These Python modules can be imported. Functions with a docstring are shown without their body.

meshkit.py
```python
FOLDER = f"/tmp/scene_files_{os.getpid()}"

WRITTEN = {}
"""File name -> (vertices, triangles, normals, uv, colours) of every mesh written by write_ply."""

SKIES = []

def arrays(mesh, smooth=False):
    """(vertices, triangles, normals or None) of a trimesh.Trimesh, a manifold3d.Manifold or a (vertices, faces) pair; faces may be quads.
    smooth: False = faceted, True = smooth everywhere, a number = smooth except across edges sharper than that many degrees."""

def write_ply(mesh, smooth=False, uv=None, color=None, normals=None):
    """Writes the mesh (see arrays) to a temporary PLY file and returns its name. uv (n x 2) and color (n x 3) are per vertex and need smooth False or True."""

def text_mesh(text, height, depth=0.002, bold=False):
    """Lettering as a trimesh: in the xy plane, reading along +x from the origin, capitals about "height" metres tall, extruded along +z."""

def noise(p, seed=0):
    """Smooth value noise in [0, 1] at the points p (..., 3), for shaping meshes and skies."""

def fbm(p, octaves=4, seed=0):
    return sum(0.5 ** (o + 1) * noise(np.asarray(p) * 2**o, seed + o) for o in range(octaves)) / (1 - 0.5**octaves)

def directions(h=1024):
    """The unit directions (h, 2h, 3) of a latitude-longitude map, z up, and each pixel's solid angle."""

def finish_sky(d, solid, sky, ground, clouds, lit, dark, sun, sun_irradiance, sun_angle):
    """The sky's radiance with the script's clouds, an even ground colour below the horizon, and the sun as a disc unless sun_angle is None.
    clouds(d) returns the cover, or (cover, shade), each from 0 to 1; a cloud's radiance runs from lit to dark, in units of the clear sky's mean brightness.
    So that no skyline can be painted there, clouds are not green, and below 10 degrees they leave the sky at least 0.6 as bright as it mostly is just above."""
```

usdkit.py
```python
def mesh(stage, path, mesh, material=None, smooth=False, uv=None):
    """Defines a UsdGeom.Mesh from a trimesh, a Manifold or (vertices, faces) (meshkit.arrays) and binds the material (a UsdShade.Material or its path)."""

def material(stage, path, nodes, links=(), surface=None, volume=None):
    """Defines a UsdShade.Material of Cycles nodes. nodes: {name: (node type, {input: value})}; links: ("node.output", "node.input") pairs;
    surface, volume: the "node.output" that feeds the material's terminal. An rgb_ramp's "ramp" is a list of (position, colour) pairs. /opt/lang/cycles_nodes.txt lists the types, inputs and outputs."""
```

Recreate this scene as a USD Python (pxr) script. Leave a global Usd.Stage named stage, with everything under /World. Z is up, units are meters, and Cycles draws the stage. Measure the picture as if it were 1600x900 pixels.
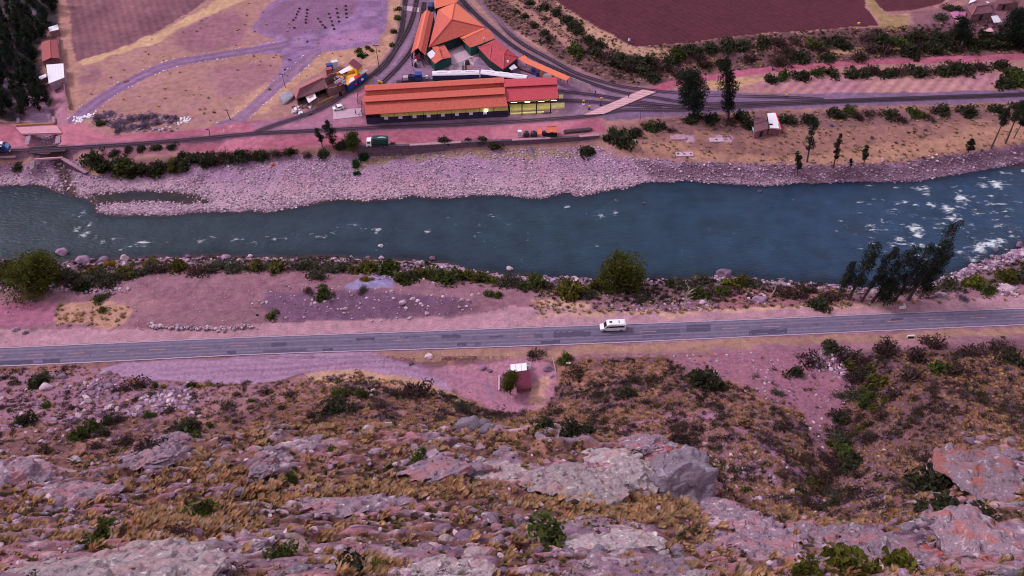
import math, random
import numpy as np, trimesh, usdkit, meshkit
from pxr import Usd, UsdGeom, UsdLux, UsdShade, Gf, Sdf, Vt
from scipy.interpolate import LinearNDInterpolator
from scipy.ndimage import gaussian_filter, map_coordinates

# ---------------------------------------------------------------- camera, sky, sun, exposure
stage = Usd.Stage.CreateInMemory()
UsdGeom.SetStageUpAxis(stage, 'Z'); UsdGeom.SetStageMetersPerUnit(stage, 1.0)
UsdGeom.Xform.Define(stage, '/World')
F, S45 = 1244.0, math.sqrt(.5)
CAM = np.array([0., 0., 146.])
cam = UsdGeom.Camera.Define(stage, '/World/camera')
cam.CreateHorizontalApertureAttr(36.0); cam.CreateFocalLengthAttr(36.0 * F / 1600)
cam.CreateClippingRangeAttr((1.0, 5000.0)); cam.CreateExposureAttr(0.78)
xf = UsdGeom.Xformable(cam); xf.AddTranslateOp().Set(Gf.Vec3d(0, 0, 146)); xf.AddRotateXYZOp().Set(Gf.Vec3f(45, 0, 0))
SUN_EL, SUN_AZ = math.radians(46), math.radians(-72)          # azimuth from +y towards +x
sun = UsdLux.DistantLight.Define(stage, '/World/sun')
sun.CreateIntensityAttr(0.4); sun.CreateAngleAttr(14.0); sun.CreateNormalizeAttr(True); sun.CreateColorAttr(Gf.Vec3f(1.0, .91, .92))
_sd = Gf.Vec3d(math.cos(SUN_EL) * math.sin(SUN_AZ), math.cos(SUN_EL) * math.cos(SUN_AZ), math.sin(SUN_EL))
UsdGeom.Xformable(sun).AddTransformOp().Set(Gf.Matrix4d().SetRotate(Gf.Rotation(Gf.Vec3d(0, 0, 1), _sd)))
dome = UsdLux.DomeLight.Define(stage, '/World/sky'); dome.CreateIntensityAttr(1.0)
sky_m = usdkit.material(stage, '/World/Looks/sky_overcast', {
    'sky': ('sky_texture', {'sky_type': 'single_scattering', 'sun_disc': False, 'sun_elevation': SUN_EL, 'sun_rotation': SUN_AZ, 'air_density': 1.0, 'aerosol_density': 2.0}),
    'co': ('texture_coordinate', {}),
    'n': ('noise_texture', {'scale': 2.2, 'detail': 6, 'roughness': .55}),
    'cl': ('rgb_ramp', {'ramp': [(.30, (6.3, 5.6, 6.4)), (.70, (8.6, 7.75, 8.4))]}),
    'mx': ('mix_color', {'fac': .86, 'use_clamp': False}),
    'bg': ('background_shader', {'strength': .07}),
}, [('co.generated', 'n.vector'), ('n.fac', 'cl.fac'), ('sky.color', 'mx.a'), ('cl.color', 'mx.b'), ('mx.result', 'bg.color')], surface='bg.background')
UsdShade.MaterialBindingAPI.Apply(dome.GetPrim()).Bind(sky_m)
dome.GetPrim().SetCustomDataByKey('kind', 'structure')

# ---------------------------------------------------------------- projection helpers (photo pixels 1600 x 900)
def rays(px, py):
    u, v = (np.asarray(px, float) - 800) / F, (np.asarray(py, float) - 450) / F
    return np.stack([u, S45 - v * S45, -S45 - v * S45], -1)
def pz(px, py, z):                                # where the ray through a pixel meets the level z
    d = rays(px, py); t = (z - CAM[2]) / d[..., 2]
    return CAM + d * np.asarray(t)[..., None]
def lin(c): 
    c = np.asarray(c, float) / 255
    return np.where(c < .04045, c / 12.92, ((c + .055) / 1.055) ** 2.4)
ALB = .84
def A(r, g, b): return np.clip(lin((r, g, b)) * ALB, 0.004, .86)
def sstep(a, b, x): t = np.clip((x - a) / (b - a), 0, 1); return t * t * (3 - 2 * t)
def n2(x, y, s, seed=0, octv=3): return meshkit.fbm(np.stack([np.asarray(x) / s, np.asarray(y) / s, np.full(np.shape(x), .37)], -1), octv, seed)
def inside(P, poly):
    x, y = P[..., 0], P[..., 1]; r = np.zeros(x.shape, bool); q = np.asarray(poly)
    bb = (x >= q[:, 0].min()) & (x <= q[:, 0].max()) & (y >= q[:, 1].min()) & (y <= q[:, 1].max())
    xs, ys = x[bb], y[bb]; rr = np.zeros(xs.shape, bool)
    for (x0, y0), (x1, y1) in zip(q, np.roll(q, -1, 0)):
        if y0 == y1: continue
        rr ^= ((y0 > ys) != (y1 > ys)) & (xs < (x1 - x0) * (ys - y0) / (y1 - y0) + x0)
    r[bb] = rr; return r

# ---------------------------------------------------------------- terrain heights from break lines
FAR_SHORE = [(-220,300),(-100,292),(0,291),(30,290),(55,288),(70,293),(85,300),(112,305),(135,312),(146,322),(147,331),(160,335),(180,338),(220,337),(265,338),(300,333),(340,331),(370,332),(400,330),(415,334),(450,327),(487,320),(512,315),(540,312),(570,316),(600,312),(625,312),(640,306),(662,310),(700,310),(737,307),(775,306),(800,307),(825,311),(850,312),(865,307),(887,302),(900,309),(915,307),(935,302),(960,297),(985,294),(1005,287),(1020,284),(1050,285),(1070,281),(1100,286),(1150,289),(1200,291),(1225,289),(1250,286),(1300,286),(1325,283),(1375,285),(1412,285),(1450,281),(1500,272),(1550,264),(1600,252),(1680,240),(1800,220)]
NEAR_SHORE = [(-220,415),(-100,412),(0,408),(60,410),(100,411),(130,406),(165,409),(200,406),(250,403),(300,404),(340,401),(380,404),(420,402),(450,405),(490,403),(520,402),(560,405),(600,408),(650,409),(700,413),(750,425),(800,432),(830,432),(860,437),(900,438),(930,440),(1000,437),(1060,438),(1130,431),(1165,434),(1200,440),(1250,442),(1300,444),(1350,450),(1440,447),(1480,432),(1510,420),(1540,406),(1570,397),(1600,389),(1680,370),(1800,345)]
WATER_Z = -6.0
BL = []
def bl(rock, *pts): BL.append((rock, pts))
bl(0, *[(x, y, -6.0) for x, y in FAR_SHORE]); bl(0, *[(x, y + 9, -7.2) for x, y in FAR_SHORE])
bl(0, *[(x, y, -6.0) for x, y in NEAR_SHORE]); bl(0, *[(x, y - 9, -7.4) for x, y in NEAR_SHORE])
bl(0, (-220,360,-8.5),(300,368,-8.5),(800,370,-8.5),(1200,370,-8.5),(1800,300,-8.5))
bl(0, (150,306,-6.4),(205,304,-6.5),(245,303,-6.5),(290,306,-6.3),(325,317,-6.25))     # shallow pool behind the spit
bl(0, (160,316,-6.25),(205,311,-6.4),(250,313,-6.3),(300,319,-6.2))
bl(0, (155,325,-5.7),(200,322,-5.5),(250,325,-5.4),(320,326,-5.3),(380,322,-5.2))
bl(0, (200,295,-5.6),(250,293,-5.6),(300,294,-5.5),(350,308,-5.5),(360,318,-5.6))
bl(0, (112,292,-5.4),(140,294,-5.3),(170,290,-5.2))
bl(0, (95,262,-5.2),(105,280,-5.9),(108,300,-6.3)); bl(0, (75,262,-4.6),(70,280,-5.2)); bl(0, (125,275,-4.6),(130,285,-5.1))
bl(0, (30,270,-5),(0,275,-5.2),(-100,280,-5))
# far bank
bl(0, (-220,247,-.6),(0,246,-.6),(40,246,-.8)); bl(0, (-220,258,-4),(0,258,-4),(48,258,-4.2))
bl(0, (140,244,-.6),(170,252,-1.0),(300,243,-.7),(420,234,-.5),(555,227.5,-.2),(700,221.5,0),(900,211.5,0),(942,208,0))
bl(0, (135,267,-3.6),(180,269,-3.6),(300,254,-3.4),(420,246,-3.2),(555,243,-3.0),(620,241,-3.0),(760,238,-2.8),(905,231,-2.6),(938,228,-2.2))
bl(0, (300,290,-4.7),(500,280,-4.6),(700,275,-4.5),(900,268,-4.4),(960,275,-5))
bl(0, (950,215,-.7),(965,228,-1),(1060,252,-2.2),(1200,258,-2.2),(1300,261,-2.2),(1400,254,-2),(1500,242,-2),(1600,225,-2),(1800,190,-2))
bl(0, (960,268,-4.2),(1060,268,-4.4),(1200,270,-4.2),(1300,270,-4.2),(1400,263,-4.2),(1500,252,-4.2),(1600,236,-4.2))
bl(0, (950,190,-.2),(1000,190,-.4),(1200,176,-.5),(1400,168,-.5),(1600,163,-.5),(1800,155,-.5))
bl(0, (1000,222,-.9),(1200,220,-1),(1400,215,-1),(1600,200,-1))
bl(0, (-220,237,0),(0,237,0),(200,226,0),(400,208,0),(600,199,0),(800,190,0),(940,180,0),(1100,166,0),(1200,161,0),(1400,154,0),(1600,148,0),(1800,140,0))
# creek cut under the two bridges
bl(0, (62,250,-4.4),(64,220,-4),(62,208,-3.6),(55,180,-3),(40,120,-2.2),(20,40,-1.5)); bl(0, (80,250,-4.4),(82,220,-4),(80,208,-3.6),(66,160,-2.8))
bl(0, (48,236,0),(36,208,0),(30,195,0)); bl(0, (102,232,0),(94,206,0),(92,194,0))
bl(0, (-30,190,0),(-60,100,0),(-60,0,0)); bl(0, (96,140,0),(100,90,0),(92,0,0))
# far plain and terraces on the right
bl(0, (-300,-40,0),(300,-40,0),(640,-40,0),(760,-20,0)); bl(0, (-300,100,0),(-120,200,0))
bl(0, (150,100,0),(350,60,0),(550,40,0)); bl(0, (200,180,0),(350,140,0),(500,100,0),(620,120,0))
bl(0, (700,-20,0),(770,38,0),(830,78,0),(900,117,0),(960,136,0),(1030,142,0))
bl(0, (800,-20,1.6),(830,20,1.6),(880,60,1.6),(950,95,1.2),(1020,112,1.2),(1040,122,.6))
bl(0, (850,-30,4.5),(870,0,4.5),(925,35,4.5),(985,70,4.5),(1050,68,4.5),(1100,62,4.5),(1200,50,4.5),(1372,38,4.5),(1500,30,4.5),(1800,15,4.5))
bl(0, (1000,-40,5),(1400,-40,5),(1800,-40,5)); bl(0, (1100,98,1.4),(1250,82,1.6),(1400,76,1.6),(1600,68,1.6),(1800,60,1.6))
bl(0, (1060,133,.4),(1100,123,.8),(1200,109,1.2),(1350,98,1.2),(1600,89,1.2),(1800,82,1.2)); bl(0, (1200,122,.3),(1400,113,.3),(1600,105,.3),(1800,98,.3))
bl(0, (1200,146,.1),(1400,142,.1),(1570,138,.1))
# near bank, mound, road
bl(0, (-220,450,-1),(0,447,-1),(120,447,-1),(200,432,-.8),(260,426,-.5),(400,421,-.6),(480,427,-.6),(600,432,-.8),(700,442,-1),(800,452,-1),(900,465,-1.2),(1000,470,-1.5),(1100,470,-1.5),(1200,463,-1.5),(1300,468,-1),(1450,467,-1),(1550,452,-1),(1600,444,-1),(1800,400,-1))
bl(0, (-100,425,-3.2),(100,425,-3.2),(300,412,-3),(600,418,-3.2),(800,442,-3.5),(1000,452,-3.6),(1200,451,-3.6),(1300,455,-3.4),(1450,456,-3),(1600,412,-3))
bl(.1, (210,440,.5),(300,436,.9),(420,442,1.2),(560,452,2.0),(650,458,1.8),(720,468,1.0)); bl(0, (205,506,.5),(300,508,.5),(395,508,.5))
bl(0, (205,514,0),(330,513,0),(400,514,0),(450,504,0),(560,499,0),(690,496,0),(740,482,0),(780,474,0)); bl(0, (-200,519,-.1),(0,514,-.1),(190,515,-.1))
bl(0, (800,480,-.1),(1000,484,-.1),(1200,478,-.1),(1400,474,-.1),(1600,462,-.1),(1800,445,-.1))
bl(0, (-220,553,0),(0,543,0),(400,526,0),(800,512,0),(1200,498,0),(1600,481,0),(1800,472,0)); bl(0, (-220,584,0),(0,574,0),(200,565,0),(400,556,0),(800,544,0),(1200,527,0),(1600,510,0),(1800,501,0))
# hillside under the road
bl(0, (190,586,.05),(300,594,.1),(400,596,.15),(480,580,.1),(560,572,.1),(640,582,.2)); bl(.05, (640,592,.3),(700,612,.5),(770,640,.6),(850,640,.7),(872,600,.6),(860,575,.4)); bl(0, (740,585,.3),(820,620,.5))
bl(.1, (-220,590,1),(0,583,1),(170,578,.8)); bl(.1, (880,556,.6),(1000,548,.6),(1200,538,.8),(1290,533,.8),(1340,530,.6),(1450,526,.9),(1600,520,.9),(1800,511,.9))
bl(.2, (-220,640,5),(0,632,4.5),(100,640,5),(200,640,5),(300,632,4),(400,622,3),(500,613,3.2),(600,610,3.4),(680,618,2.2),(740,648,3),(850,655,4),(900,640,5.5),(1000,610,5.5),(1100,590,4.6),(1200,575,3.4),(1280,560,2.0),(1345,550,1.2),(1420,550,2.6),(1500,545,3.3),(1600,540,3.8),(1800,535,4))
bl(.3, (-220,716,16),(0,714,15.5),(100,714,15),(200,704,14),(300,682,12),(400,671,11),(500,659,10.5),(600,653,10.5),(700,654,8),(770,657,7),(850,663,7.5),(950,681,9.5),(1030,689,10.5),(1085,703,12),(1128,738,16),(1138,780,20),(1150,800,24))
bl(1, (-220,735,27),(0,724,25),(100,726,25),(200,716,23.5),(300,691,21),(400,680,20),(500,669,18.5),(600,664,18),(700,668,18),(770,669,18),(850,672,19.5),(950,690,22),(1030,699,24.3),(1085,716,26.5),(1108,745,27.5))
bl(1, (-220,770,36),(0,765,35),(150,760,34),(300,750,33),(450,745,32),(600,740,31.5),(750,735,30),(900,745,30.5),(1020,760,31),(1085,785,31.5))
bl(1, (-220,810,48),(0,805,47),(300,800,46),(600,800,46),(800,795,44.5),(950,800,44),(1050,815,44),(1110,815,42))
bl(1, (-220,850,61),(0,850,61),(300,850,61),(600,850,61),(900,850,59.5),(1050,855,57),(1120,850,53),(1200,845,50),(1300,850,50),(1400,855,53),(1500,850,54),(1600,850,57),(1800,850,60))
bl(1, (-220,900,76),(300,900,76),(600,900,76),(900,900,75),(1200,900,71),(1400,900,70),(1600,900,71),(1800,900,73))
bl(.3, (1345,560,1.4),(1335,600,2.4),(1325,650,4.2),(1310,700,7.6),(1295,750,12.5),(1290,785,17)); bl(.8, (1290,815,32),(1220,815,36),(1160,815,34))
bl(.3, (1150,620,7.5),(1220,640,8.5),(1275,650,6.6)); bl(.3, (1150,680,14),(1230,700,13.5),(1270,720,12.5)); bl(.4, (1180,745,17.5),(1230,765,19.5))
bl(.4, (1420,600,8.5),(1405,650,13.5),(1390,700,19),(1370,750,25),(1350,790,31)); bl(.6, (1500,580,8.5),(1520,640,16),(1500,690,22),(1450,740,26),(1400,790,33),(1380,815,38))
bl(.5, (1600,570,6.5),(1600,640,15),(1600,684,22),(1800,684,23)); bl(1, (1500,722,26),(1560,706,27.5),(1620,697,28),(1800,690,29)); bl(1, (1480,790,37),(1540,795,40),(1600,795,42),(1800,795,43)); bl(1, (1460,820,45),(1530,818,47),(1600,812,48),(1800,810,48))
pts, val = [], []
for rock, p in BL:
    q = np.array([pz(a, b, z) for a, b, z in p])
    for a, b in zip(q[:-1], q[1:]):
        n = max(1, int(np.linalg.norm((b - a)[:2]) / 2.5))
        for k in range(n): pts.append((a + (b - a) * k / n)[:2]); val.append(((a + (b - a) * k / n)[2], rock))
    pts.append(q[-1][:2]); val.append((q[-1][2], rock))
for x in range(-420, 421, 20):
    for y, z in ((24, 91), (15, 104), (4, 119), (-12, 126), (-40, 130)): pts.append((x, y)); val.append((z + .02 * abs(x) * (z > 90) * .5, 1))
    pts.append((x, 430)); val.append((0 if x < 20 else 5, 0))
for sx in (-420, 420):
    for y in range(40, 430, 12):
        t = [(40, 64), (60, 44), (80, 26), (100, 8), (121, 0), (150, -1), (154, -6), (160, -8.5), (178, -8.5), (190, -6), (200, -1.5), (430, 0)]
        pts.append((sx, y)); val.append((np.interp(y, *zip(*t)) + (3 if sx > 0 and y > 270 else 0), float(y < 85)))
pts, val = np.array(pts), np.array(val)
G = .5
GX, GY = np.arange(-400, 400.1, G), np.arange(-35, 420.1, G)
_f = LinearNDInterpolator(pts, val)
cx, cy = np.arange(-400, 400.1, 1.0), np.arange(-35, 420.1, 1.0)
_c = _f(*np.meshgrid(cx, cy)); _c = np.nan_to_num(_c)
def up(a, sig):
    a = gaussian_filter(a, sig); i, j = np.meshgrid((GY + 35), (GX + 400), indexing='ij')
    return map_coordinates(a, [i, j], order=1, mode='nearest').astype(float)
ROCK = up(_c[..., 1], 1.6)
Zs = up(_c[..., 0], .7); Zh = up(_c[..., 0], 1.6); w = sstep(.15, .6, ROCK); Z0 = Zs * (1 - w) + Zh * w
XX, YY = np.meshgrid(GX, GY)
_ru = np.clip(ROCK, 0, 1)
south = sstep(134, 120, YY)
Zg = Z0 + (n2(XX, YY, 3, 1) - .5) * .22 * sstep(-.2, -1.0, Z0) * (1 - south) + (n2(XX, YY, 7, 5) - .5) * (.9 * south * sstep(.5, 3, Z0)) + (n2(XX, YY, 2.2, 6) - .5) * (.5 * south * sstep(.8, 3, Z0))
m1 = sstep(.35, .95, _ru)
Zg = Zg + m1 * ((n2(XX, YY, 11, 11) - .5) * 4.4 + (n2(XX * .6, YY, 3.4, 12) - .5) * 2.6 + (np.abs(n2(XX * .7, YY, 5, 14, 4) - .5)) * -3.4 + .6)
_s = Zg + 2.2 * n2(XX, YY, 14, 15) + .22 * XX * .35
STEP = 2.6
_t = _s / STEP - np.floor(_s / STEP)
Zg = Zg + m1 * sstep(.38, .58, n2(XX, YY, 9, 16)) * (sstep(.45, .98, _t) - _t) * STEP * .95
def height(x, y): return map_coordinates(Zg, [(np.asarray(y, float) + 35) / G, (np.asarray(x, float) + 400) / G], order=1, mode='nearest')
def rockw(x, y): return map_coordinates(ROCK, [(np.asarray(y, float) + 35) / G, (np.asarray(x, float) + 400) / G], order=1, mode='nearest')
def at(px, py, water=True):                       # first point of the ground (or river) seen through a photo pixel
    px, py = np.atleast_1d(np.asarray(px, float)), np.atleast_1d(np.asarray(py, float)); d = rays(px, py)
    lo = np.full(len(px), 40.0); done = np.zeros(len(px), bool); t = lo.copy()
    while not done.all() and t.max() < 480:
        p = CAM + d * t[:, None]; h = height(p[:, 0], p[:, 1])
        if water: h = np.maximum(h, WATER_Z)
        gap = p[:, 2] - h; done |= gap <= .02; t = np.where(done, t, t + np.clip(.35 * gap, .12, 15))
    for _ in range(12):
        p = CAM + d * t[:, None]; h = height(p[:, 0], p[:, 1]); h = np.maximum(h, WATER_Z) if water else h
        t = t + np.where(p[:, 2] < h, -.12, .12) * .6 ** _
    return CAM + d * t[:, None]
def at1(px, py): return at([px], [py])[0]
def wpoly(*pp):                                   # photo outline -> outline on the ground
    q = np.array(pp, float); dense = []
    for a, b in zip(q, np.roll(q, -1, 0)):
        n = max(1, int(np.linalg.norm(b - a) / 12)); dense += [a + (b - a) * k / n for k in range(n)]
    d = np.array(dense); return at(d[:, 0], d[:, 1])[:, :2]
def wline(*pp, step=8):
    q = np.array(pp, float); out = []
    for a, b in zip(q[:-1], q[1:]):
        n = max(1, int(np.linalg.norm(b - a) / step)); out += [a + (b - a) * k / n for k in range(n)]
    out.append(q[-1]); o = np.array(out); return at(o[:, 0], o[:, 1])
def spline(P, step):                              # smooth resampling of a world polyline
    from scipy.interpolate import CubicSpline
    P = np.asarray(P, float); d = np.r_[0, np.cumsum(np.linalg.norm(np.diff(P[:, :2], axis=0), axis=1))]
    return CubicSpline(d, P)(np.linspace(0, d[-1], max(2, int(d[-1] / step) + 1)))
# ---------------------------------------------------------------- object helpers
COUNT = {}
def numbered(parent, name):
    k = (str(parent), name); n = COUNT.get(k, -1) + 1; COUNT[k] = n
    return f'{parent}/{name}' + (f'_{n:03d}' if n else '')
def tag(p, label=None, cat=None, group=None, kind=None):
    p = p.GetPrim() if hasattr(p, 'GetPrim') else p
    for k, v in (('label', label), ('category', cat), ('group', group), ('kind', kind)):
        if v: p.SetCustomDataByKey(k, v)
    return p
def ppath(parent): return '/World' if parent is None else str(parent.GetPath())
def obj(name, mesh, m, parent=None, smooth=False):
    return usdkit.mesh(stage, numbered(ppath(parent), name), mesh, m, smooth).GetPrim()
def thing(name, label, cat, loc=(0, 0, 0), rz=0., group=None):
    x = UsdGeom.Xform.Define(stage, numbered('/World', name)); x.AddTranslateOp().Set(Gf.Vec3d(*map(float, loc))); x.AddRotateZOp().Set(float(math.degrees(rz)))
    return tag(x, label, cat, group)
def copy_of(src, name, label, cat, loc, rz=0., scale=(1, 1, 1), group=None, tilt=None):
    x = UsdGeom.Xform.Define(stage, numbered('/World', name)); x.AddTranslateOp().Set(Gf.Vec3d(*map(float, loc)))
    if tilt is not None: x.AddRotateXYZOp().Set(Gf.Vec3f(*map(float, tilt)))
    x.AddRotateZOp(opSuffix='turn').Set(float(math.degrees(rz))); x.AddScaleOp().Set(Gf.Vec3f(*map(float, scale)))
    x.GetPrim().GetReferences().AddInternalReference(src); x.GetPrim().SetInstanceable(True)
    return tag(x, label, cat, group)
class MB:
    def __init__(s): s.v, s.f, s.n = [], [], 0
    def add(s, v, f):
        s.v.append(np.asarray(v, float)); s.f.append(np.asarray(f, int) + s.n); s.n += len(v); return s
    def tm(s, m): return s.add(m.vertices, m.faces)
    def box(s, c, d, rz=0., ax=None):
        b = trimesh.creation.box(d); v = np.array(b.vertices)
        if ax is not None: v = v @ np.asarray(ax)
        else:
            ca, sa = math.cos(rz), math.sin(rz); v = v @ np.array([[ca, sa, 0], [-sa, ca, 0], [0, 0, 1]])
        return s.add(v + np.asarray(c, float), b.faces)
    def tube(s, P, r, n=6, cap=True):
        P = np.asarray(P, float); r = np.broadcast_to(r, len(P)); T = np.gradient(P, axis=0); V = []
        for p, t, rr in zip(P, T, r):
            t = t / np.linalg.norm(t); a = np.cross(t, [0, 0, 1] if abs(t[2]) < .9 else [1, 0, 0]); a /= np.linalg.norm(a); b = np.cross(t, a)
            th = np.arange(n) * 2 * np.pi / n; V.append(p + rr * (np.cos(th)[:, None] * a + np.sin(th)[:, None] * b))
        V = np.vstack(V); Fc = []
        for i in range(len(P) - 1):
            for k in range(n):
                a, b, c, d = i * n + k, i * n + (k + 1) % n, (i + 1) * n + (k + 1) % n, (i + 1) * n + k
                Fc += [(a, b, c), (a, c, d)]
        if cap: Fc += [(0, k + 1, k) for k in range(1, n - 1)] + [((len(P) - 1) * n, (len(P) - 1) * n + k, (len(P) - 1) * n + k + 1) for k in range(1, n - 1)]
        return s.add(V, Fc)
    def slab(s, top, th):                         # thick sheet: polygon of 3-D points (fan) with thickness th downwards
        top = np.asarray(top, float); n = len(top); bot = top - [0, 0, th]
        Fc = [(0, k, k + 1) for k in range(1, n - 1)] + [(n, n + k + 1, n + k) for k in range(1, n - 1)]
        for k in range(n): j = (k + 1) % n; Fc += [(k, n + k, n + j), (k, n + j, j)]
        return s.add(np.vstack([top, bot]), Fc)
    def wall(s, a, b, h, th=.2, z=None):          # upright wall from a to b
        a, b = np.array(a, float), np.array(b, float); d = (b - a)[:2]; L = np.linalg.norm(d)
        zz = min(a[2], b[2]) if z is None else z
        return s.box([(a[0] + b[0]) / 2, (a[1] + b[1]) / 2, zz + h / 2], [L, th, h], math.atan2(d[1], d[0]))
    def mesh(s): return np.vstack(s.v), np.vstack(s.f)
    def put(s, name, m, parent=None, smooth=False): return obj(name, s.mesh(), m, parent, smooth)
# ---------------------------------------------------------------- materials
LOOK = {}
def mat(name, rgb, rough=.85, var=.25, scale=1.5, metal=0., bump=0., raw=False, rnd=0., spec=.3, trans=0.):
    """plain painted / earthy surface with grain and blotches; rnd: each copy differs in tone"""
    if name in LOOK: return LOOK[name]
    c = np.array(rgb, float) if raw else A(*rgb)
    nodes = {'g': ('geometry', {}), 'n': ('noise_texture', {'scale': scale, 'detail': 5, 'roughness': .62}),
             'r': ('rgb_ramp', {'ramp': [(.28, c * (1 - var)), (.5, c), (.74, np.clip(c * (1 + var), 0, .9))]}),
             'p': ('principled_bsdf', {'roughness': rough, 'metallic': metal, 'specular_ior_level': spec})}
    links = [('g.position', 'n.vector'), ('n.fac', 'r.fac')]
    out = 'r.color'
    if rnd:
        nodes['o'] = ('object_info', {}); nodes['mr'] = ('map_range', {'from_min': 0., 'from_max': 1., 'to_min': 1 - rnd, 'to_max': 1 + rnd}); nodes['hs'] = ('hsv', {'hue': .5, 'saturation': 1., 'fac': 1.})
        links += [('o.random', 'mr.value'), ('mr.result', 'hs.value'), (out, 'hs.color')]; out = 'hs.color'
    links.append((out, 'p.base_color'))
    if bump: nodes['b'] = ('bump', {'strength': .7, 'distance': bump}); links += [('n.fac', 'b.height'), ('b.normal', 'p.normal')]
    surf = 'p.BSDF'
    if trans:
        nodes['t'] = ('translucent_bsdf', {}) if False else ('principled_bsdf', {'roughness': .8, 'specular_ior_level': .2})
    LOOK[name] = usdkit.material(stage, f'/World/Looks/{name}', nodes, links, surface=surf); return LOOK[name]
def leafmat(name, rgb, var=.45, rnd=.22, raw=False, fac=.36):
    c = np.array(rgb, float) if raw else A(*rgb)
    LOOK[name] = usdkit.material(stage, f'/World/Looks/{name}', {
        'g': ('geometry', {}), 'n': ('noise_texture', {'scale': .55, 'detail': 3}), 'r': ('rgb_ramp', {'ramp': [(.36, c * (1 - var)), (.64, c * (1 + var))]}),
        'w': ('map_range', {'to_min': .5, 'to_max': 1.5}), 'h1': ('hsv', {}), 'o': ('object_info', {}), 'mr': ('map_range', {'to_min': 1 - rnd, 'to_max': 1 + rnd}), 'h2': ('hsv', {}),
        'd': ('principled_bsdf', {'roughness': .75, 'specular_ior_level': .15}), 't': ('translucent_bsdf', {}), 'm': ('mix_closure', {'fac': fac})},
        [('g.position', 'n.vector'), ('n.fac', 'r.fac'), ('r.color', 'h1.color'), ('g.random_per_island', 'w.value'), ('w.result', 'h1.value'), ('o.random', 'mr.value'), ('mr.result', 'h2.value'), ('h1.color', 'h2.color'),
         ('h2.color', 'd.base_color'), ('h2.color', 't.color'), ('d.BSDF', 'm.closure1'), ('t.BSDF', 'm.closure2')], surface='m.closure'); return LOOK[name]
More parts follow.
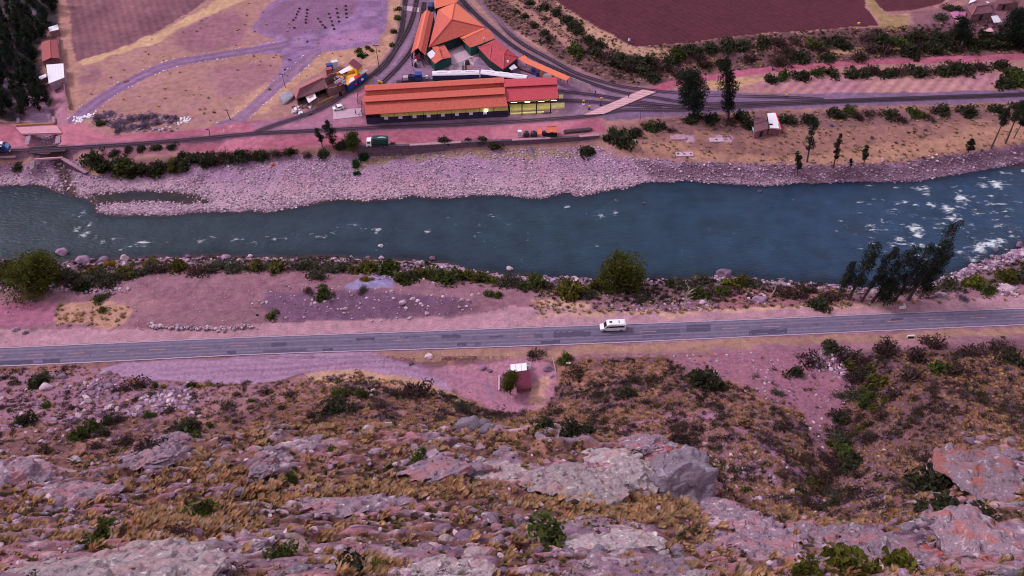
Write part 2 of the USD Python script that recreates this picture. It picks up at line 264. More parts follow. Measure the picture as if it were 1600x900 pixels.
def groundmat(name, s1=.8, s2=6., amp=.35, bump=.12, rough=.95, furrow=None):
    """colour from the mesh (what each patch of ground is made of) with grain on top; furrow=(spacing, angle, depth)"""
    nodes = {'a': ('attribute', {'attribute': 'col'}), 'g': ('geometry', {}), 'n1': ('noise_texture', {'scale': s1, 'detail': 8, 'roughness': .7}), 'n2': ('noise_texture', {'scale': s2, 'detail': 3, 'roughness': .6}),
             'ad': ('math', {'math_type': 'add'}), 'mr': ('map_range', {'from_min': .76, 'from_max': 1.24, 'to_min': 1 - amp, 'to_max': 1 + amp, 'clamp': True}), 'hs': ('hsv', {}),
             'b': ('bump', {'strength': .8, 'distance': bump}), 'p': ('principled_bsdf', {'roughness': rough, 'specular_ior_level': .15})}
    links = [('g.position', 'n1.vector'), ('g.position', 'n2.vector'), ('n1.fac', 'ad.value1'), ('n2.fac', 'ad.value2'), ('ad.value', 'mr.value'), ('a.color', 'hs.color'), ('mr.result', 'hs.value'), ('ad.value', 'b.height'), ('b.normal', 'p.normal')]
    if furrow:
        sp, ang, dep = furrow
        nodes['sx'] = ('separate_xyz', {}); nodes['ax'] = ('math', {'math_type': 'multiply', 'value2': math.cos(ang) * 2 * math.pi / sp}); nodes['ay'] = ('math', {'math_type': 'multiply_add', 'value2': math.sin(ang) * 2 * math.pi / sp}); nodes['nd'] = ('noise_texture', {'scale': .03, 'detail': 2}); nodes['m1'] = ('math', {'math_type': 'multiply_add', 'value2': 3.0}); nodes['sn'] = ('math', {'math_type': 'sine'})
        nodes['nv'] = ('noise_texture', {'scale': .35, 'detail': 5, 'roughness': .7}); nodes['fm'] = ('math', {'math_type': 'multiply'}); nodes['fr'] = ('map_range', {'from_min': -.7, 'from_max': .7, 'to_min': 1 - dep, 'to_max': 1 + dep}); nodes['h3'] = ('hsv', {})
        links += [('g.position', 'sx.vector'), ('g.position', 'nd.vector'), ('g.position', 'nv.vector'), ('sx.x', 'ax.value1'), ('sx.y', 'ay.value1'), ('ax.value', 'ay.value3'), ('nd.fac', 'm1.value1'), ('ay.value', 'm1.value3'), ('m1.value', 'sn.value1'), ('sn.value', 'fm.value1'), ('nv.fac', 'fm.value2'), ('fm.value', 'fr.value'), ('fr.result', 'h3.value'), ('hs.color', 'h3.color'), ('h3.color', 'p.base_color')]
    else: links.append(('hs.color', 'p.base_color'))
    LOOK[name] = usdkit.material(stage, f'/World/Looks/{name}', nodes, links, surface='p.BSDF'); return LOOK[name]
def put_grid(name, X, Y, Z, keep, col, m, kind='structure', extra=None):
    """one mesh of the cells of a grid where keep is true, with its colours"""
    ny, nx = X.shape; idx = np.arange(ny * nx).reshape(ny, nx)
    a, b, c, d = (i[keep] for i in (idx[:-1, :-1], idx[:-1, 1:], idx[1:, 1:], idx[1:, :-1]))
    f = np.vstack([np.stack([a, b, c], 1), np.stack([a, c, d], 1)]); used, inv = np.unique(f, return_inverse=True)
    v = np.stack([X.ravel(), Y.ravel(), Z.ravel()], 1)[used]
    pm = usdkit.mesh(stage, numbered('/World', name), (v, inv.reshape(-1, 3)), m, True)
    UsdGeom.PrimvarsAPI(pm).CreatePrimvar('col', Sdf.ValueTypeNames.Color3fArray, 'vertex').Set(Vt.Vec3fArray.FromNumpy(col.reshape(-1, 3)[used].astype(np.float32)))
    if extra is not None: UsdGeom.PrimvarsAPI(pm).CreatePrimvar('foam', Sdf.ValueTypeNames.Color3fArray, 'vertex').Set(Vt.Vec3fArray.FromNumpy(np.repeat(extra.reshape(-1, 1)[used], 3, 1).astype(np.float32)))
    return tag(pm, kind=kind)

# ---------------------------------------------------------------- painting the ground: what each patch is made of
class Sheet:
    def __init__(s, x0, x1, y0, y1, h, base):
        s.h = h; s.X, s.Y = np.meshgrid(np.arange(x0, x1 + h / 2, h), np.arange(y0, y1 + h / 2, h)); s.P = np.stack([s.X, s.Y], -1)
        s.Z = height(s.X, s.Y); s.col = np.broadcast_to(base, s.X.shape + (3,)).copy(); s.no = n2(s.X, s.Y, 4, 31, 4); s.nf = n2(s.X, s.Y, 1.3, 32, 3); s.nb = n2(s.X, s.Y, 14, 33, 4); s.warp = np.stack([(n2(s.X, s.Y, 5, 34, 4) - .5) * 11 + (n2(s.X, s.Y, 1.6, 36, 2) - .5) * 2.4, (n2(s.X, s.Y, 5, 35, 4) - .5) * 9 + (n2(s.X, s.Y, 1.6, 37, 2) - .5) * 2.4], -1)
    def blend(s, m, c): s.col += (c - s.col) * np.clip(m, 0, 1)[..., None]
    def mask(s, poly, feather=.8, ragged=.6):
        q = np.asarray(poly); lo, hi = q.min(0) - 6, q.max(0) + 6; j0, j1 = np.clip(((lo[0] - s.X[0, 0]) / s.h, (hi[0] - s.X[0, 0]) / s.h), 0, s.X.shape[1]).astype(int); i0, i1 = np.clip(((lo[1] - s.Y[0, 0]) / s.h, (hi[1] - s.Y[0, 0]) / s.h), 0, s.X.shape[0]).astype(int); out = np.zeros(s.X.shape, np.float32)
        if i1 - i0 < 2 or j1 - j0 < 2: return out
        w = (slice(i0, i1), slice(j0, j1)); m = gaussian_filter(inside(s.P[w] + s.warp[w] * ragged, poly).astype(np.float32), feather / s.h * .8); out[w] = sstep(.2, .8, m + (s.nf[w] - .5) * .5 * (m > .01) * (m < .99)); return out
    def area(s, c, poly, feather=.8, ragged=.6, k=1.): s.blend(s.mask(poly, feather, ragged) * k, A(*c))
    def strip(s, c, line, w, ragged=.4, k=1.):
        L = spline(line, 1.0)[:, :2]; from_ = np.full(s.X.shape, 99.)
        from scipy.spatial import cKDTree
        near = (s.X > L[:, 0].min() - w - 3) & (s.X < L[:, 0].max() + w + 3) & (s.Y > L[:, 1].min() - w - 3) & (s.Y < L[:, 1].max() + w + 3)
        from_[near] = cKDTree(L).query(s.P[near])[0]
        s.blend(sstep(w / 2 + .5, w / 2 - .3, from_ + (s.no - .5) * ragged * 3) * k, A(*c))
V = Sheet(-226, 226, 118, 345, .7, A(168, 126, 124))
# plain beyond the river
V.blend(sstep(.45, .62, V.no * .6 + V.nb * .4) * .7, A(150, 108, 122)); V.blend(sstep(.5, .7, V.nb) * .35, A(186, 144, 130))
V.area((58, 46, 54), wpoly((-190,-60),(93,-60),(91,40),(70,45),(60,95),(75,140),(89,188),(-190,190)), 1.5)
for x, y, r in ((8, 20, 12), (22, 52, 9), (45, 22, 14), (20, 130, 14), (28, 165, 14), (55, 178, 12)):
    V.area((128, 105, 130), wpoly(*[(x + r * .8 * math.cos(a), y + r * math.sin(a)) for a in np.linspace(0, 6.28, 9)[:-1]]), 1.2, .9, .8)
V.area((168, 118, 142), wpoly((70,135),(100,131),(106,170),(120,190),(128,196),(88,196),(82,160)))
V.area((176, 132, 126), wpoly((94,-30),(101,-30),(122,100),(125,150),(118,178),(108,172),(100,100),(93,40)), .8, .4)
V.area((186, 144, 128), wpoly((420,126),(470,100),(520,80),(600,72),(612,50),(606,10),(628,-10),(625,50),(604,95),(578,108),(560,90),(500,112),(460,135),(420,175),(345,190)), 1.2, .6, .9)
V.area((196,160,135), wpoly((118,97),(190,76),(245,53),(340,2),(380,-10),(385,0),(330,22),(250,65),(190,84),(125,103)), .8)
V.area((142, 98, 118), wpoly((275,45),(330,25),(375,18),(385,50),(370,75),(300,85),(280,70)), 2.5, 1.4, .8)
V.area((138, 98, 115), wpoly((136,105),(150,97),(165,108),(162,128),(140,128)), 1.5, 1.4, .8)
V.area((148, 104, 122), wpoly((325,105),(400,95),(440,100),(430,125),(380,150),(350,160),(330,140)), 2.5, 1.4, .7)
FIELD_W = wpoly((98,-55),(119,97),(190,74),(245,50),(300,17),(345,-15),(360,-55))
FIELD_E = wpoly((858,-60),(866,0),(900,23),(925,39),(960,56),(985,72),(1005,73),(1100,63),(1200,51),(1300,45),(1374,40),(1352,10),(1342,-60))
FIELD_N = wpoly((1356,-60),(1361,-2),(1386,20),(1420,18),(1470,6),(1490,-10),(1520,-60))
FIELD_S = wpoly((1165,136),(1200,123),(1280,119),(1400,116),(1560,114),(1577,134),(1500,143),(1400,147),(1300,149),(1215,145))
V.area((118, 80, 94), FIELD_W, .5, .3); V.blend(V.mask(FIELD_W) * sstep(.42, .7, V.nb) * .6, A(146, 104, 112))
YARD = wpoly((392,44),(418,8),(470,-20),(480,-50),(612,-50),(606,0),(604,45),(590,67),(545,77),(492,83),(478,96),(455,113),(440,128),(425,140),(420,132),(436,112),(442,98),(437,84),(398,84),(398,72),(430,62),(405,54))
V.area((144, 112, 156), YARD, .8, .35); V.blend(V.mask(YARD) * sstep(.46, .62, V.no) * .6, A(160, 128, 162)); V.blend(V.mask(YARD) * sstep(.5, .36, V.no) * .5, A(122, 92, 122))
V.area((136, 98, 130), wpoly((398,42),(420,12),(475,-12),(560,-12),(555,20),(500,48),(440,58),(410,52)), 2, .8, .8)
V.area((176, 128, 168), wpoly((480,70),(540,50),(600,40),(590,62),(530,72)), 2, .8, .6)
T1 = wline((120,187),(135,172),(160,153),(190,135),(220,119),(250,106),(280,97),(340,87),(400,78),(445,70)); T2 = wline((345,197),(373,187),(395,168),(415,150),(440,128),(470,103),(492,83))
V.strip((130, 100, 138), T1, 5.2, .15); V.strip((140, 108, 140), T2, 4.6, .15)
for L in (T1, T2): V.strip((164, 128, 152), L, 1.1, .6, .5)
DIRT = wpoly((-190,193),(30,196),(110,196),(112,186),(125,193),(150,204),(175,211),(225,208),(300,203),(340,196),(380,190),(420,187),(470,175),(520,160),(560,140),(578,130),(572,195),(700,192),(940,180),(946,205),(900,212),(700,221.5),(555,227),(420,234),(330,239),(292,233),(290,227),(200,229),(130,237),(100,240),(-190,247))
V.area((164, 98, 120), DIRT, .6, .25); V.blend(V.mask(DIRT) * sstep(.45, .62, V.nb), A(180, 114, 134))
V.area((160, 116, 142), wpoly((380,192),(470,178),(560,146),(572,195),(480,202),(400,206)), 1.5, .6, .8)
STATION = wpoly((574,134),(600,106),(625,62),(638,-50),(705,-50),(725,0),(800,71),(890,117),(950,136),(1010,142),(942,180),(800,190),(573,197))
V.area((150, 118, 148), STATION, .6, .3); V.blend(V.mask(STATION) * sstep(.5, .66, V.no) * .6, A(126, 98, 124))
TRACKS = [
 ('long railway track with dark sleepers along the pink road and navy shed', ((-60,240),(0,237),(100,232),(200,226),(300,218),(400,208.5),(520,203),(600,199),(700,196),(800,190.5),(900,183.5),(930,179.5),(975,172.5),(1060,171.5),(1100,170),(1200,163.5),(1300,159),(1400,155.5),(1500,152),(1600,148.5),(1700,144))),
 ('curving railway track passing in front of the ruined house and painted shop', ((400,207),(425,197),(462,185.5),(500,171),(525,157),(550,141),(580,118),(604,97),(622,72),(637,48),(646,25),(651,0),(655,-25))),
 ('curving railway track with light sleepers on the outer left side of the station curve', ((585,118),(600,103),(617,82),(625,57),(630,28),(634,0),(637,-25))),
 ('short siding track that ends at two orange buffers behind the main shed', ((596,131),(611,117),(628,99),(645,75),(656,48),(662,20),(664,-20))),
 ('railway track sweeping past the orange canopy to the plank crossing', ((712,-20),(730,9),(760,38),(800,71.5),(845,97),(900,121.5),(950,140),(982,146.5),(1025,153),(1062,160),(1100,163),(1200,161),(1300,157.5),(1400,154),(1500,150.5),(1600,147),(1700,143))),
 ('outer curving railway track below the bushy embankment, nearest to the field', ((735,-20),(760,12),(800,56),(830,77),(865,95.5),(900,114.5),(940,128),(975,136.5),(1012,141),(1050,145),(1087,148.5),(1125,151),(1200,151.5),(1262,154),(1310,157))),
 ('yard track leaving the far side of the open red roofed shed', ((872,142),(900,145.5),(940,150.5),(1000,160),(1050,166),(1100,169.5))),
 ('yard track running from the red roofed shed past the yellow signal', ((800,160.5),(860,157.5),(900,158),(940,160.5),(990,164.5),(1050,168.5))),
 ('siding under the passenger coaches behind the main shed', ((620,128.5),(660,127),(700,125.5),(745,124.5),(790,127),(815,130)))]
def pline(*pp, z=.05, step=8):
    q = np.array(pp, float); o = np.vstack([np.stack([np.linspace(a[k], b[k], max(1, int(np.linalg.norm(b - a) / step)), endpoint=False) for k in (0, 1)], 1) for a, b in zip(q[:-1], q[1:])] + [q[-1:]]); return pz(o[:, 0], o[:, 1], z)
TW = [pline(*p) for _, p in TRACKS]
for w_ in TW: V.strip((116, 92, 116), w_, 3.6, .4, .8)
V.area((178, 150, 170), wpoly((702,82),(735,68),(750,88),(728,110),(703,112)), .4, .1)
BANK = wpoly((735,-60),(850,-60),(866,2),(925,40),(985,74),(1100,64),(1200,52),(1374,42),(1600,30),(1800,20),(1800,80),(1600,88),(1350,97),(1100,121),(1040,133),(960,131),(885,98),(800,44),(760,10))
V.area((104, 74, 80), BANK, 1., .5); V.blend(V.mask(BANK) * sstep(.5, .68, V.no) * .45, A(138, 100, 102))
for c, w, L in (((168,126,120), 3.4, ((780,-20),(815,12),(850,38),(892,72))), ((170,128,122), 3., ((822,-10),(858,22),(900,58))), ((178,138,125), 3.5, ((872,4),(925,43),(950,58))), ((186,148,132), 5, ((918,50),(962,70),(1010,82),(1045,84))), ((170,128,120), 2.4, ((1050,120),(1085,103),(1130,96))), ((160,110,118), 4, ((1200,73),(1245,70),(1260,66))), ((176,135,115), 3, ((1290,85),(1340,79),(1400,76)))):
    V.strip(c, wline(*L), w, .7, .85)
V.area((84, 42, 56), FIELD_E, .5, .2); V.area((86, 44, 56), FIELD_N, .5, .2)
V.area((152, 124, 98), wpoly((1342,-20),(1374,42),(1392,44),(1418,40),(1422,24),(1386,21),(1360,-4),(1356,-20)), .8, .6); V.strip((150,104,112), wline((1385,20),(1430,18),(1480,6),(1510,-6)), 2)
V.area((120, 82, 100), wpoly((1420,22),(1480,8),(1600,0),(1800,-10),(1800,60),(1600,62),(1440,60)), 1.5, .7, .8)
V.area((166, 94, 118), wpoly((985,146),(1030,131),(1100,117.5),(1200,104.5),(1350,93.5),(1500,87),(1620,83),(1800,78),(1800,88),(1620,92),(1500,97),(1350,102),(1200,113),(1110,126),(1060,136),(1030,146)), .4, .2)
V.area((185, 148, 122), wpoly((1100,128),(1200,117),(1200,124),(1150,140),(1105,141)), .8)
V.area((178, 132, 135), FIELD_S, .6, .4); V.blend(V.mask(FIELD_S) * sstep(.45, .6, V.nb) * .7, A(158, 110, 130))
V.area((122, 98, 128), wpoly((1000,143),(1100,140),(1200,147),(1400,145),(1600,140),(1800,134),(1800,154),(1600,159),(1400,165),(1200,171),(1050,183),(950,188),(940,181)), .6, .25)
TERR = wpoly((942,200),(1000,190),(1200,172),(1600,160),(1800,150),(1800,180),(1600,226),(1500,243),(1400,255),(1300,262),(1200,260),(1060,255),(970,234),(948,216))
V.area((150, 110, 106), TERR, 1., .3); V.blend(V.mask(TERR) * sstep(.48, .62, V.no) * .7, A(118, 84, 90)); V.area((176, 134, 118), wpoly((960,225),(1040,222),(1100,240),(1200,245),(1300,240),(1400,225),(1600,190),(1700,170),(1600,224),(1400,253),(1300,260),(1100,256)), 2, .9, .75); V.area((122, 88, 96), wpoly((1000,192),(1200,176),(1600,164),(1700,160),(1600,182),(1400,196),(1200,205),(1000,205)), 1.5, .8, .8)
for x, y in ((1070, 216), (1127, 217), (1072, 243)): V.area((182, 148, 172), wpoly((x - 16, y - 5), (x + 14, y - 4), (x + 16, y + 6), (x - 14, y + 5)), .5, .7)
# gravel bar and stony shores
far = sstep(178, 182, V.Y)
bar = far * sstep(-2.0, -2.9, V.Z + (V.no - .5) * .8)
V.blend(bar, A(166, 132, 164)); V.blend(bar * sstep(-4.2, -5.4, V.Z + (V.no - .5) * 1.2), A(192, 160, 180)); V.blend(bar * sstep(.5, .65, V.nb) * .5, A(178, 132, 150))
V.area((120, 90, 112), wpoly((975,245),(1060,260),(1300,266),(1400,259),(1600,230),(1800,190),(1800,212),(1600,250),(1500,270),(1410,283),(1300,284),(1100,282),(1020,276)), 1., .6, .85)
V.area((150, 126, 92), wpoly((560,242),(760,238),(905,232),(925,238),(860,246),(700,246),(600,252),(560,262)), .8, 1., .75)
V.area((140, 95, 112), wpoly((150,238),(288,228),(290,236),(200,248),(160,246)), .6); V.area((196, 156, 118), wpoly((130,254),(165,254),(178,266),(140,268)), .7)
V.blend(sstep(-5.75, -6.05, V.Z), A(84, 66, 78)); CREEK = pline((84,240),(88,252),(97,263),(104,280),(108,297),(112,308), z=-5.6); V.strip((92, 72, 74), CREEK, 4.2, .8)
# near bank
near = 1 - sstep(162, 166, V.Y)
V.blend(near, A(150, 110, 126)); V.blend(near * sstep(.46, .6, V.no) * .7, A(128, 90, 106)); V.blend(near * sstep(.55, .7, V.nb) * .5, A(170, 130, 136)); V.blend(near * sstep(.52, .66, V.nf) * .4, A(134, 98, 112))
V.blend(near * sstep(-1.2, -2.2, V.Z) * .8, A(120, 96, 104)); V.blend(near * sstep(-4.6, -5.4, V.Z), A(165, 135, 158))
V.area((176, 136, 124), wpoly((86,476),(150,470),(202,478),(205,505),(150,510),(86,508)), .6, .7); V.area((165, 106, 134), wpoly((-190,478),(84,470),(84,506),(-190,512)), .6, .5)
V.area((112, 84, 112), wpoly((405,458),(470,452),(560,455),(650,462),(722,470),(760,476),(690,496),(560,500),(450,504),(415,500)), 1., .9, .9); V.area((148, 134, 176), wpoly((537,450),(560,432),(618,428),(618,448),(585,455)), .6, .7)
V.area((190, 152, 140), wpoly((825,465),(900,468),(930,480),(860,490),(826,488)), .8, .9); V.area((132, 96, 112), wpoly((930,455),(1100,452),(1180,460),(1110,486),(960,488)), 1., 1., .9); V.area((152, 100, 112), wpoly((1130,455),(1230,448),(1330,455),(1310,475),(1200,482),(1120,480)), 1., .9, .8)
V.area((176, 136, 152), wpoly((-190,517),(100,515),(300,512),(520,500),(700,496),(800,478),(1000,487),(1200,479),(1400,473),(1600,460),(1800,445),(1800,474),(1600,483),(1200,500),(800,514),(400,528),(-190,554)), .5, .35)
V.area((196, 158, 142), wpoly((840,490),(1000,487),(1200,480),(1400,475),(1400,479),(1200,485),(1000,492),(840,496)), .5, .6, .8)
for _l in (((205,440),(260,470),(330,462),(420,480)), ((215,470),(300,445),(400,450)), ((240,500),(320,480),(400,495),(470,470)), ((0,500),(60,495),(85,470)), ((620,488),(700,482),(780,470),(815,455)), ((640,492),(720,486),(800,478))):
    _w = wline(*_l); _d = np.array([0, .85, 0])
    for o in (-1, 1): V.strip((118, 84, 100), _w + o * _d, .55, .2, .5)
H = Sheet(-122, 122, 17, 123, .32, A(118, 86, 92))
H2 = (V, H)
for s in H2:
    south = sstep(138, 130, s.Y) if s is V else np.ones_like(s.Y)
    if s is H:
        s.blend(sstep(.48, .6, s.no) * .65, A(160, 118, 108)); s.blend(sstep(.54, .64, s.nb) * .5, A(134, 100, 118)); s.blend(sstep(.54, .68, s.nf) * .5, A(78, 56, 62))
    s.area((156, 120, 112), wpoly((580,549),(800,545),(1200,528),(1600,511),(1800,502),(1800,512),(1600,522),(1200,540),(870,557),(640,562)), .6, .6)
    s.area((150, 114, 134), wpoly((-190,590),(0,580),(170,575),(200,590),(330,600),(350,625),(250,650),(100,660),(-190,700)), 1.2, .9, .85)
    s.area((150, 112, 122), wpoly((300,600),(440,600),(500,585),(480,620),(380,640),(310,640)), 1.2, .9, .8)
    s.area((188, 152, 138), wpoly((470,582),(560,574),(640,584),(700,605),(740,632),(760,645),(700,630),(640,602),(560,600),(500,600)), .7, .8, .8)
    s.area((160, 130, 158), wpoly((150,577),(200,565),(400,557),(575,550),(615,562),(650,572),(690,582),(712,600),(708,610),(690,607),(650,592),(600,583),(560,577),(490,580),(440,594),(400,600),(300,597),(250,593),(200,590)), .5, .25)
    s.area((166, 120, 140), wpoly((650,575),(720,572),(770,566),(800,556),(855,562),(872,580),(872,604),(856,636),(820,642),(775,640),(722,618),(706,600),(680,588)), .7, .5); s.area((196, 155, 142), wpoly((835,590),(868,590),(858,632),(830,640)), .8, .8, .8)
    s.area((148, 104, 124), wpoly((1010,560),(1120,552),(1220,542),(1300,540),(1342,570),(1336,620),(1325,655),(1306,692),(1286,702),(1270,670),(1240,640),(1180,612),(1100,590)), 2.2, 1.3, .85)
    s.strip((152, 112, 138), wline((955,684),(1010,657),(1060,650),(1130,650),(1170,680),(1230,722),(1285,770)), 1.8, .7, .8)
    s.area((86, 62, 72), wpoly((1340,550),(1600,530),(1700,540),(1700,690),(1500,690),(1400,720),(1340,790),(1290,790),(1320,700)), 1.5, .8, .6)
for _l in (((330,584),(440,582),(540,572),(620,568),(680,580),(720,600)), ((380,590),(470,578),(560,568),(640,572),(700,592)), ((250,582),(360,576),(480,570),(560,562)), ((720,600),(780,612),(840,600)), ((700,585),(760,596),(770,625))):
    _w = wline(*_l); _d = np.array([0, .85, 0])
    for o in (-1, 1): H.strip((132, 104, 130), _w + o * _d, .6, .2, .6)
# bare rock on the cliff: where it is steep or stands proud; grass on the ledges
gy, gx = np.gradient(gaussian_filter(H.Z, 1.6), H.h); slope = np.hypot(gx, gy); zl = H.Z - gaussian_filter(H.Z, 9)
rk = sstep(.25, .8, rockw(H.X, H.Y))
bare = np.clip(sstep(.50, .59, .6 * n2(H.X * .55, H.Y, 6, 41, 5) + .3 * sstep(.7, 2.0, slope) + .22 * sstep(-.25, .5, zl) + .18 * (H.nf - .5)), 0, 1)
H.blend(rk * .9, A(122, 88, 86)); H.blend(rk * sstep(.5, .64, H.no) * .5, A(168, 124, 108)); H.blend(rk * sstep(.48, .6, H.nf) * .7, A(66, 48, 52))
for x, y, rx, ry in ((890, 745, 85, 26), (1050, 728, 60, 32), (950, 838, 110, 20), (720, 725, 110, 14), (560, 790, 120, 10), (680, 880, 90, 22), (1560, 740, 70, 40), (1560, 850, 80, 36), (180, 880, 200, 20), (420, 720, 30, 14), (30, 740, 70, 16), (1150, 800, 60, 22), (1000, 890, 160, 12), (490, 700, 60, 12), (660, 690, 60, 10), (1380, 860, 110, 24)):
    q = wpoly(*[(x + rx * math.cos(a), y + ry * math.sin(a)) for a in np.linspace(0, 6.28, 15)[:-1]]); bare = np.maximum(bare, H.mask(q, .8, 1.2))
for x, y, rx, ry in ((600, 765, 200, 14), (960, 790, 130, 18), (420, 765, 60, 16), (300, 815, 100, 24), (330, 745, 90, 10), (1000, 800, 60, 16)):
    q = wpoly(*[(x + rx * math.cos(a), y + ry * math.sin(a)) for a in np.linspace(0, 6.28, 15)[:-1]]); bare = bare * (1 - .85 * H.mask(q, .8, 1.2))
bare = bare * rk
tone = n2(H.X * .6, H.Y, 3.2, 43, 5); t2 = n2(H.X, H.Y, 1.1, 44, 4); t3 = n2(H.X, H.Y, 7, 45, 3)
rc = A(140, 116, 134) + 0 * H.col
def rb(m, c): rc.__iadd__((A(*c) - rc) * np.clip(m, 0, 1)[..., None])
rb(sstep(.42, .58, t3) * .85, (166, 116, 126)); rb(sstep(.56, .7, tone) * .8, (196, 178, 194)); rb(sstep(.46, .34, tone) * .8, (98, 78, 100)); rb(sstep(.58, .7, t2) * .6, (212, 196, 206)); rb(sstep(.42, .3, t2) * .6, (84, 66, 84)); rb(sstep(.6, .7, n2(H.X, H.Y, 4, 46, 3)) * .5, (150, 140, 130))
for x, y, rx, ry in ((1522, 745, 16, 22), (1585, 880, 30, 16), (1480, 862, 12, 22), (300, 893, 40, 8), (1050, 705, 20, 8), (1340, 700, 0, 0)):
    if rx: rc += (A(176, 88, 78) - rc) * (H.mask(wpoly(*[(x + rx * math.cos(a), y + ry * math.sin(a)) for a in np.linspace(0, 6.28, 9)[:-1]]), .5, 1.) * .8)[..., None]
H.col += (rc - H.col) * bare[..., None]
H.bare = bare
H.Z = H.Z + gaussian_filter(bare, 1.5) * (.35 + 1.1 * n2(H.X * .5, H.Y, 4, 54, 3)) + rk * ((n2(H.X * .8, H.Y, 1.8, 51, 4) - .5) * 1.5 + (.12 - np.abs(n2(H.X * .7, H.Y, 2.4, 55, 4) - .5)) * 2.6 + (n2(H.X, H.Y, .8, 52, 2) - .5) * .5) - (1 - rk) * sstep(.3, 1.5, H.Z) * (n2(H.X, H.Y, 1.5, 53) - .5) * .3
def hz(x, y):                                     # height of the hillside as meshed
    i, j = (np.asarray(y, float) - 17) / H.h, (np.asarray(x, float) + 122) / H.h
    return map_coordinates(H.Z, [i, j], order=1, mode='nearest')
V.col *= np.clip(1 + .55 * (V.nf - .5) + .45 * (V.no - .5) + .3 * (V.nb - .5), .6, 1.4)[..., None]
def vivid(c, k): g = c @ np.array([.3, .5, .2]); return np.clip(g[..., None] + (c - g[..., None]) * k, .004, .86)
V.col = vivid(V.col, 1.08) * .94; H.col = vivid(H.col, 1.16) * 1.06
_height = height
def height(x, y):
    x, y = np.asarray(x, float), np.asarray(y, float); return np.where((np.abs(x) < 121) & (y < 122) & (y > 18), hz(x, y), _height(x, y))
# ---------------------------------------------------------------- ground meshes
earth = groundmat('earth', .5, 3., .32, .15); rockmat = groundmat('cliff_rock', 1.1, 6., .42, .22, .9); stones_m = groundmat('gravel_bed', 1.6, 5., .5, .2)
furW = groundmat('furrows_west', .5, 3., .25, .1, .95, (2.8, .455, .13)); furE = groundmat('furrows_east', .5, 3., .16, .1, .95, (2.4, .61, .10)); furS = groundmat('furrows_south', .5, 3., .25, .1, .95, (3.4, -.7, .22))
def cells(s, poly): c = (s.P[:-1, :-1] + s.P[1:, 1:]) / 2; return inside(c, poly)
left = np.ones((V.X.shape[0] - 1, V.X.shape[1] - 1), bool)
left &= ~((V.Y[:-1, :-1] < 121) & (np.abs(V.X[:-1, :-1]) < 121))
for poly, nm, m in ((FIELD_W, 'ploughed_field', furW), (FIELD_E, 'ploughed_field', furE), (FIELD_N, 'ploughed_field', furE), (FIELD_S, 'stubble_field', furS), (YARD, 'gravel_yard', stones_m), (DIRT, 'dirt_road', earth)):
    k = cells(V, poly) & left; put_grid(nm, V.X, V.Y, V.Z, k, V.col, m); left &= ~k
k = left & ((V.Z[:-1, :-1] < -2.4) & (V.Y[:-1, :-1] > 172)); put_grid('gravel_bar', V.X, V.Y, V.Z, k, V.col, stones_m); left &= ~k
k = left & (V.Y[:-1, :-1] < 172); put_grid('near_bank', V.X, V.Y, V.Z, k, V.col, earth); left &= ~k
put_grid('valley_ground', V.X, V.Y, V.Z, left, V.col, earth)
put_grid('rocky_hillside', H.X, H.Y, H.Z, np.ones((H.X.shape[0] - 1, H.X.shape[1] - 1), bool), H.col, rockmat)
ox, oy = np.meshgrid(np.r_[-2500, -1500, -900, -600, np.arange(-400, 401, 8), 600, 900, 1500, 2500], np.r_[-1500, -800, -300, np.arange(-34, 420, 6), 600, 900, 1600, 3000])
oz = height(np.clip(ox, -400, 400), np.clip(oy, -34, 419)) - .02 + np.clip(oy - 420, 0, None) * .01
hole = (ox[:-1, :-1] > -225) & (ox[1:, 1:] < 225) & (oy[:-1, :-1] > 119) & (oy[1:, 1:] < 345) | (ox[:-1, :-1] > -121) & (ox[1:, 1:] < 121) & (oy[:-1, :-1] > 18) & (oy[1:, 1:] < 122)
overlap = (np.abs(ox) < 226) & (oy > 118) & (oy < 346) | (np.abs(ox) < 122) & (oy > 17) & (oy < 123)
put_grid('far_ground', ox, oy, oz - 1.2 * overlap, ~hole, np.broadcast_to(A(140, 108, 112), ox.shape + (3,)), earth)
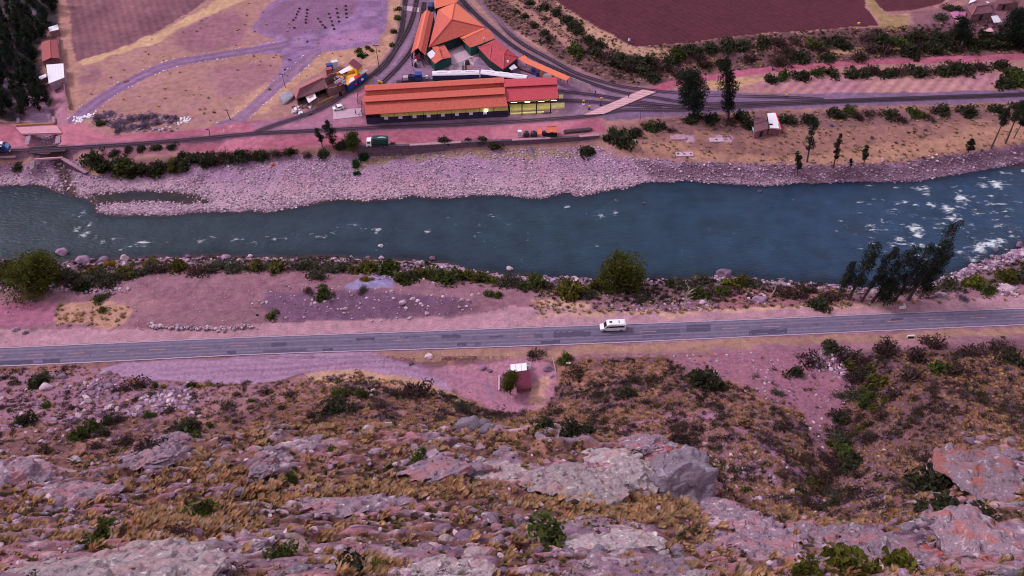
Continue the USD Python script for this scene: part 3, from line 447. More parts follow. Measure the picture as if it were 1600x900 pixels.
# ---------------------------------------------------------------- river
R = Sheet(-240, 240, 138, 206, .36, A(34, 46, 58))
dep = -6 - height(R.X, R.Y)
wc = R.col * 0 + A(38, 58, 78); wl = sstep(40, -110, R.X); wc += (A(44, 57, 68) - wc) * wl[..., None] * .9
wc += (A(36, 62, 98) - wc) * (sstep(0, 130, R.X) * .6)[..., None]
wc += (A(22, 30, 48) - wc) * (sstep(1.9, .5, dep + (R.no - .5) * .8) * .75)[..., None]
wc += (A(64, 46, 48) - wc) * (sstep(.75, .1, dep + (R.no - .5) * .3) * .9 * sstep(60, -60, R.X))[..., None]
wc += (A(36, 52, 68) - wc) * (sstep(.5, .75, n2(R.X * .35, R.Y, 5, 61, 4)) * .4)[..., None]
FOAM = [(1355,290,14,4,.9),(1440,294,22,6,1),(1540,278,10,4,.9),(1557,288,18,8,1.4),(1535,290,14,6,1.1),(1502,310,16,9,1.3),(1458,320,16,6,1.2),(1480,326,22,10,1.1),(1525,332,14,9,1.1),(1490,342,20,6,1.1),(1475,350,16,5,.8),(1400,318,16,4,1),(1378,345,5,6,.9),(1432,358,22,12,1.2),(1434,368,12,5,1.4),(1405,374,14,6,1.1),(1410,350,10,5,.7),(1362,381,9,5,1),(1320,352,12,5,.6),(1308,362,9,4,.6),(1338,365,10,4,.5),(1545,380,30,9,1.3),(1530,388,14,10,1.4),(1565,376,14,6,1.2),(1440,385,14,6,.9),(1395,385,10,5,.8),(1520,405,16,10,.8),
        (886,323,10,4,.9),(964,313,8,4,.7),(962,332,9,7,.8),(935,335,16,10,.9),(915,333,8,6,.6),(850,337,8,4,.5),(815,344,12,4,.5),(825,372,7,8,.6),(930,384,14,6,.6),(880,382,10,4,.4),(1110,358,7,6,.6),(1145,365,12,5,.4),(1065,392,4,5,.6),(815,408,4,6,.6),(1010,420,10,4,.5),(1240,313,8,4,.4),
        (700,341,10,4,.8),(680,345,12,3,.5),(670,362,10,5,.9),(715,351,8,4,.5),(742,369,5,5,.8),(765,338,18,7,.7),(778,340,14,6,.6),(750,350,14,6,.5),(625,360,16,6,.5),(605,380,12,5,.4),
        (588,360,14,7,1.1),(570,358,12,6,.8),(545,352,22,4,.9),(522,362,10,8,1.),(500,370,14,5,1.),(485,366,16,6,.6),(460,368,12,4,.6),(445,373,14,4,.8),(428,374,12,5,.9),(416,372,6,10,.6),(400,380,12,5,.8),(370,374,16,6,.9),(335,371,14,5,.8),(315,378,14,7,.9),(300,374,16,5,.6),(268,375,10,5,.6),
        (127,335,8,8,1.2),(118,358,12,7,1.3),(132,365,12,9,1.2),(140,350,8,10,.9),(160,378,9,5,.9),(178,373,9,4,1.),(190,373,10,4,.7),(205,385,12,5,.9),(222,380,16,7,1.2),(232,377,10,4,1.),(190,390,8,4,.8),(150,371,10,6,.7),(20,302,12,4,.7),(40,307,14,4,.6),(56,310,6,3,1.),(75,316,14,4,.5),(100,330,16,4,.5),(115,337,12,4,.5),(20,338,14,4,.6),(48,345,16,4,.5),(70,347,12,5,.5),(70,357,10,4,.5),(90,360,12,5,.3),(70,381,8,4,.4)]
_fr2 = random.Random(8)
for _ in range(150): _x = _fr2.uniform(1340, 1600); FOAM.append((_x, _fr2.uniform(np.interp(_x, (1330, 1600), (300, 262)), np.interp(_x, (1330, 1480, 1600), (425, 410, 385))), _fr2.uniform(7, 20), _fr2.uniform(2, 4.5), _fr2.uniform(.45, .95)))
for _ in range(60): FOAM.append((_fr2.uniform(0, 1330), _fr2.uniform(340, 395), _fr2.uniform(8, 18), _fr2.uniform(2, 4), _fr2.uniform(.3, .55)))
env = np.zeros(R.X.shape)
for x, y, w_, h_, st in FOAM:
    c = pz(x, y, -6); ex = np.linalg.norm(pz(x + w_, y, -6) - c) * .8; ey = np.linalg.norm(pz(x, y + h_, -6) - c) * .8
    near = (np.abs(R.X - c[0]) < 3 * ex) & (np.abs(R.Y - c[1]) < 3 * ey)
    env[near] = np.maximum(env[near], st * (1.2 if x > 1300 else 1.05) * np.exp(-((R.X[near] - c[0]) / ex) ** 2 - ((R.Y[near] - c[1] - .25 * (R.X[near] - c[0]) * (x < 800) * 0) / ey) ** 2))
rid = 1 - np.abs(2 * n2(R.X * .75, R.Y * 1.2, 2.6, 62, 4) - 1) * 4.2; rid2 = 1 - np.abs(2 * n2(R.X, R.Y, 1.2, 63, 3) - 1) * 2.6
sp = n2(R.X, R.Y, .9, 64, 2)
foam = np.clip(sstep(.26, .72, env * np.clip(rid, 0, 1) * (.5 + .5 * np.clip(rid2, 0, 1)) + .12 * env), 0, 1) + sstep(.75, .82, sp) * sstep(.55, .7, R.nb) * .35
foam = np.clip(foam, 0, 1)
froth = np.clip(env * (.5 + .5 * np.clip(rid, 0, 1)), 0, 1.3)
rough_w = np.clip(env, 0, 1)
rz_ = WATER_Z + (n2(R.X, R.Y * .8, 2.6, 65, 3) - .5) * (.2 + .22 * sstep(20, 90, R.X) + .6 * gaussian_filter(rough_w, 4)) + foam * .12 + (n2(R.X, R.Y, 6, 66, 2) - .5) * .15
water_m = usdkit.material(stage, '/World/Looks/river_water', {
    'a': ('attribute', {'attribute': 'col'}), 'g': ('geometry', {}), 'mp': ('mapping', {'scale': (.55, 1.0, 1.0), 'rotation': (0, 0, .3)}), 'n': ('noise_texture', {'scale': 1.3, 'detail': 5, 'roughness': .6}), 'mq': ('mapping', {'scale': (.38, 1.0, 1.0), 'rotation': (0, 0, .12)}), 'n3': ('noise_texture', {'scale': .16, 'detail': 3}),
    'mr': ('map_range', {'from_min': .3, 'from_max': .7, 'to_min': .8, 'to_max': 1.2}), 'hs': ('hsv', {}), 'fo': ('attribute', {'attribute': 'foam'}), 'nf': ('noise_texture', {'scale': 1.5, 'detail': 7, 'roughness': .68, 'type': 'fBM'}), 'fm': ('math', {'math_type': 'multiply_add', 'value2': 3.0, 'value3': -1.85}), 'fa': ('math', {'math_type': 'add'}), 'fr': ('map_range', {'range_type': 'smoothstep', 'from_min': .12, 'from_max': 1.05, 'to_min': 0., 'to_max': .92, 'clamp': True}), 'mf': ('mix_color', {'b': tuple(A(214, 220, 232))}), 'b': ('bump', {'strength': .7, 'distance': .35}), 'p': ('principled_bsdf', {'roughness': .22, 'ior': 1.33, 'specular_ior_level': .3})},
    [('g.position', 'mp.vector'), ('mp.vector', 'n.vector'), ('g.position', 'n3.vector'), ('n3.fac', 'mr.value'), ('mr.result', 'hs.value'), ('a.color', 'hs.color'), ('hs.color', 'mf.a'), ('fo.fac', 'fa.value1'), ('g.position', 'mq.vector'), ('mq.vector', 'nf.vector'), ('nf.fac', 'fm.value1'), ('fm.value', 'fa.value2'), ('fa.value', 'fr.value'), ('fr.result', 'mf.fac'), ('mf.result', 'p.base_color'), ('n.fac', 'b.height'), ('b.normal', 'p.normal')], surface='p.BSDF')
kk = (dep[:-1, :-1] > -.7)
put_grid('river', R.X, R.Y, rz_, kk, wc, water_m, extra=froth)
for sx in (-1, 1): tag(obj('river', trimesh.creation.box([400, 60, .5], trimesh.transformations.translation_matrix([sx * 440, 172, -6.35])), mat('far_water', (50, 62, 85), .2)), kind='structure')
# ---------------------------------------------------------------- the asphalt road
RN = [(-220,553),(0,543.5),(200,535),(400,526.5),(600,519.5),(800,512.5),(1000,505.5),(1200,498),(1400,489.5),(1600,481.5),(1800,472)]
RS = [(-220,583),(0,573),(200,564),(400,554.5),(600,548),(800,542),(1000,534.5),(1200,525.5),(1400,516.5),(1600,508),(1800,500)]
rn, rs = spline([pz(x, y, 0) for x, y in RN], 1.0), spline([pz(x, y, 0) for x, y in RS], 1.0)
def res(L, n): d = np.r_[0, np.cumsum(np.linalg.norm(np.diff(L, axis=0), axis=1))]; t = np.linspace(0, d[-1], n); return np.stack([np.interp(t, d, L[:, k]) for k in range(3)], 1)
NR = 420; rn, rs = res(rn, NR), res(rs, NR)
def ribbon(f0, f1, i0, i1, z, n=2, rag=0, seed=0):
    i = np.linspace(i0, i1, max(2, int(abs(i1 - i0)) + 1)); k = np.arange(NR); rr = random.Random(seed)
    a = np.stack([np.interp(i, k, rn[:, c]) for c in range(3)], 1); b = np.stack([np.interp(i, k, rs[:, c]) for c in range(3)], 1)
    rows = []
    for q in range(n):
        f = f0 + (f1 - f0) * q / (n - 1); ff = np.full(len(i), f)
        if rag: ff = ff + np.array([rr.uniform(-rag, rag) for _ in i]) * (q in (0, n - 1))
        p = a + (b - a) * ff[:, None]; p[:, 2] = z + .10 * (1 - (2 * ff - 1) ** 2); rows.append(p)
    P = np.stack(rows, 1); m = len(i); idx = np.arange(m * n).reshape(m, n)
    f = np.concatenate([np.stack([idx[:-1, :-1], idx[1:, :-1], idx[1:, 1:]], -1).reshape(-1, 3), np.stack([idx[:-1, :-1], idx[1:, 1:], idx[:-1, 1:]], -1).reshape(-1, 3)])
    return P.reshape(-1, 3), f[:, ::-1]
def road_i(px): k = np.array([ (800 + F * p[0] / (p[1] * S45 + (146) * S45)) for p in (rn + rs) / 2]); return np.interp(px, k, np.arange(NR))
asphalt = mat('asphalt', (104, 92, 120), .9, .22, .7); road = tag(UsdGeom.Xform.Define(stage, numbered('/World', 'asphalt_road')), kind='structure')
obj('carriageway', ribbon(-.015, 1.015, 0, NR - 1, .10, 9), asphalt, road, True)
wl = mat('road_line_white', (205, 180, 205), .8, .25, 1.2); yl = mat('road_line_orange', (162, 122, 118), .8, .3, 1.2); pm_ = [mat('asphalt_patch', (78, 70, 98), .9, .15, 1.), mat('asphalt_worn', (88, 78, 106), .9, .15, 1.)]
obj('edge_line', ribbon(.005, .03, 0, NR - 1, .106), wl, road); obj('edge_line', ribbon(.968, .993, 0, NR - 1, .106), wl, road)
PATCH = [(0,52,.74,.93),(67,94,.74,.95),(140,143,.6,.7),(355,369,.76,.9),(424,448,.42,.6),(411,479,.78,.95),(504,520,.8,.94),(556,586,.30,.44),(625,657,.28,.36),(690,720,.28,.46),(714,729,.72,.88),(742,752,.72,.88),(765,786,.42,.52),(845,875,.76,.92),(835,848,.38,.6),(865,923,.26,.62),(926,1002,.04,.93),(1003,1062,.3,.88),(1072,1110,.2,.6),(1392,1411,.3,.5),(1268,1280,.42,.52),(1170,1230,.62,.9)]
worn = mat('asphalt_wheel_track', (118, 104, 132), .9, .2, .8)
for k, (f0, f1) in enumerate(((.10, .19), (.30, .38), (.62, .70), (.80, .88))): obj('worn_strip', ribbon(f0, f1, 0, NR - 1, .1025, 3, .012, 50 + k), worn, road)
for k, (a, b, f0, f1) in enumerate(PATCH): obj('asphalt_patch', ribbon(f0, f1, road_i(a), road_i(b), .1035, 4, .035, k), pm_[k % 3 == 2], road)
for k in range(-3, 29):
    x = 43 + 63.3 * k + .06 * k * k * .5
    if any(a - 14 < x + 12 < b + 8 and f0 < .55 < f1 + .05 for a, b, f0, f1 in PATCH) and k % 5 != 0: continue
    if 480 < x < 1010 and k % 3: continue
    obj('centre_dash', ribbon(.47, .505, road_i(x), road_i(x + 26), .1065), yl, road)
# ---------------------------------------------------------------- railway tracks
railm = mat('rail_steel', (88, 72, 92), .4, .2, 2., .6); sleeperm = mat('sleeper_wood', (82, 60, 74), .9, .35, 2.)
def sweep(L, w, h, z):
    T = np.gradient(L, axis=0); N = np.stack([-T[:, 1], T[:, 0], 0 * T[:, 0]], 1); N /= np.linalg.norm(N, axis=1)[:, None]; n = len(L)
    P = np.concatenate([L + N * w / 2 + [0, 0, z], L + N * w / 2 + [0, 0, z + h], L - N * w / 2 + [0, 0, z + h], L - N * w / 2 + [0, 0, z]]); f = []
    i = np.arange(n - 1)
    for q in range(3): f += [np.stack([q * n + i, (q + 1) * n + i + 1, q * n + i + 1], 1), np.stack([q * n + i, (q + 1) * n + i, (q + 1) * n + i + 1], 1)]
    return P, np.concatenate(f)[:, ::-1]
def offset(L, o): T = np.gradient(L, axis=0); N = np.stack([-T[:, 1], T[:, 0], 0 * T[:, 0]], 1); N /= np.linalg.norm(N, axis=1)[:, None]; return L + N * o
TS = []
for (lab, _), w_ in zip(TRACKS, TW):
    L = spline(w_[::4] if len(w_) > 12 else w_, 1.2); L[:, 2] = .05; TS.append(L)
    t = thing('railway_track', lab, 'railway track')
    for o in (-.5, .5): obj('rail', sweep(offset(L, o), .11, .17, .17), railm, t)
    S = spline(L, .72); T = np.gradient(S, axis=0); A_ = np.arctan2(T[:, 1], T[:, 0]); b = MB(); rr = random.Random(len(TS))
    for p, a in zip(S, A_): b.box(p + [0, 0, .1], (.26, 2.0, .14), a + rr.uniform(-.04, .04))
    tag(b.put('sleepers', sleeperm, t), kind='stuff')
# ---------------------------------------------------------------- buildings of the station
def P3(*q): return np.array([pz(*a) for a in q])
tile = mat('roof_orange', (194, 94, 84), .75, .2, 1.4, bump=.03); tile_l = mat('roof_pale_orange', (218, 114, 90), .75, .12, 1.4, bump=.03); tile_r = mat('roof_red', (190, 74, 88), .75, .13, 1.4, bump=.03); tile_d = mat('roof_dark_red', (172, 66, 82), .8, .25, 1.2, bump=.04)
tile_b = mat('roof_brown_tiles', (124, 82, 96), .9, .35, 1.6, bump=.06); tile_m = mat('roof_maroon', (108, 34, 64), .6, .1, 1.); navy = mat('navy_cladding', (56, 48, 76), .6, .15, .8); yel = mat('interior_glow_yellow', (226, 222, 128), .6, .25, 1.2); white = mat('white_paint', (232, 226, 242), .5, .07, 1.)  # yel: glow of the lit interior put into the panel colour
green = mat('green_wall', (30, 76, 74), .7, .2, .9); greend = mat('dark_green_wall', (26, 48, 50), .7, .25, .9); conc = mat('concrete', (190, 160, 180), .9, .16, .8); concd = mat('old_concrete', (150, 122, 142), .9, .3, .7); steel = mat('dark_steel', (52, 44, 60), .5, .2, 1.); dark = mat('dark_interior', (30, 22, 32), .95, .3, 1.); brick_m = mat('adobe', (128, 88, 98), .95, .35, .8, bump=.05)
plat = mat('platform_lamplight', (222, 214, 156), .8, .15, .8); tinr = mat('tin_roof', (214, 208, 226), .45, .12, 1., .2); blue = mat('blue_paint', (34, 62, 140), .5, .2, 1.); yellow = mat('yellow_paint', (226, 170, 50), .6, .15, 1.); red = mat('red_paint', (200, 40, 70), .6, .15, 1.)  # plat: lamplight on the platform put into its yellow colour
def slope(parent, name, m, *q, th=.16): return MB().slab(P3(*q) if len(q[0]) == 3 and q[0][0] > 3 and not isinstance(q[0], np.ndarray) else np.array(q), th).put(name, m, parent)
def inset(P, f): P = np.array(P); c = P.mean(0); return c + (P - c) * f
def walls(parent, P, f, top, m, base=0., name='wall', skip=()):
    Q = inset(P, f)
    for k in range(len(Q)):
        if k not in skip: a, b = Q[k].copy(), Q[(k + 1) % len(Q)].copy(); a[2] = b[2] = base; MB().wall(a, b, top - base, .22).put(name, m, parent)
# the long shed: two gables side by side, each with a raised ridge vent
sh = thing('train_shed', 'long shed with an orange double gabled roof and navy front wall', 'shed')
EL, ER = pz(571, 179, 4.5), pz(793.5, 165.8, 4.5)
slope(sh, 'roof_slope', tile, (571,179,4.5), (793.5,165.8,4.5), (789,145,6.55), (568.5,157.6,6.55))
slope(sh, 'ridge_vent', tile, (567.5,159.2,6.95), (789,146.4,6.95), (789,137.6,7.35), (568,151.8,7.35))
a, b = pz(568, 151.8, 7.35), pz(789, 137.6, 7.35); back = lambda p, dy, dz: p + np.array([.06 * dy, dy, dz])
MB().slab([a, b, back(b, 1.5, -.5), back(a, 1.5, -.5)], .14).put('ridge_vent', tile, sh); MB().slab([back(a, .9, -.5), back(b, .9, -.5), back(b, 2.4, -1.3), back(a, 2.4, -1.3)], .14).put('roof_slope', tile, sh)
slope(sh, 'roof_slope', tile, (570.5,151.2,6.25), (788,136.6,6.25), (787.5,127.8,8.0), (571,140.2,8.0))
slope(sh, 'ridge_vent', tile, (570,141.6,8.2), (788,128.9,8.2), (787.5,121.8,8.6), (569.5,134.4,8.6))
a, b = pz(569.5, 134.4, 8.6), pz(787.5, 121.8, 8.6); MB().slab([a, b, back(b, 1.3, -.45), back(a, 1.3, -.45)], .14).put('ridge_vent', tile, sh); MB().slab([back(a, .8, -.6), back(b, .8, -.6), back(b, 5.2, -4), back(a, 5.2, -4)], .14).put('roof_slope', tile, sh)
bk, bkr = back(a, 4.7, 0), back(b, 4.7, 0); wa, wb = pz(574, 194, 0), pz(793.5, 182.2, 0)
for p, q, h in ((wa, bk * [1, 1, 0], 4.4), (wb, bkr * [1, 1, 0], 4.4), (bk * [1, 1, 0], bkr * [1, 1, 0], 4.2)): MB().wall(p, q, h, .25).put('wall', navy, sh)
for p in (wa, wb):
    ang = wb - wa; mid = p + np.array([0, 6.5, 0]); MB().slab([p + [0, .2, 4.4], p + [0, 12, 4.4], p + [.1, 8.6, 7.6], p + [.1, 4.8, 6.4]], .2).put('gable_end', navy, sh)
u = (wb - wa) / np.linalg.norm(wb - wa); LN = np.linalg.norm(wb - wa); ang = math.atan2(u[1], u[0]); nf = np.array([u[1], -u[0], 0])
for k in range(10):
    w_ = LN / 10; c = wa + u * (k + .5) * w_; MB().box(c + [0, 0, 1.2], (w_ - .22, .16, 2.4), ang).put('wall_panel', navy, sh)
    if 0 < k < 10: MB().box(c + nf * .02 + [0, 0, 3.3], (w_ - .12, .12, 1.75), ang).put('yellow_strip', yel, sh)  # strip painted yellow to stand for light from inside the shed
    if 0 < k < 9: wn = MB().box(c + nf * .1 - u * .6 + [0, 0, 1.95], (1.25, .1, 1.0), ang).put('window', white, sh)
MB().box(wa + u * LN / 2 - nf * .3 + [0, 0, 3.7], (LN, .3, 1.5), ang).put('wall_beam', navy, sh)
# open shed with red roof
rs_ = thing('open_train_shed', 'open sided red roofed shed on steel posts above a platform with painted yellow lamplight', 'shed')
slope(rs_, 'roof_slope', tile_r, (789.4,158.6,4.9), (872.5,153.8,4.9), (870.5,130.4,7.3), (788.2,134.2,7.3))
slope(rs_, 'ridge_vent', tile_r, (787.6,135.6,7.6), (870.8,131.6,7.6), (870,120.4,8.4), (786.2,123.6,8.4))
a, b = pz(786.2, 123.6, 8.4), pz(870, 120.4, 8.4); MB().slab([a, b, back(b, 5.6, -3.6), back(a, 5.6, -3.6)], .15).put('roof_slope', tile_r, rs_)
for x, y in ((795.6, 179.4), (815.6, 180), (838, 177.8), (860, 176.2)):
    p = pz(x, y, 0); MB().box(p + [0, 0, 2.5], (.32, .32, 5.0)).put('post', steel, rs_); MB().box(p + [0, 9.5, 2.9], (.32, .32, 5.8)).put('post', steel, rs_)
MB().box((pz(795, 180, 0) + pz(862, 176.2, 0)) / 2 + [0, .1, .12], (np.linalg.norm(pz(795, 180, 0) - pz(862, 176, 0)), .3, .24), .06).put('kerb', steel, rs_)
for q in (((796,163.5),(881.5,160.2),(882.5,167.2),(797,172.5)), ((873,148),(880,147.2),(880,152.4),(873.5,153.5)), ((797,176),(850,173.4),(850,175.4),(797,178.4))):
    P = np.array([pz(x, y, .5) for x, y in q]); MB().slab(P, .5).put('platform', plat, rs_)
P = P3((800,150,.1), (868,147,.1), (868,156,.1), (800,160,.1)); MB().wall(pz(797, 161, 0), pz(868, 157.5, 0), 2.6, .2).put('partition', yel, rs_)
lampm = usdkit.material(stage, '/World/Looks/lamp_glow', {'e': ('emission', {'color': (1.0, .95, .5), 'strength': 30.})}, [], surface='e.emission')
for k, (x, y) in enumerate(((803, 160), (824, 159), (846, 158), (866, 157))):
    p = pz(x, y, 4.3); MB().box(p + [0, 0, .08], (2.0, .34, .1)).put('lamp_housing', steel, rs_); MB().box(p, (1.8, .26, .05)).put('lamp_tube', lampm, rs_)
fl_ = MB().box(pz(759.5, 173.2, 2.9), (.7, .3, .5), .05).put('flood_lamp', usdkit.material(stage, '/World/Looks/lamp_white', {'e': ('emission', {'color': (.95, .95, 1.0), 'strength': 6.})}, [], surface='e.emission'), sh)
# long narrow gabled shed left of the hall
ns = thing('narrow_shed', 'narrow orange gabled shed with open near end beside the curving tracks', 'shed')
slope(ns, 'roof_slope', tile, (642,83.3,4.2), (650,76.5,5.5), (664.5,17,5.5), (658.5,23.2,4.2)); slope(ns, 'roof_slope', tile, (664.6,86.2,4.2), (677.8,23.8,4.2), (671.5,17.5,5.5), (657.2,79.5,5.5))
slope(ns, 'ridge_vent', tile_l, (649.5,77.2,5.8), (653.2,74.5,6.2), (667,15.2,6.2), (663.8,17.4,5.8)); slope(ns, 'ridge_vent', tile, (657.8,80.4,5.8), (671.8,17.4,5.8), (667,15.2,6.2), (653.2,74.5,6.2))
for x, y in ((644.5, 103), (661.5, 104), (645, 92), (662.5, 92)): p = pz(x, y, 0); MB().box(p + [0, 0, 2.1], (.3, .3, 4.2)).put('post', steel, ns)
Q = P3((645,101,0), (662,102,0), (677,40,0), (660,40,0))
MB().wall(Q[0] + [.6, 4, 0], Q[3] + [0, 4, 0], 3.9, .2).put('wall', greend, ns); MB().wall(Q[1] + [0, 4, 0], Q[2] + [0, 4, 0], 3.9, .2).put('wall', concd, ns); MB().box((Q[0] + Q[1]) / 2 + [0, 9, 2], (3.2, .3, 3.8)).put('inner_wall', dark, ns)  # near-black sheet across the inside stands in for the shade there
MB().slab(P3((646,103.5,.3), (663,104,.3), (664,98,.3), (648,97.5,.3)), .3).put('floor', concd, ns)
for x, y, h, m in ((650,101,1.6,white), (651.5,97,2.2,red), (650,93,2.,steel), (655,92,1.8,concd), (649.5,104,1.2,steel)): MB().box(pz(x, y, .3) + [0, 0, h / 2], (.9, .7, h), .3).box(pz(x, y, .3) + [.1, .1, h + .2], (.5, .5, .4), .5).put('stored_goods', m, ns)
# the hall with a big hipped roof
hl = thing('station_hall', 'largest orange hipped roof hall with dark green walls at the wye', 'hall')
C1, C2, C3, C4, AP = (670,74,4.2), (758.3,43.2,4.2), (711,4.5,5.8), (684.5,14,4.2), (706,31,8.2)
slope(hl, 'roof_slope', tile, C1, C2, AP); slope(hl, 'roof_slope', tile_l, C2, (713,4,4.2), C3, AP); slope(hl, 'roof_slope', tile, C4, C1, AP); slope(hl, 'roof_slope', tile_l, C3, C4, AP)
for q in (C1, C2, C3): MB().tube([pz(*q) + [0, 0, .08], pz(*AP) + [0, 0, .1]], .16, 5).put('hip_cap', tile_r, hl)
walls(hl, P3(C1, C2, (713,4,4.2), C4), .93, 4.2, greend)
P = inset(P3(C1, C2, (713,4,4.2), C4), .93); u = P[1] - P[0]; u[2] = 0; u /= np.linalg.norm(u); ang = math.atan2(u[1], u[0]); nf = np.array([u[1], -u[0], 0])
for x in (14.5, 17.5, 19.2, 21): MB().box(P[0] * [1, 1, 0] + u * x + nf * .16 + [0, 0, 2.5], (1.1, .12, .9), ang).put('window', white if x > 14 and x < 18 else conc, hl)
MB().box(P[0] * [1, 1, 0] + u * 16 + nf * .15 + [0, 0, 1.1], (1.1, .1, 2.2), ang).put('door', dark, hl)
an = thing('station_annexe', 'pale orange roofed annexe cut by the top edge behind the hall', 'building')
slope(an, 'roof_slope', tile_l, (679.5,13.2,5.2), (683,-16,6.8), (700,-22,6.8), (714,3.5,5.2)); slope(an, 'roof_slope', tile_l, (679.5,13.2,5.2), (677,-16,4.5), (683,-16,6.8)); slope(an, 'roof_slope', tile_l, (700,-22,6.8), (720,-5,4.5), (714,3.5,5.2))
walls(an, P3((680,12,4.5), (678,-18,4.5), (702,-22,4.5), (716,2,4.5)), .95, 4.4, greend)
# small green walled house
gh = thing('green_house', 'small green walled house with orange gable roof and one white roof panel', 'house')
slope(gh, 'roof_slope', tile, (674.5,73.5,3.4), (694,69,3.2), (706,89.2,3.2), (690.8,92.2,4.5), (684.5,72,4.5)); slope(gh, 'roof_slope', tile, (679.5,99.5,3.2), (690.8,92.2,4.5), (682,81.5,4.5), (673,92,3.2)); slope(gh, 'roof_slope', tile, (690.8,92.2,4.5), (684.5,72,4.5), (674.5,73.5,3.8), (682,84.5,4.0))
slope(gh, 'white_roof_panel', tinr, (666,84.2,3.4), (673,92,3.4), (682,84.8,4.2), (675.5,77.4,4.2), th=.1); MB().tube([pz(690.8, 92.2, 4.55), pz(686, 84, 4.58)], .14, 5).put('ridge_cap', tile_l, gh)
walls(gh, P3((679,99.5,3.2), (705.5,89.5,3.2), (694,70,3.2), (668,84.5,3.2)), .95, 3.2, green); a, b = inset(P3((679,99.5,3.2), (705.5,89.5,3.2), (694,70,3.2), (668,84.5,3.2)), .95)[:2]
MB().slab([a + [0, 0, -.05], b + [0, 0, -.05], (a + b) / 2 + [0, 0, 1.15]], .12).put('gable_end', green, gh)
# green wing on the right of the courtyard
wg = thing('courtyard_wing', 'orange roofed wing with teal green wall facing the paved court', 'building')
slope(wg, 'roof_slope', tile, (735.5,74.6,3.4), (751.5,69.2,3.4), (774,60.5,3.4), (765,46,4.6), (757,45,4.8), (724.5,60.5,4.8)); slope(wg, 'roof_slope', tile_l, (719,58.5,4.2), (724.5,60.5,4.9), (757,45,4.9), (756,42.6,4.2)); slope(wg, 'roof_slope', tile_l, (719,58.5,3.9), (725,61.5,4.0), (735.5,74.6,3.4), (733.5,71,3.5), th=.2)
walls(wg, P3((735,75.5,3.3), (752,69.8,3.3), (774,61,3.3), (762,46,3.3), (722,60,3.3)), .95, 3.5, green); MB().box(pz(740.5, 77.5, 1.6), (.8, .5, .7), .5).put('window', white, wg); MB().tube([pz(757, 66, 4.2), pz(757, 66, 4.2) + [0, 0, 1.6]], .08).put('mast', steel, wg); m = trimesh.creation.icosphere(2, .55); m.apply_transform(np.diag([1, .35, 1, 1])); m.apply_translation(pz(756.6, 60.8, 5.2)); MB().tm(m).put('dish', white, wg)
# red hipped house
rh = thing('red_hipped_house', 'dark red roofed house with two crossing hipped roofs beside the coaches', 'house')
R1, R2, LW, TR_, RT, BT, P2_ = (768,68,5.4), (792,76,5.4), (747,74.2,3.4), (774.5,61,3.4), (810.5,89.5,3.4), (786,108.3,3.2), (787.5,84,5.2)
slope(rh, 'roof_slope', tile_d, LW, (765,93.5,3.4), P2_, R1); slope(rh, 'roof_slope', tile_d, LW, R1, TR_); slope(rh, 'roof_slope', tile_d, TR_, R1, R2, RT); slope(rh, 'roof_slope', tile_d, R1, P2_, R2); slope(rh, 'roof_slope', tile_d, (765,93.5,3.4), BT, P2_); slope(rh, 'roof_slope', tile_d, BT, RT, P2_); slope(rh, 'roof_slope', tile_d, P2_, RT, R2)
hipm = mat('hip_tiles', (206, 96, 100), .8, .15, 1.5)
for a, b in ((R1, (765,93.5,3.4)), (R2, P2_), (P2_, BT), (R1, LW), (P2_, RT)): MB().tube([pz(*a) + [0, 0, .1], pz(*b) + [0, 0, .1]], .15, 5).put('hip_cap', hipm, rh)
walls(rh, P3(LW, (765,93.5,3.4), BT, RT, TR_), .94, 3.3, greend); MB().box(pz(793.5, 96, 5.0), (.6, .6, .5), .4).put('skylight', white, rh)
# porch by the red house
pc = thing('porch', 'small porch with a white panel roof against the dark red roofed house', 'porch'); MB().slab(P3((795,106,2.6), (803,99.8,2.6), (808.5,105.8,2.6), (799,109.5,2.6)), .12).put('panel_roof', tinr, pc)
for x, y in ((793, 110.5), (800, 113.5), (808, 108)): MB().box(pz(x, y, 0) + [0, 0, 1.3], (.2, .2, 2.6)).put('post', steel, pc)
# platform canopy
cp = thing('platform_canopy', 'pale orange canopy strip on posts in front of a white panelled wall', 'canopy')
slope(cp, 'roof_slope', tile_l, (810,91,4.2), (820,86,4.2), (824.5,91.5,4.3), (817.5,97,4.0)); slope(cp, 'roof_slope', tile_l, (817.5,97,4.0), (824.5,91.5,4.3), (891,120,4.3), (884.5,126.2,4.0))
a, b = pz(824, 104, 0), pz(922, 142.5, 0)
for k in range(13):
    p, q = a + (b - a) * (k + .04) / 13, a + (b - a) * (k + .96) / 13; MB().wall(p, q, 2.5, .14).put('wall_panel', conc, cp)
for k in range(7): p = a + (b - a) * k / 9 + np.array([-.5, -.4, 0]); MB().box(p + [0, 0, 2], (.2, .2, 4.)).put('post', steel, cp)
lm = thing('lumber_pile', 'rusty beams lying beside the canopy wall and blue drums', 'beams')
for k in range(5): a = pz(806 + 2 * k, 103 + 1.5 * k, .3); b = pz(832 + 2 * k, 113 + 1.2 * k, .3); MB().box((a + b) / 2 + [0, 0, .1 * k], (np.linalg.norm(b - a), .35, .3), math.atan2(*(b - a)[1::-1])).put('beam', mat('rust', (120, 74, 78), .9, .3, 1.), lm)
def lathe(prof, n=14): return trimesh.creation.revolve(np.array(prof), sections=n)
drum = lathe([(0, 0), (.42, 0), (.44, .05), (.42, .42), (.45, .46), (.42, .5), (.42, .95), (.44, 1.0), (.38, 1.03), (0, 1.0)])
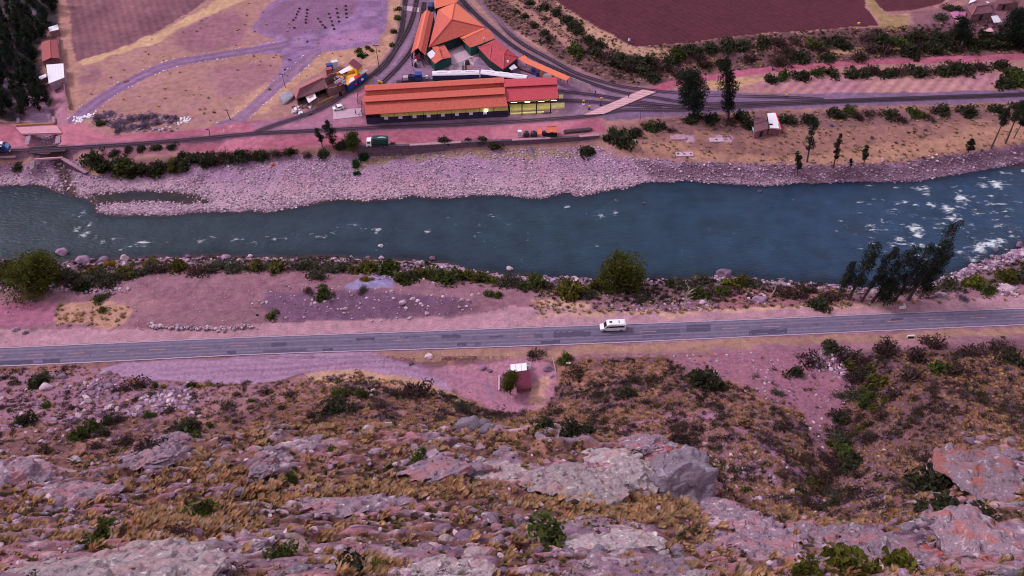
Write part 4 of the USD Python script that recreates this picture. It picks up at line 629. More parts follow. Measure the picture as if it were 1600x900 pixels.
for x, y, m, l, s in ((833, 115, blue, 'taller blue drum standing by the canopy wall', 1.9), (839.5, 118.6, blue, 'lower blue drum next to the taller blue drum', 1.5), (845, 118.8, mat('orange_drum', (214, 130, 90)), 'pale orange drum right of the blue drums', 1.3)):
    t = thing('drum', l, 'drum', pz(x, y, 0)); d = drum.copy(); d.apply_scale(s); MB().tm(d).put('shell', m, t, 40); l2 = lathe([(0, 1.02), (.1, 1.02), (.1, 1.07), (0, 1.08)], 8); l2.apply_scale(s); MB().tm(l2).put('cap', steel, t)
t = thing('sheeted_load', 'white sheeted load by the canopy wall right of the drums', 'sheeted load', pz(855, 119.5, 0)); m = trimesh.creation.icosphere(2, 1.5); m.apply_transform(np.diag([1.2, .8, .7, 1])); m.vertices[:, 2] = np.maximum(m.vertices[:, 2], 0); MB().tm(m).put('sheet', white, t, True)
# water tower in front of the coaches
wt = thing('water_tower', 'square concrete pier with a black tank and pipe in front of the coaches', 'water tower')
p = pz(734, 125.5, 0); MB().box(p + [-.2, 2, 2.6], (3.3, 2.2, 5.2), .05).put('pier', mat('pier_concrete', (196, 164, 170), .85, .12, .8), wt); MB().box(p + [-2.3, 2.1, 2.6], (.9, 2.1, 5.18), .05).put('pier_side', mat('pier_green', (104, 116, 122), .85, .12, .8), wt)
tk = lathe([(0, 0), (.75, 0), (.78, .1), (.72, .5), (.78, .55), (.72, 1.0), (.6, 1.35), (.2, 1.5), (0, 1.5)], 16); tk.apply_translation(p + [-.7, 1.9, 5.3]); MB().tm(tk).put('tank', steel, wt, 40); MB().tube([p + [-1.2, .75, 0], p + [-1.2, .75, 5.6]], .22).put('pipe', dark, wt); MB().box(p + [-.7, 1.9, 5.25], (1.9, 1.7, .1)).put('tank_stand', steel, wt)
pv = tag(UsdGeom.Xform.Define(stage, numbered('/World', 'paved_court')), kind='structure')
q = P3((702,83,.12), (722,70,.12), (733,88,.12), (725,92,.12), (703,102,.12)); MB().slab(q, .12).put('paving', conc, pv); 
for l in (((704,112),(706,101),(738,88),(750,82)), ((757,96),(764,95),(770,112),(762,113))):
    for a, b in zip(l[:-1], l[1:]): a, b = pz(*a, 0), pz(*b, 0); MB().box((a + b) / 2 + [0, 0, .06], (np.linalg.norm(b - a), 1.3, .14), math.atan2(*(b - a)[1::-1])).put('walkway', conc, pv)
MB().slab(P3((520,172.5,.15), (564.5,168.5,.15), (565.5,181.5,.15), (521,186.5,.15)), .2).put('concrete_pad', conc, pv)
MB().slab(P3((628,8,.1), (655,12,.1), (655,19,.1), (628,15.5,.1)), .1).put('crossing_slab', conc, pv)
# plank crossing over the yard tracks
cr = tag(UsdGeom.Xform.Define(stage, numbered('/World', 'plank_crossing')), kind='structure'); plank = mat('planks', (205, 160, 172), .9, .14, 1.)
A0, A1, B0, B1 = pz(911, 181, 0), pz(1004, 141.2, 0), pz(943, 179.5, 0), pz(1025, 145, 0)
for k in range(12):
    f0, f1 = k / 12 + .004, (k + 1) / 12 - .004; MB().slab([A0 + (A1 - A0) * f0 + [0, 0, .4], B0 + (B1 - B0) * f0 + [0, 0, .4], B0 + (B1 - B0) * f1 + [0, 0, .4], A0 + (A1 - A0) * f1 + [0, 0, .4]], .25).put('plank', plank, cr)
# ---------------------------------------------------------------- rock and plant prototypes
RNG = np.random.default_rng(7)
ROCKM = {}
def rockmat_(name, base, pale, darkc, pink=None, rnd=.16, s=.9):
    if name in LOOK: return LOOK[name]
    LOOK[name] = usdkit.material(stage, f'/World/Looks/{name}', {
        'g': ('geometry', {}), 'n': ('noise_texture', {'scale': s, 'detail': 9, 'roughness': .68}), 'n2': ('noise_texture', {'scale': s * .35, 'detail': 4}), 'n3': ('noise_texture', {'scale': s * 4, 'detail': 6, 'roughness': .7}),
        'r': ('rgb_ramp', {'ramp': [(.30, A(*darkc)), (.43, A(*base)), (.56, A(*base)), (.66, A(*pale)), (.8, A(*pale) * 1.1)]}), 'r2': ('rgb_ramp', {'ramp': [(.5, (0, 0, 0)), (.62, (.75, .75, .75))]}),
        'mx': ('mix_color', {}), 'r3': ('map_range', {'from_min': .3, 'from_max': .7, 'to_min': .7, 'to_max': 1.3}), 'h1': ('hsv', {}), 'o': ('object_info', {}), 'mr': ('map_range', {'to_min': 1 - rnd, 'to_max': 1 + rnd}), 'h2': ('hsv', {}),
        'b': ('bump', {'strength': .9, 'distance': .25}), 'p': ('principled_bsdf', {'roughness': .92, 'specular_ior_level': .15}), 'pk': ('color', {'value': tuple(A(*(pink or base)))})},
        [('g.position', 'n.vector'), ('g.position', 'n2.vector'), ('g.position', 'n3.vector'), ('n.fac', 'r.fac'), ('n2.fac', 'r2.fac'), ('r2.color', 'mx.fac'), ('r.color', 'mx.a'), ('pk.color', 'mx.b'), ('mx.result', 'h1.color'), ('n3.fac', 'r3.value'), ('r3.result', 'h1.value'),
         ('o.random', 'mr.value'), ('mr.result', 'h2.value'), ('h1.color', 'h2.color'), ('h2.color', 'p.base_color'), ('n.fac', 'b.height'), ('b.normal', 'p.normal')], surface='p.BSDF'); return LOOK[name]
lichen = rockmat_('lichen_rock', (136, 114, 132), (198, 182, 192), (74, 58, 74), (164, 112, 122)); palest = rockmat_('pale_stone', (186, 160, 178), (222, 202, 214), (140, 112, 132), rnd=.32); lilac = rockmat_('lilac_stone', (146, 116, 144), (180, 150, 176), (92, 70, 92), rnd=.32); palelich = rockmat_('pale_lichen_rock', (158, 142, 150), (210, 202, 200), (84, 72, 86), (172, 136, 144)); redrock = rockmat_('red_stained_rock', (136, 114, 130), (184, 166, 178), (74, 56, 72), (160, 92, 84)); darkst = rockmat_('dark_stone', (112, 88, 112), (156, 128, 150), (62, 46, 62), rnd=.25); greyst = rockmat_('grey_outcrop', (126, 112, 130), (176, 164, 176), (58, 46, 60), (120, 104, 118))
def rock(seed, sub=2, k=.42, flat=.75, boxy=.35):
    m = trimesh.creation.icosphere(sub, 1.0); v = np.array(m.vertices); r = np.random.default_rng(seed)
    for _ in range(7):
        d = r.normal(size=3); d /= np.linalg.norm(d); c = r.uniform(.55, .9); s = v @ d; v -= np.clip(s - c, 0, None)[:, None] * d * .9
    n = meshkit.fbm(v * 1.3 + seed * 7.1, 3, seed); n2_ = meshkit.fbm(v * 3.3 + seed, 2, seed + 3)
    v = v * (1 + (n[:, None] - .5) * k * 1.6 + (n2_[:, None] - .5) * .25); v[:, 2] *= flat; return v, np.array(m.faces)
def leaves(C, size, r, asp=.55, up=.3, flat=.0):
    """one bent leaf spray of 2 triangles at each point of C"""
    n = len(C); d = r.normal(size=(n, 3)); d[:, 2] = d[:, 2] * (1 - flat) + up; d /= np.linalg.norm(d, axis=1)[:, None]; e = np.cross(d, r.normal(size=(n, 3))); e /= np.linalg.norm(e, axis=1)[:, None]
    s = size * r.uniform(.6, 1.4, (n, 1)); v = np.stack([C - d * s * .5, C + e * s * asp * .5, C + d * s * .5, C - e * s * asp * .5], 1).reshape(-1, 3); i = np.arange(n) * 4
    return v, np.concatenate([np.stack([i, i + 1, i + 2], 1), np.stack([i, i + 2, i + 3], 1)])
def shrub_mesh(seed, n=420, leaf=.26, lobes=9, hgt=.85, loose=.22, asp=.55, up=.3):
    r = np.random.default_rng(seed); L = r.normal(size=(lobes, 3)); L /= np.linalg.norm(L, axis=1)[:, None]; L[:, 2] = np.abs(L[:, 2]); L *= r.uniform(.3, .72, (lobes, 1)); L[0] = (0, 0, .3); R = r.uniform(.26, .5, lobes)
    k = r.integers(0, lobes, n); d = r.normal(size=(n, 3)); d /= np.linalg.norm(d, axis=1)[:, None]; P = L[k] + d * (R[k] * r.uniform(.55, 1 + loose, n))[:, None]; P[:, 2] = np.abs(P[:, 2]) * hgt
    return leaves(P, leaf, r, asp, up)
def stem_mesh(seed, h=.6, n=5):
    r = random.Random(seed); b = MB()
    for k in range(n): a = r.uniform(0, 6.28); q = r.uniform(.15, .5); b.tube([(0, 0, -.1), (q * .4 * math.cos(a), q * .4 * math.sin(a), h * .5), (q * math.cos(a), q * math.sin(a), h)], [.05, .035, .015], 4)
    return b.mesh()
barkm = mat('bark', (96, 76, 82), .95, .3, 2.); barkp = mat('pale_bark', (186, 160, 172), .9, .2, 2.)
LEAF = dict(green=leafmat('leaf_green', (104, 116, 60)), dark=leafmat('leaf_dark', (86, 88, 66)), olive=leafmat('leaf_olive', (126, 120, 58)), brown=leafmat('twig_brown', (104, 78, 78)), purple=leafmat('twig_purple', (168, 142, 178)), yellow=leafmat('leaf_yellow', (196, 156, 66)), grey=leafmat('leaf_grey', (106, 106, 90)),
            pine=leafmat('leaf_pine', (62, 72, 62)), euca=leafmat('leaf_eucalyptus', (56, 68, 60)), poplar=leafmat('leaf_poplar', (62, 74, 60)), willow=leafmat('leaf_willow', (104, 108, 44), .5), straw=leafmat('straw', (.95, .60, .36), .2, .28, True, .45), rust=leafmat('rust_grass', (176, 104, 72), .25, .1), lime=leafmat('leaf_lime', (132, 130, 52)), ivy=leafmat('leaf_ivy', (50, 104, 46)))
PROTO = {}
def proto(kind, v):
    key = (kind, v)
    if key not in PROTO:
        c = stage.CreateClassPrim(f'/shrub_{kind}_{v}'); par = {'brown': (620, .20, 12, .7, .4, .35), 'purple': (520, .2, 10, .75, .4, .35), 'grey': (560, .22, 10, .8, .35, .42)}.get(kind, (560, .25, 10, .85, .22, .55))
        s = hash_(kind) + v; usdkit.mesh(stage, f'{c.GetPath()}/foliage', shrub_mesh(s, par[0], par[1], par[2], par[3], par[4], par[5]), LEAF[kind]); usdkit.mesh(stage, f'{c.GetPath()}/stem', stem_mesh(s), barkm); PROTO[key] = c.GetPath()
    return PROTO[key]
def hash_(s): return sum(ord(c) * (i + 3) for i, c in enumerate(s)) % 1000
def mpp(p): return np.dot(p - CAM, [0, S45, -S45]) / F        # metres per photo pixel at a point
_sh = random.Random(3)
def shrub(px, py, w, kind='green', label=None, group=None, name='shrub', tall=1.0):
    p = at1(px, py); s = w * mpp(p) / 2 * 1.38; v = _sh.randrange(4)
    cat = 'shrub'
    if name == 'shrub': name, cat = ('hedge_bush', 'hedge bush') if group and 'hedge' in group else ('scrub_bush', 'scrub') if kind in ('brown', 'purple') else (name, cat)
    return copy_of(proto(kind, v), name, label, cat, p - [0, 0, .12 * s], _sh.uniform(0, 6.28), (s, s * _sh.uniform(.85, 1.1), s * tall * _sh.uniform(.85, 1.1)), group)
ORD = 'first second third fourth fifth sixth seventh eighth ninth tenth eleventh twelfth thirteenth fourteenth fifteenth sixteenth seventeenth eighteenth nineteenth twentieth'.split(); ORD += ['twenty ' + o for o in ORD[:9]] + ['thirtieth'] + ['thirty ' + o for o in ORD[:9]] + ['fortieth'] + ['forty ' + o for o in ORD[:9]]
WORD = dict(green='green', dark='dark', olive='olive', brown='brown', purple='purple', yellow='yellow', grey='grey green', lime='yellow green', ivy='fresh green')
def shrubs(group, where, *items, name='shrub', kind='dark', k=1., way='from the left', key=None):
    seen = {}
    for it in sorted(items, key=key):
        kd = it[3] if len(it) > 3 else kind; seen[kd] = seen.get(kd, -1) + 1; shrub(it[0], it[1], it[2] * k, kd, f'{ORD[seen[kd]]} {WORD[kd]} bush {way} {where}', group, name)
# single shrubs one can point to
for a in [(20,432,44,'dark','dark bush left of the big olive tree on the near bank'),(92,436,40,'grey','grey green bush right of the big olive tree on the near bank'),(130,450,34,'dark','dark low bush on the bank right of the big olive tree, farthest from the water'),
    (160,468,24,'green','small green bush above the yellow straw patch'),(162,486,16,'olive','olive bush at the top of the yellow straw patch'),(508,458,29,'green','green round bush on top of the dark earth mound'),(482,456,17,'brown','brown bush just left of the green bush on the dark mound'),
    (427,494,20,'green','lone green bush at the left foot of the dark earth mound'),(566,454,15,'grey','small grey bush between two patches of bluish gravel'),(631,440,32,'green','green bush right of the bluish gravel patch'),(604,424,36,'green','broad green bush above the bluish gravel patch'),(895,459,50,'olive','broad olive bush left of the round tree on the near bank'),(704,440,40,'green','broad green bush on the bank left of the pale river boulder'),
    (765,462,16,'green','left one of two small bushes on the pink dirt beside the mound'),(779,463,14,'green','right one of two small bushes on the pink dirt beside the mound'),(1480,448,38,'grey','grey green bush right of the leaning pines'),(1505,468,20,'purple','lilac grey bush on the road verge right of the leaning pines'),(1540,456,30,'green','green bush right of the lilac grey bush by the road'),
    (1090,462,32,'green','green bush between the two bare white trees'),(1004,470,24,'grey','grey bush on the brown bank right of the round tree'),(1047,446,18,'green','neat round green bush by the water right of the round tree'),(1128,457,24,'green','green bush right of the bare white trees'),
    (212,604,36,'brown','brown bush mound at the near corner of the gravel layby'),(243,604,13,'green','green bush at the edge of rubble below the layby'),(300,604,15,'green','dark green bush right below the layby edge'),(392,628,11,'green','single round green bush on the bare slope left of centre'),(64,596,34,'dark','dark bush growing behind the large pale topped boulder'),
    (130,682,42,'green','green bush on the left slope above the cliff edge'),(35,664,34,'dark','dark bush at the far left of the slope below the road'),(290,672,46,'dark','large dark bush on the left slope just behind the cliff edge'),(232,705,50,'brown','wide brown thicket behind the cliff edge on the left'),
    (533,640,44,'dark','large dark green bush on the slope left of the white sign'),(566,618,26,'green','green bush at the top of the slope left of the white sign'),(536,618,26,'green','green bush left of the twin bush above the white sign'),(650,618,54,'brown','broad brown thicket at the end of the gravel turnout'),(724,642,32,'grey','grey green bush just above the dark crest boulders'),(590,636,26,'brown','brown bush on the slope right above the white sign'),
    (517,706,19,'green','small round green bush on the cliff under the slope bushes'),(655,716,28,'green','green bush on the cliff below the white sign'),(455,750,26,'green','green cushion bush left of centre on the cliff'),(605,752,24,'brown','brown bush on the cliff ledge below the green cushion'),(310,808,50,'green','largest green bush on the left of the cliff'),(157,832,38,'green','green bush on the left cliff, upper of a pair'),(144,854,36,'green','green bush on the left cliff, lower of a pair'),(305,884,38,'green','green bush at the bottom edge on the left cliff'),(280,838,42,'brown','brown bush below the largest green cliff bush'),
    (545,896,54,'dark','dark bush at the bottom edge left of centre'),(440,866,44,'green','flat green bush near the bottom edge left of the dark bush'),(588,894,34,'lime','yellow green bush at the bottom edge beside the dark bush'),(850,842,60,'green','big green bush on the cliff at centre right with straw at its foot'),(806,860,20,'rust','rust red round grass tussock left of the big green cliff bush'),
    (848,668,36,'dark','dark green bush behind the cliff edge below the hut'),(892,672,34,'dark','dark bush behind the cliff edge right of the hut'),(838,556,28,'brown','brown bush by the road right of the hut'),(884,563,22,'green','green bush by the road right of the hut'),(1112,602,54,'dark','large dark bush in the middle of the slope under the van'),(978,616,30,'dark','dark bush on the slope below the van'),(1163,768,18,'green','small green bush right of the big overhanging rock'),
    (1362,604,36,'olive','olive bush at the right edge of the pink scree'),(1358,626,38,'green','green bush at the lower right edge of the pink scree'),(1472,582,36,'green','brightest green bush on the right slope below the road'),(1216,616,20,'grey','small grey bush in the pink scree'),(1325,716,34,'green','green bush in the gully below the scree'),(1300,788,24,'green','dark green bush at the bottom of the gully'),(1462,756,70,'dark','large dark bush left of the right hand rock outcrop'),(1485,800,66,'dark','large dark bush below the right hand rock outcrop'),(1540,812,56,'dark','dark bush between the two right hand outcrops'),(1335,896,84,'lime','yellow green bush at the bottom edge on the right'),(1404,892,60,'lime','smaller yellow green bush at the bottom edge right of its neighbour'),(1250,898,60,'lime','yellow green bush at the bottom edge left of the larger ones'),
    (693,221,19,'dark','left bush of three on top of the stone river wall'),(731,220,12,'dark','smallest middle bush of three on top of the stone river wall'),(753,219,19,'dark','right bush of three on top of the stone river wall'),(612,228,13,'dark','dark bush just right of the green covered truck'),(900,84,28,'green','bright green bush on the embankment right of the tracks'),(1590,128,42,'green','large green bush at the right end of the striped field'),(915,237,26,'dark','dark bush on the rubble heap at the end of the stone wall'),(972,220,42,'dark','large dark bush right of the end of the stone wall'),(556,256,17,'ivy','bright green plant hanging over the bank below the green tree'),(557,272,11,'ivy','bright green tuft on the stones under the hanging plant'),(536,228,24,'dark','dark bush between the twin trees and the green tree on the bank'),(30,262,20,'dark','dark bush in front of the wall left of the creek mouth'),(147,252,34,'dark','dark bush right of the railway bridge')]:
    shrub(a[0], a[1], a[2], a[3], a[4])
shrubs('bushes along the near river bank', 'in the row along the near river bank', k=1.2, *[(x, y + 4, w, {'dark': ('grey', 'brown', 'dark')[x % 3], 'green': ('olive', 'green', 'grey')[x % 3]}.get(k, k)) for x, y, w, k in ((108,428,26,'grey'),(150,434,36,'dark'),(176,436,32,'green'),(202,428,30,'olive'),(226,424,28,'grey'),(250,421,28,'dark'),(280,418,28,'olive'),(310,425,36,'dark'),(340,417,28,'grey'),(370,417,30,'grey'),(396,416,28,'olive'),(406,417,26,'grey'),(432,420,26,'olive'),(470,416,36,'grey'),(497,430,26,'grey'),(526,420,32,'grey'),(570,420,32,'olive'),(641,432,22,'dark'),(657,427,26,'olive'),(685,432,32,'green'),(728,432,22,'olive'),(750,434,26,'olive'),(795,442,30,'grey'),(806,442,26,'grey'),(835,445,32,'green'),(935,446,22,'olive'),(985,444,22,'olive'),(1070,442,32,'green'),(1095,438,24,'grey'),(1155,442,26,'green'),(1175,440,28,'green'),(1280,474,26,'dark'),(1297,464,28,'dark'),(1250,462,24,'brown'),(1225,458,26,'brown'),(1262,452,24,'brown'),(1210,450,22,'brown'),(1575,434,32,'olive'),(1592,430,34,'green'),(918,460,22,'dark'))])
shrubs('yellow bushes by the water', 'low by the water of the near bank', k=1.2, *((172,416,15,'yellow'),(226,414,11,'yellow'),(240,412,15,'lime'),(573,438,14,'yellow'),(765,440,22,'lime'),(1140,444,22,'lime'),(935,440,12,'yellow'),(1525,445,30,'lime'),(145,424,16,'yellow')))
shrubs('dark bushes of the embankment right of the station', 'on the embankment beside the red field', k=0.85, *((830,6,18),(850,13,22),(870,21,24),(886,31,24),(896,41,26),(906,51,24),(860,61,24,'brown'),(850,53,20),(835,41,18),(820,26,16),(808,20,14),(930,82,32),(946,92,36,'brown'),(966,103,38),(986,108,38,'brown'),(1006,113,38),(1030,108,38,'brown'),(1010,97,32),(990,97,32,'grey'),(970,92,30),(935,72,26),(1020,122,30),(1060,87,38,'green'),(1076,80,36),(1110,77,32),(1136,74,36),(1160,72,32),(1190,70,32),(1060,115,32,'brown'),(1100,104,32,'brown'),(1130,100,30),(1170,94,30,'brown'),(1090,92,28,'brown'),(918,62,24),(1045,96,30)))
shrubs('dark bushes above the pink road', 'in the growth above the pink road', k=0.85, *((1215,67,32,'brown'),(1240,66,30,'brown'),(1270,72,32,'green'),(1300,67,38),(1320,72,32),(1350,64,38,'brown'),(1375,62,38),(1360,74,36,'brown'),(1400,70,32,'green'),(1420,64,32),(1440,62,38),(1460,60,36),(1490,60,38),(1230,82,36,'brown'),(1250,93,42),(1220,98,42,'brown'),(1290,92,32),(1340,88,42,'brown'),(1380,84,42,'brown'),(1420,82,42),(1460,80,42),(1500,77,42,'brown'),(1550,74,42),(1590,72,42),(1280,78,30,'brown'),(1440,76,32,'brown'),(1480,74,36),(1520,70,40),(1560,66,40),(1590,62,40),(1540,60,36),(1480,14,22,'grey'),(1472,30,26,'grey'),(1495,18,24)))
shrubs('hedge between the pink road and the striped field', 'in the hedge below the pink road', k=0.85, *((1205,127,28),(1222,122,26,'green'),(1250,122,32),(1280,115,30,'green'),(1300,118,28),(1330,117,32),(1370,114,38,'brown'),(1410,114,38,'brown'),(1450,114,38,'brown'),(1490,110,38),(1530,108,38,'brown'),(1560,104,32),(1572,133,38),(1582,118,42),(1350,118,30),(1390,117,32),(1430,115,34),(1470,113,34),(1510,110,34),(1432,95,10,'dark')))
shrubs('hedge right of the tracks above the dry terrace', 'in the hedge above the dry terrace', k=0.85, *((950,216,22),(988,213,32),(960,207,22),(1015,199,26,'green'),(1030,200,22),(1050,205,18,'brown'),(1080,188,30),(1110,189,30),(1160,188,38),(1178,200,30),(1232,190,36),(1262,188,32),(1330,174,28,'green'),(1310,182,30),(1300,176,24),(1360,180,30,'brown'),(1390,182,30),(1430,178,30,'green'),(1470,176,30),(1510,176,36),(1560,174,30),(1345,186,28,'brown'),(1410,188,28,'brown'),(1450,186,26,'brown'),(1000,208,20,'brown'),(1590,170,26),(1140,192,26,'brown')))
shrubs('hedge on the far river bank', 'along the top of the far bank', k=1.4, *((170,262,26),(185,258,24),(195,264,26,'green'),(210,266,26),(230,265,24),(250,263,26),(270,260,24,'olive'),(290,257,24),(285,248,16),(310,253,22),(330,250,22),(350,248,22,'brown'),(370,247,22),(390,245,20,'brown'),(410,243,18),(430,241,16,'brown'),(455,238,14),(180,240,12),(200,236,12),(220,234,12),(245,232,12),(270,230,12),(505,240,16),(480,242,12,'brown'),(775,230,14),(570,244,14,'ivy')))
shrubs('brown bushes of the right hand slope', 'on the right slope below the road', k=1.1, *((1240,584,26,'dark'),(1270,566,42,'brown'),(1320,566,46,'brown'),(1350,580,40,'brown'),(1440,566,42,'brown'),(1500,586,42,'brown'),(1420,596,42,'brown'),(1385,550,42,'brown'),(1300,548,32,'dark'),(1560,550,42,'brown'),(1580,566,32,'dark'),(1320,690,28,'grey'),(1345,656,26,'brown'),(1332,776,36,'brown'),(1280,766,34,'brown'),(1252,772,24,'dark'),(1450,800,40,'dark'),(1060,694,32,'brown'),(990,596,28,'brown'),(1006,630,22,'brown'),(1086,592,26,'dark'),(1026,596,22,'brown'),(900,586,32,'brown'),(916,674,26,'dark'),(870,646,26,'brown'),(1310,740,34,'brown'),(1300,760,30,'brown'),(1335,730,34,'dark'),(1360,690,30,'brown'),(1380,655,30,'brown'),(1395,620,34,'brown'),(1460,540,36,'brown'),(1520,556,36,'brown')))
_gu = random.Random(14)
shrubs('thicket along the gully', 'in the gully beside the scree', *[(np.interp(q, (0, .35, .7, 1), (1352, 1338, 1312, 1290)) + _gu.uniform(-34, 48), 572 + 225 * q, _gu.uniform(14, 30), _gu.choice(('dark', 'brown', 'brown', 'grey', 'brown', 'olive'))) for q in np.linspace(0, 1, 49)], k=1.1, way='from the top', key=lambda i: i[1])
shrubs('small bushes of the left hand slope', 'on the left slope below the road', k=1.0, *((8,590,20,'brown'),(20,600,16,'brown'),(52,606,22,'dark'),(186,612,22,'brown'),(256,606,11,'yellow'),(312,605,11,'yellow'),(232,620,13,'olive'),(212,626,16,'brown'),(70,636,15,'green'),(160,680,22,'dark'),(171,662,24,'dark'),(186,658,22,'brown'),(236,650,19,'green'),(262,646,24,'brown'),(300,686,22,'green'),(330,666,16,'green'),(70,706,28,'brown'),(195,696,32,'brown'),(150,700,22,'brown'),(512,646,32,'dark'),(626,620,32,'brown'),(776,646,24,'brown'),(608,730,15,'green'),(425,750,13,'green'),(490,652,22,'brown'),(110,640,18,'brown'),(440,640,18,'brown'),(455,620,22,'brown'),(420,612,24,'brown'),(350,690,20,'brown')))
shrubs('purple scrub by the gravel track', 'on the rubble below the gravel track', k=1.0, *((150,186,18,'purple'),(163,182,20,'purple'),(176,178,18,'purple'),(160,194,18,'dark'),(178,196,20,'purple'),(192,192,20,'purple'),(206,188,22,'purple'),(222,186,24,'purple'),(238,184,22,'purple'),(246,192,20,'purple'),(226,198,20,'purple'),(208,200,20,'purple'),(190,202,18,'purple'),(262,184,18,'purple'),(274,186,18,'purple'),(268,192,16,'purple'),(184,206,14,'purple')))
for i, (x0, y0, x1, y1, n) in enumerate(((462,28,468,14,4),(478,36,480,16,5),(497,30,508,44,4),(514,22,522,46,5),(526,14,530,34,4),(540,10,542,28,4),(458,32,460,44,2))):
    for k in range(n): f = k / max(1, n - 1); shrub(x0 + (x1 - x0) * f, y0 + (y1 - y0) * f, 3.6, 'green' if (i + k) % 2 else 'grey', f'sapling {ORD[k]} from the top in the {ORD[i]} planted row of the gravel yard', 'saplings in the gravel yard', 'sapling', 1.5)
for _i, (x, y, w) in enumerate(sorted(((565,88,16),(574,76,9),(580,79,9),(560,80,12),(623,30,14),(622,15,12),(616,50,12),(612,72,10)), key=lambda q: q[1])): shrub(x, y, w, 'ivy' if w > 14 else 'olive', f'{ORD[_i]} green weed clump from the top beside the station curve', 'weeds beside the station curve', 'weed_clump')
# ---------------------------------------------------------------- trees: tapered trunk, limbs, crown of leaf sprays
def tree(name, label, base, tip, hw, kind, f0=.25, dens=1., leaf=.6, lobes=18, group=None, prof=None, seed=0, cat='tree', ball=False):
    r = np.random.default_rng(abs(seed + int(base[0] * 7 + base[1]))); p = at1(*base); d = rays(*tip); t = (p[1] - CAM[1]) / d[1] if not ball else None
    q = CAM + d * t; w = hw * mpp(p); h = np.linalg.norm(q - p); ax = q - p
    bend = lambda f: p + ax * f + np.array([.12 * ax[0], 0, 0]) * (f * f - f)
    th = thing(name, label, cat, p, 0, group); b = MB(); F_ = np.linspace(0, .96, 8); b.tube([bend(f) - p - [0, 0, .2 * (f == 0)] for f in F_], np.interp(F_, [0, 1], [max(.13, h * .02), .04]), 6)
    C = []
    for k in range(lobes):
        f = f0 + (1 - f0) * ((k + r.uniform(.1, .9)) / lobes); s = np.interp((f - f0) / (1 - f0), [0, .2, .5, .8, 1], prof or [.5, .9, 1., .7, .2]) * w
        a = r.uniform(0, 6.283); c = bend(f) + np.array([math.cos(a), math.sin(a), r.uniform(-.1, .35)]) * s * r.uniform(.25, .72) - p; c0 = bend(max(.08, f - .12)) - p; b.tube([c0, (c + c0) / 2 + [0, 0, .1], c], [max(.05, h * .007), .04, .02], 4)
        R = s * r.uniform(.36, .6) + .12 * w + .1; m = int(dens * (26 + 26 * (R / leaf) ** 1.6)); g = r.normal(size=(m, 3)); g /= np.linalg.norm(g, axis=1)[:, None]; q_ = c + g * R * r.uniform(.5, 1.15, (m, 1)) * [1, 1, .85]; C.append(q_[q_[:, 2] > .25])
    b.put('trunk', barkm, th); obj('crown', leaves(np.vstack(C), leaf, r, .5, .25), LEAF[kind], th); return th
for a in [((1306,466),(1336,410),13,'pine','shortest leaning dark pine at the left end of the roadside group'),((1326,468),(1372,380),21,'pine','leaning dark pine second from the left in the roadside group'),((1346,471),(1404,386),15,'pine','slim leaning dark pine third from the left in the roadside group'),((1362,472),(1436,384),24,'pine','bushy leaning dark pine in the middle of the roadside group'),((1398,470),(1456,380),18,'pine','leaning dark pine with bare lower trunk right of the middle of the roadside group'),((1418,469),(1500,343),20,'pine','tallest leaning dark pine of the roadside group'),((1436,466),(1487,380),17,'pine','rightmost tall leaning dark pine of the roadside group'),((1380,478),(1398,440),20,'pine','low dense pine in front of the middle of the roadside group'),((1442,464),(1453,424),15,'pine','low dense pine at the right end of the roadside group')]:
    tree('pine_tree', a[4], a[0], a[1], a[2] * .7, a[3], .3 if a[2] < 18 else .2, .8, .42, 20, prof=[.7, 1, 1, .8, .35])
for a in [((1246,273),(1246,238),7,'pair of stems poplar at the water edge of the dry terrace'),((1261,253),(1272,184),9,'tallest slim poplar on the dry terrace near the white roofed house'),((1302,262),(1313,209),6,'slim poplar right of the tallest one on the dry terrace'),((1329,263),(1331,247),3,'tiny poplar between two slim ones on the dry terrace'),((1349,259),(1355,228),5,'small poplar right of the tiny one on the dry terrace'),((1512,241),(1519,218),6,'short poplar alone on the right part of the dry terrace'),((1549,231),(1577,168),8,'leaning poplar with long bare trunk, left one of the three at the right edge'),((1571,224),(1598,158),9,'leaning poplar with long bare trunk, middle one of the three at the right edge'),((1584,216),(1606,176),9,'leaning poplar, rightmost and cut by the right edge')]:
    tree('poplar_tree', a[3], a[0], a[1], a[2], 'poplar', .55 if a[0][0] > 1540 else .3, 1.2, .42, 12 if a[2] > 4 else 5, prof=[.6, 1, .9, .7, .3])
tree('eucalyptus_tree', 'broad dark eucalyptus beside the tracks right of the plank crossing', (1085, 184), (1080, 112), 23, 'euca', .2, 1.0, .6, 26, prof=[.5, .9, 1, .8, .35])
tree('eucalyptus_tree', 'tall narrow eucalyptus right of the broad one beside the tracks', (1139, 187), (1133, 94), 15, 'euca', .15, 1.0, .55, 26, prof=[.9, .7, 1, .7, .3])
tree('slim_tree', 'shorter left tree of the twin trees by the pink road', (504, 228), (493, 200), 6, 'poplar', .2, 1.2, .4, 10); tree('slim_tree', 'taller right tree of the twin trees by the pink road', (521, 230), (510, 189), 9, 'poplar', .2, 1.2, .4, 13)
tree('green_tree', 'fresh green tree at the left end of the stone river wall', (551, 238), (553, 208), 13, 'green', .25, 1.3, .42, 14)
tree('olive_tree', 'large round olive green tree on the near bank beside the river', (967, 449), (970, 410), 32, 'willow', .18, 1.1, .6, 17, prof=[.9, 1.05, 1.05, .85, .5]); tree('olive_tree', 'wide olive green tree at the left end of the near bank', (50, 447), (54, 412), 39, 'willow', .2, 1.1, .6, 19, prof=[.95, 1.1, .9, .6, .3])
tree('garden_tree', 'small green tree in front of the maroon roofed hut', (797, 616), (801, 582), 15, 'olive', .3, 1.4, .3, 16)
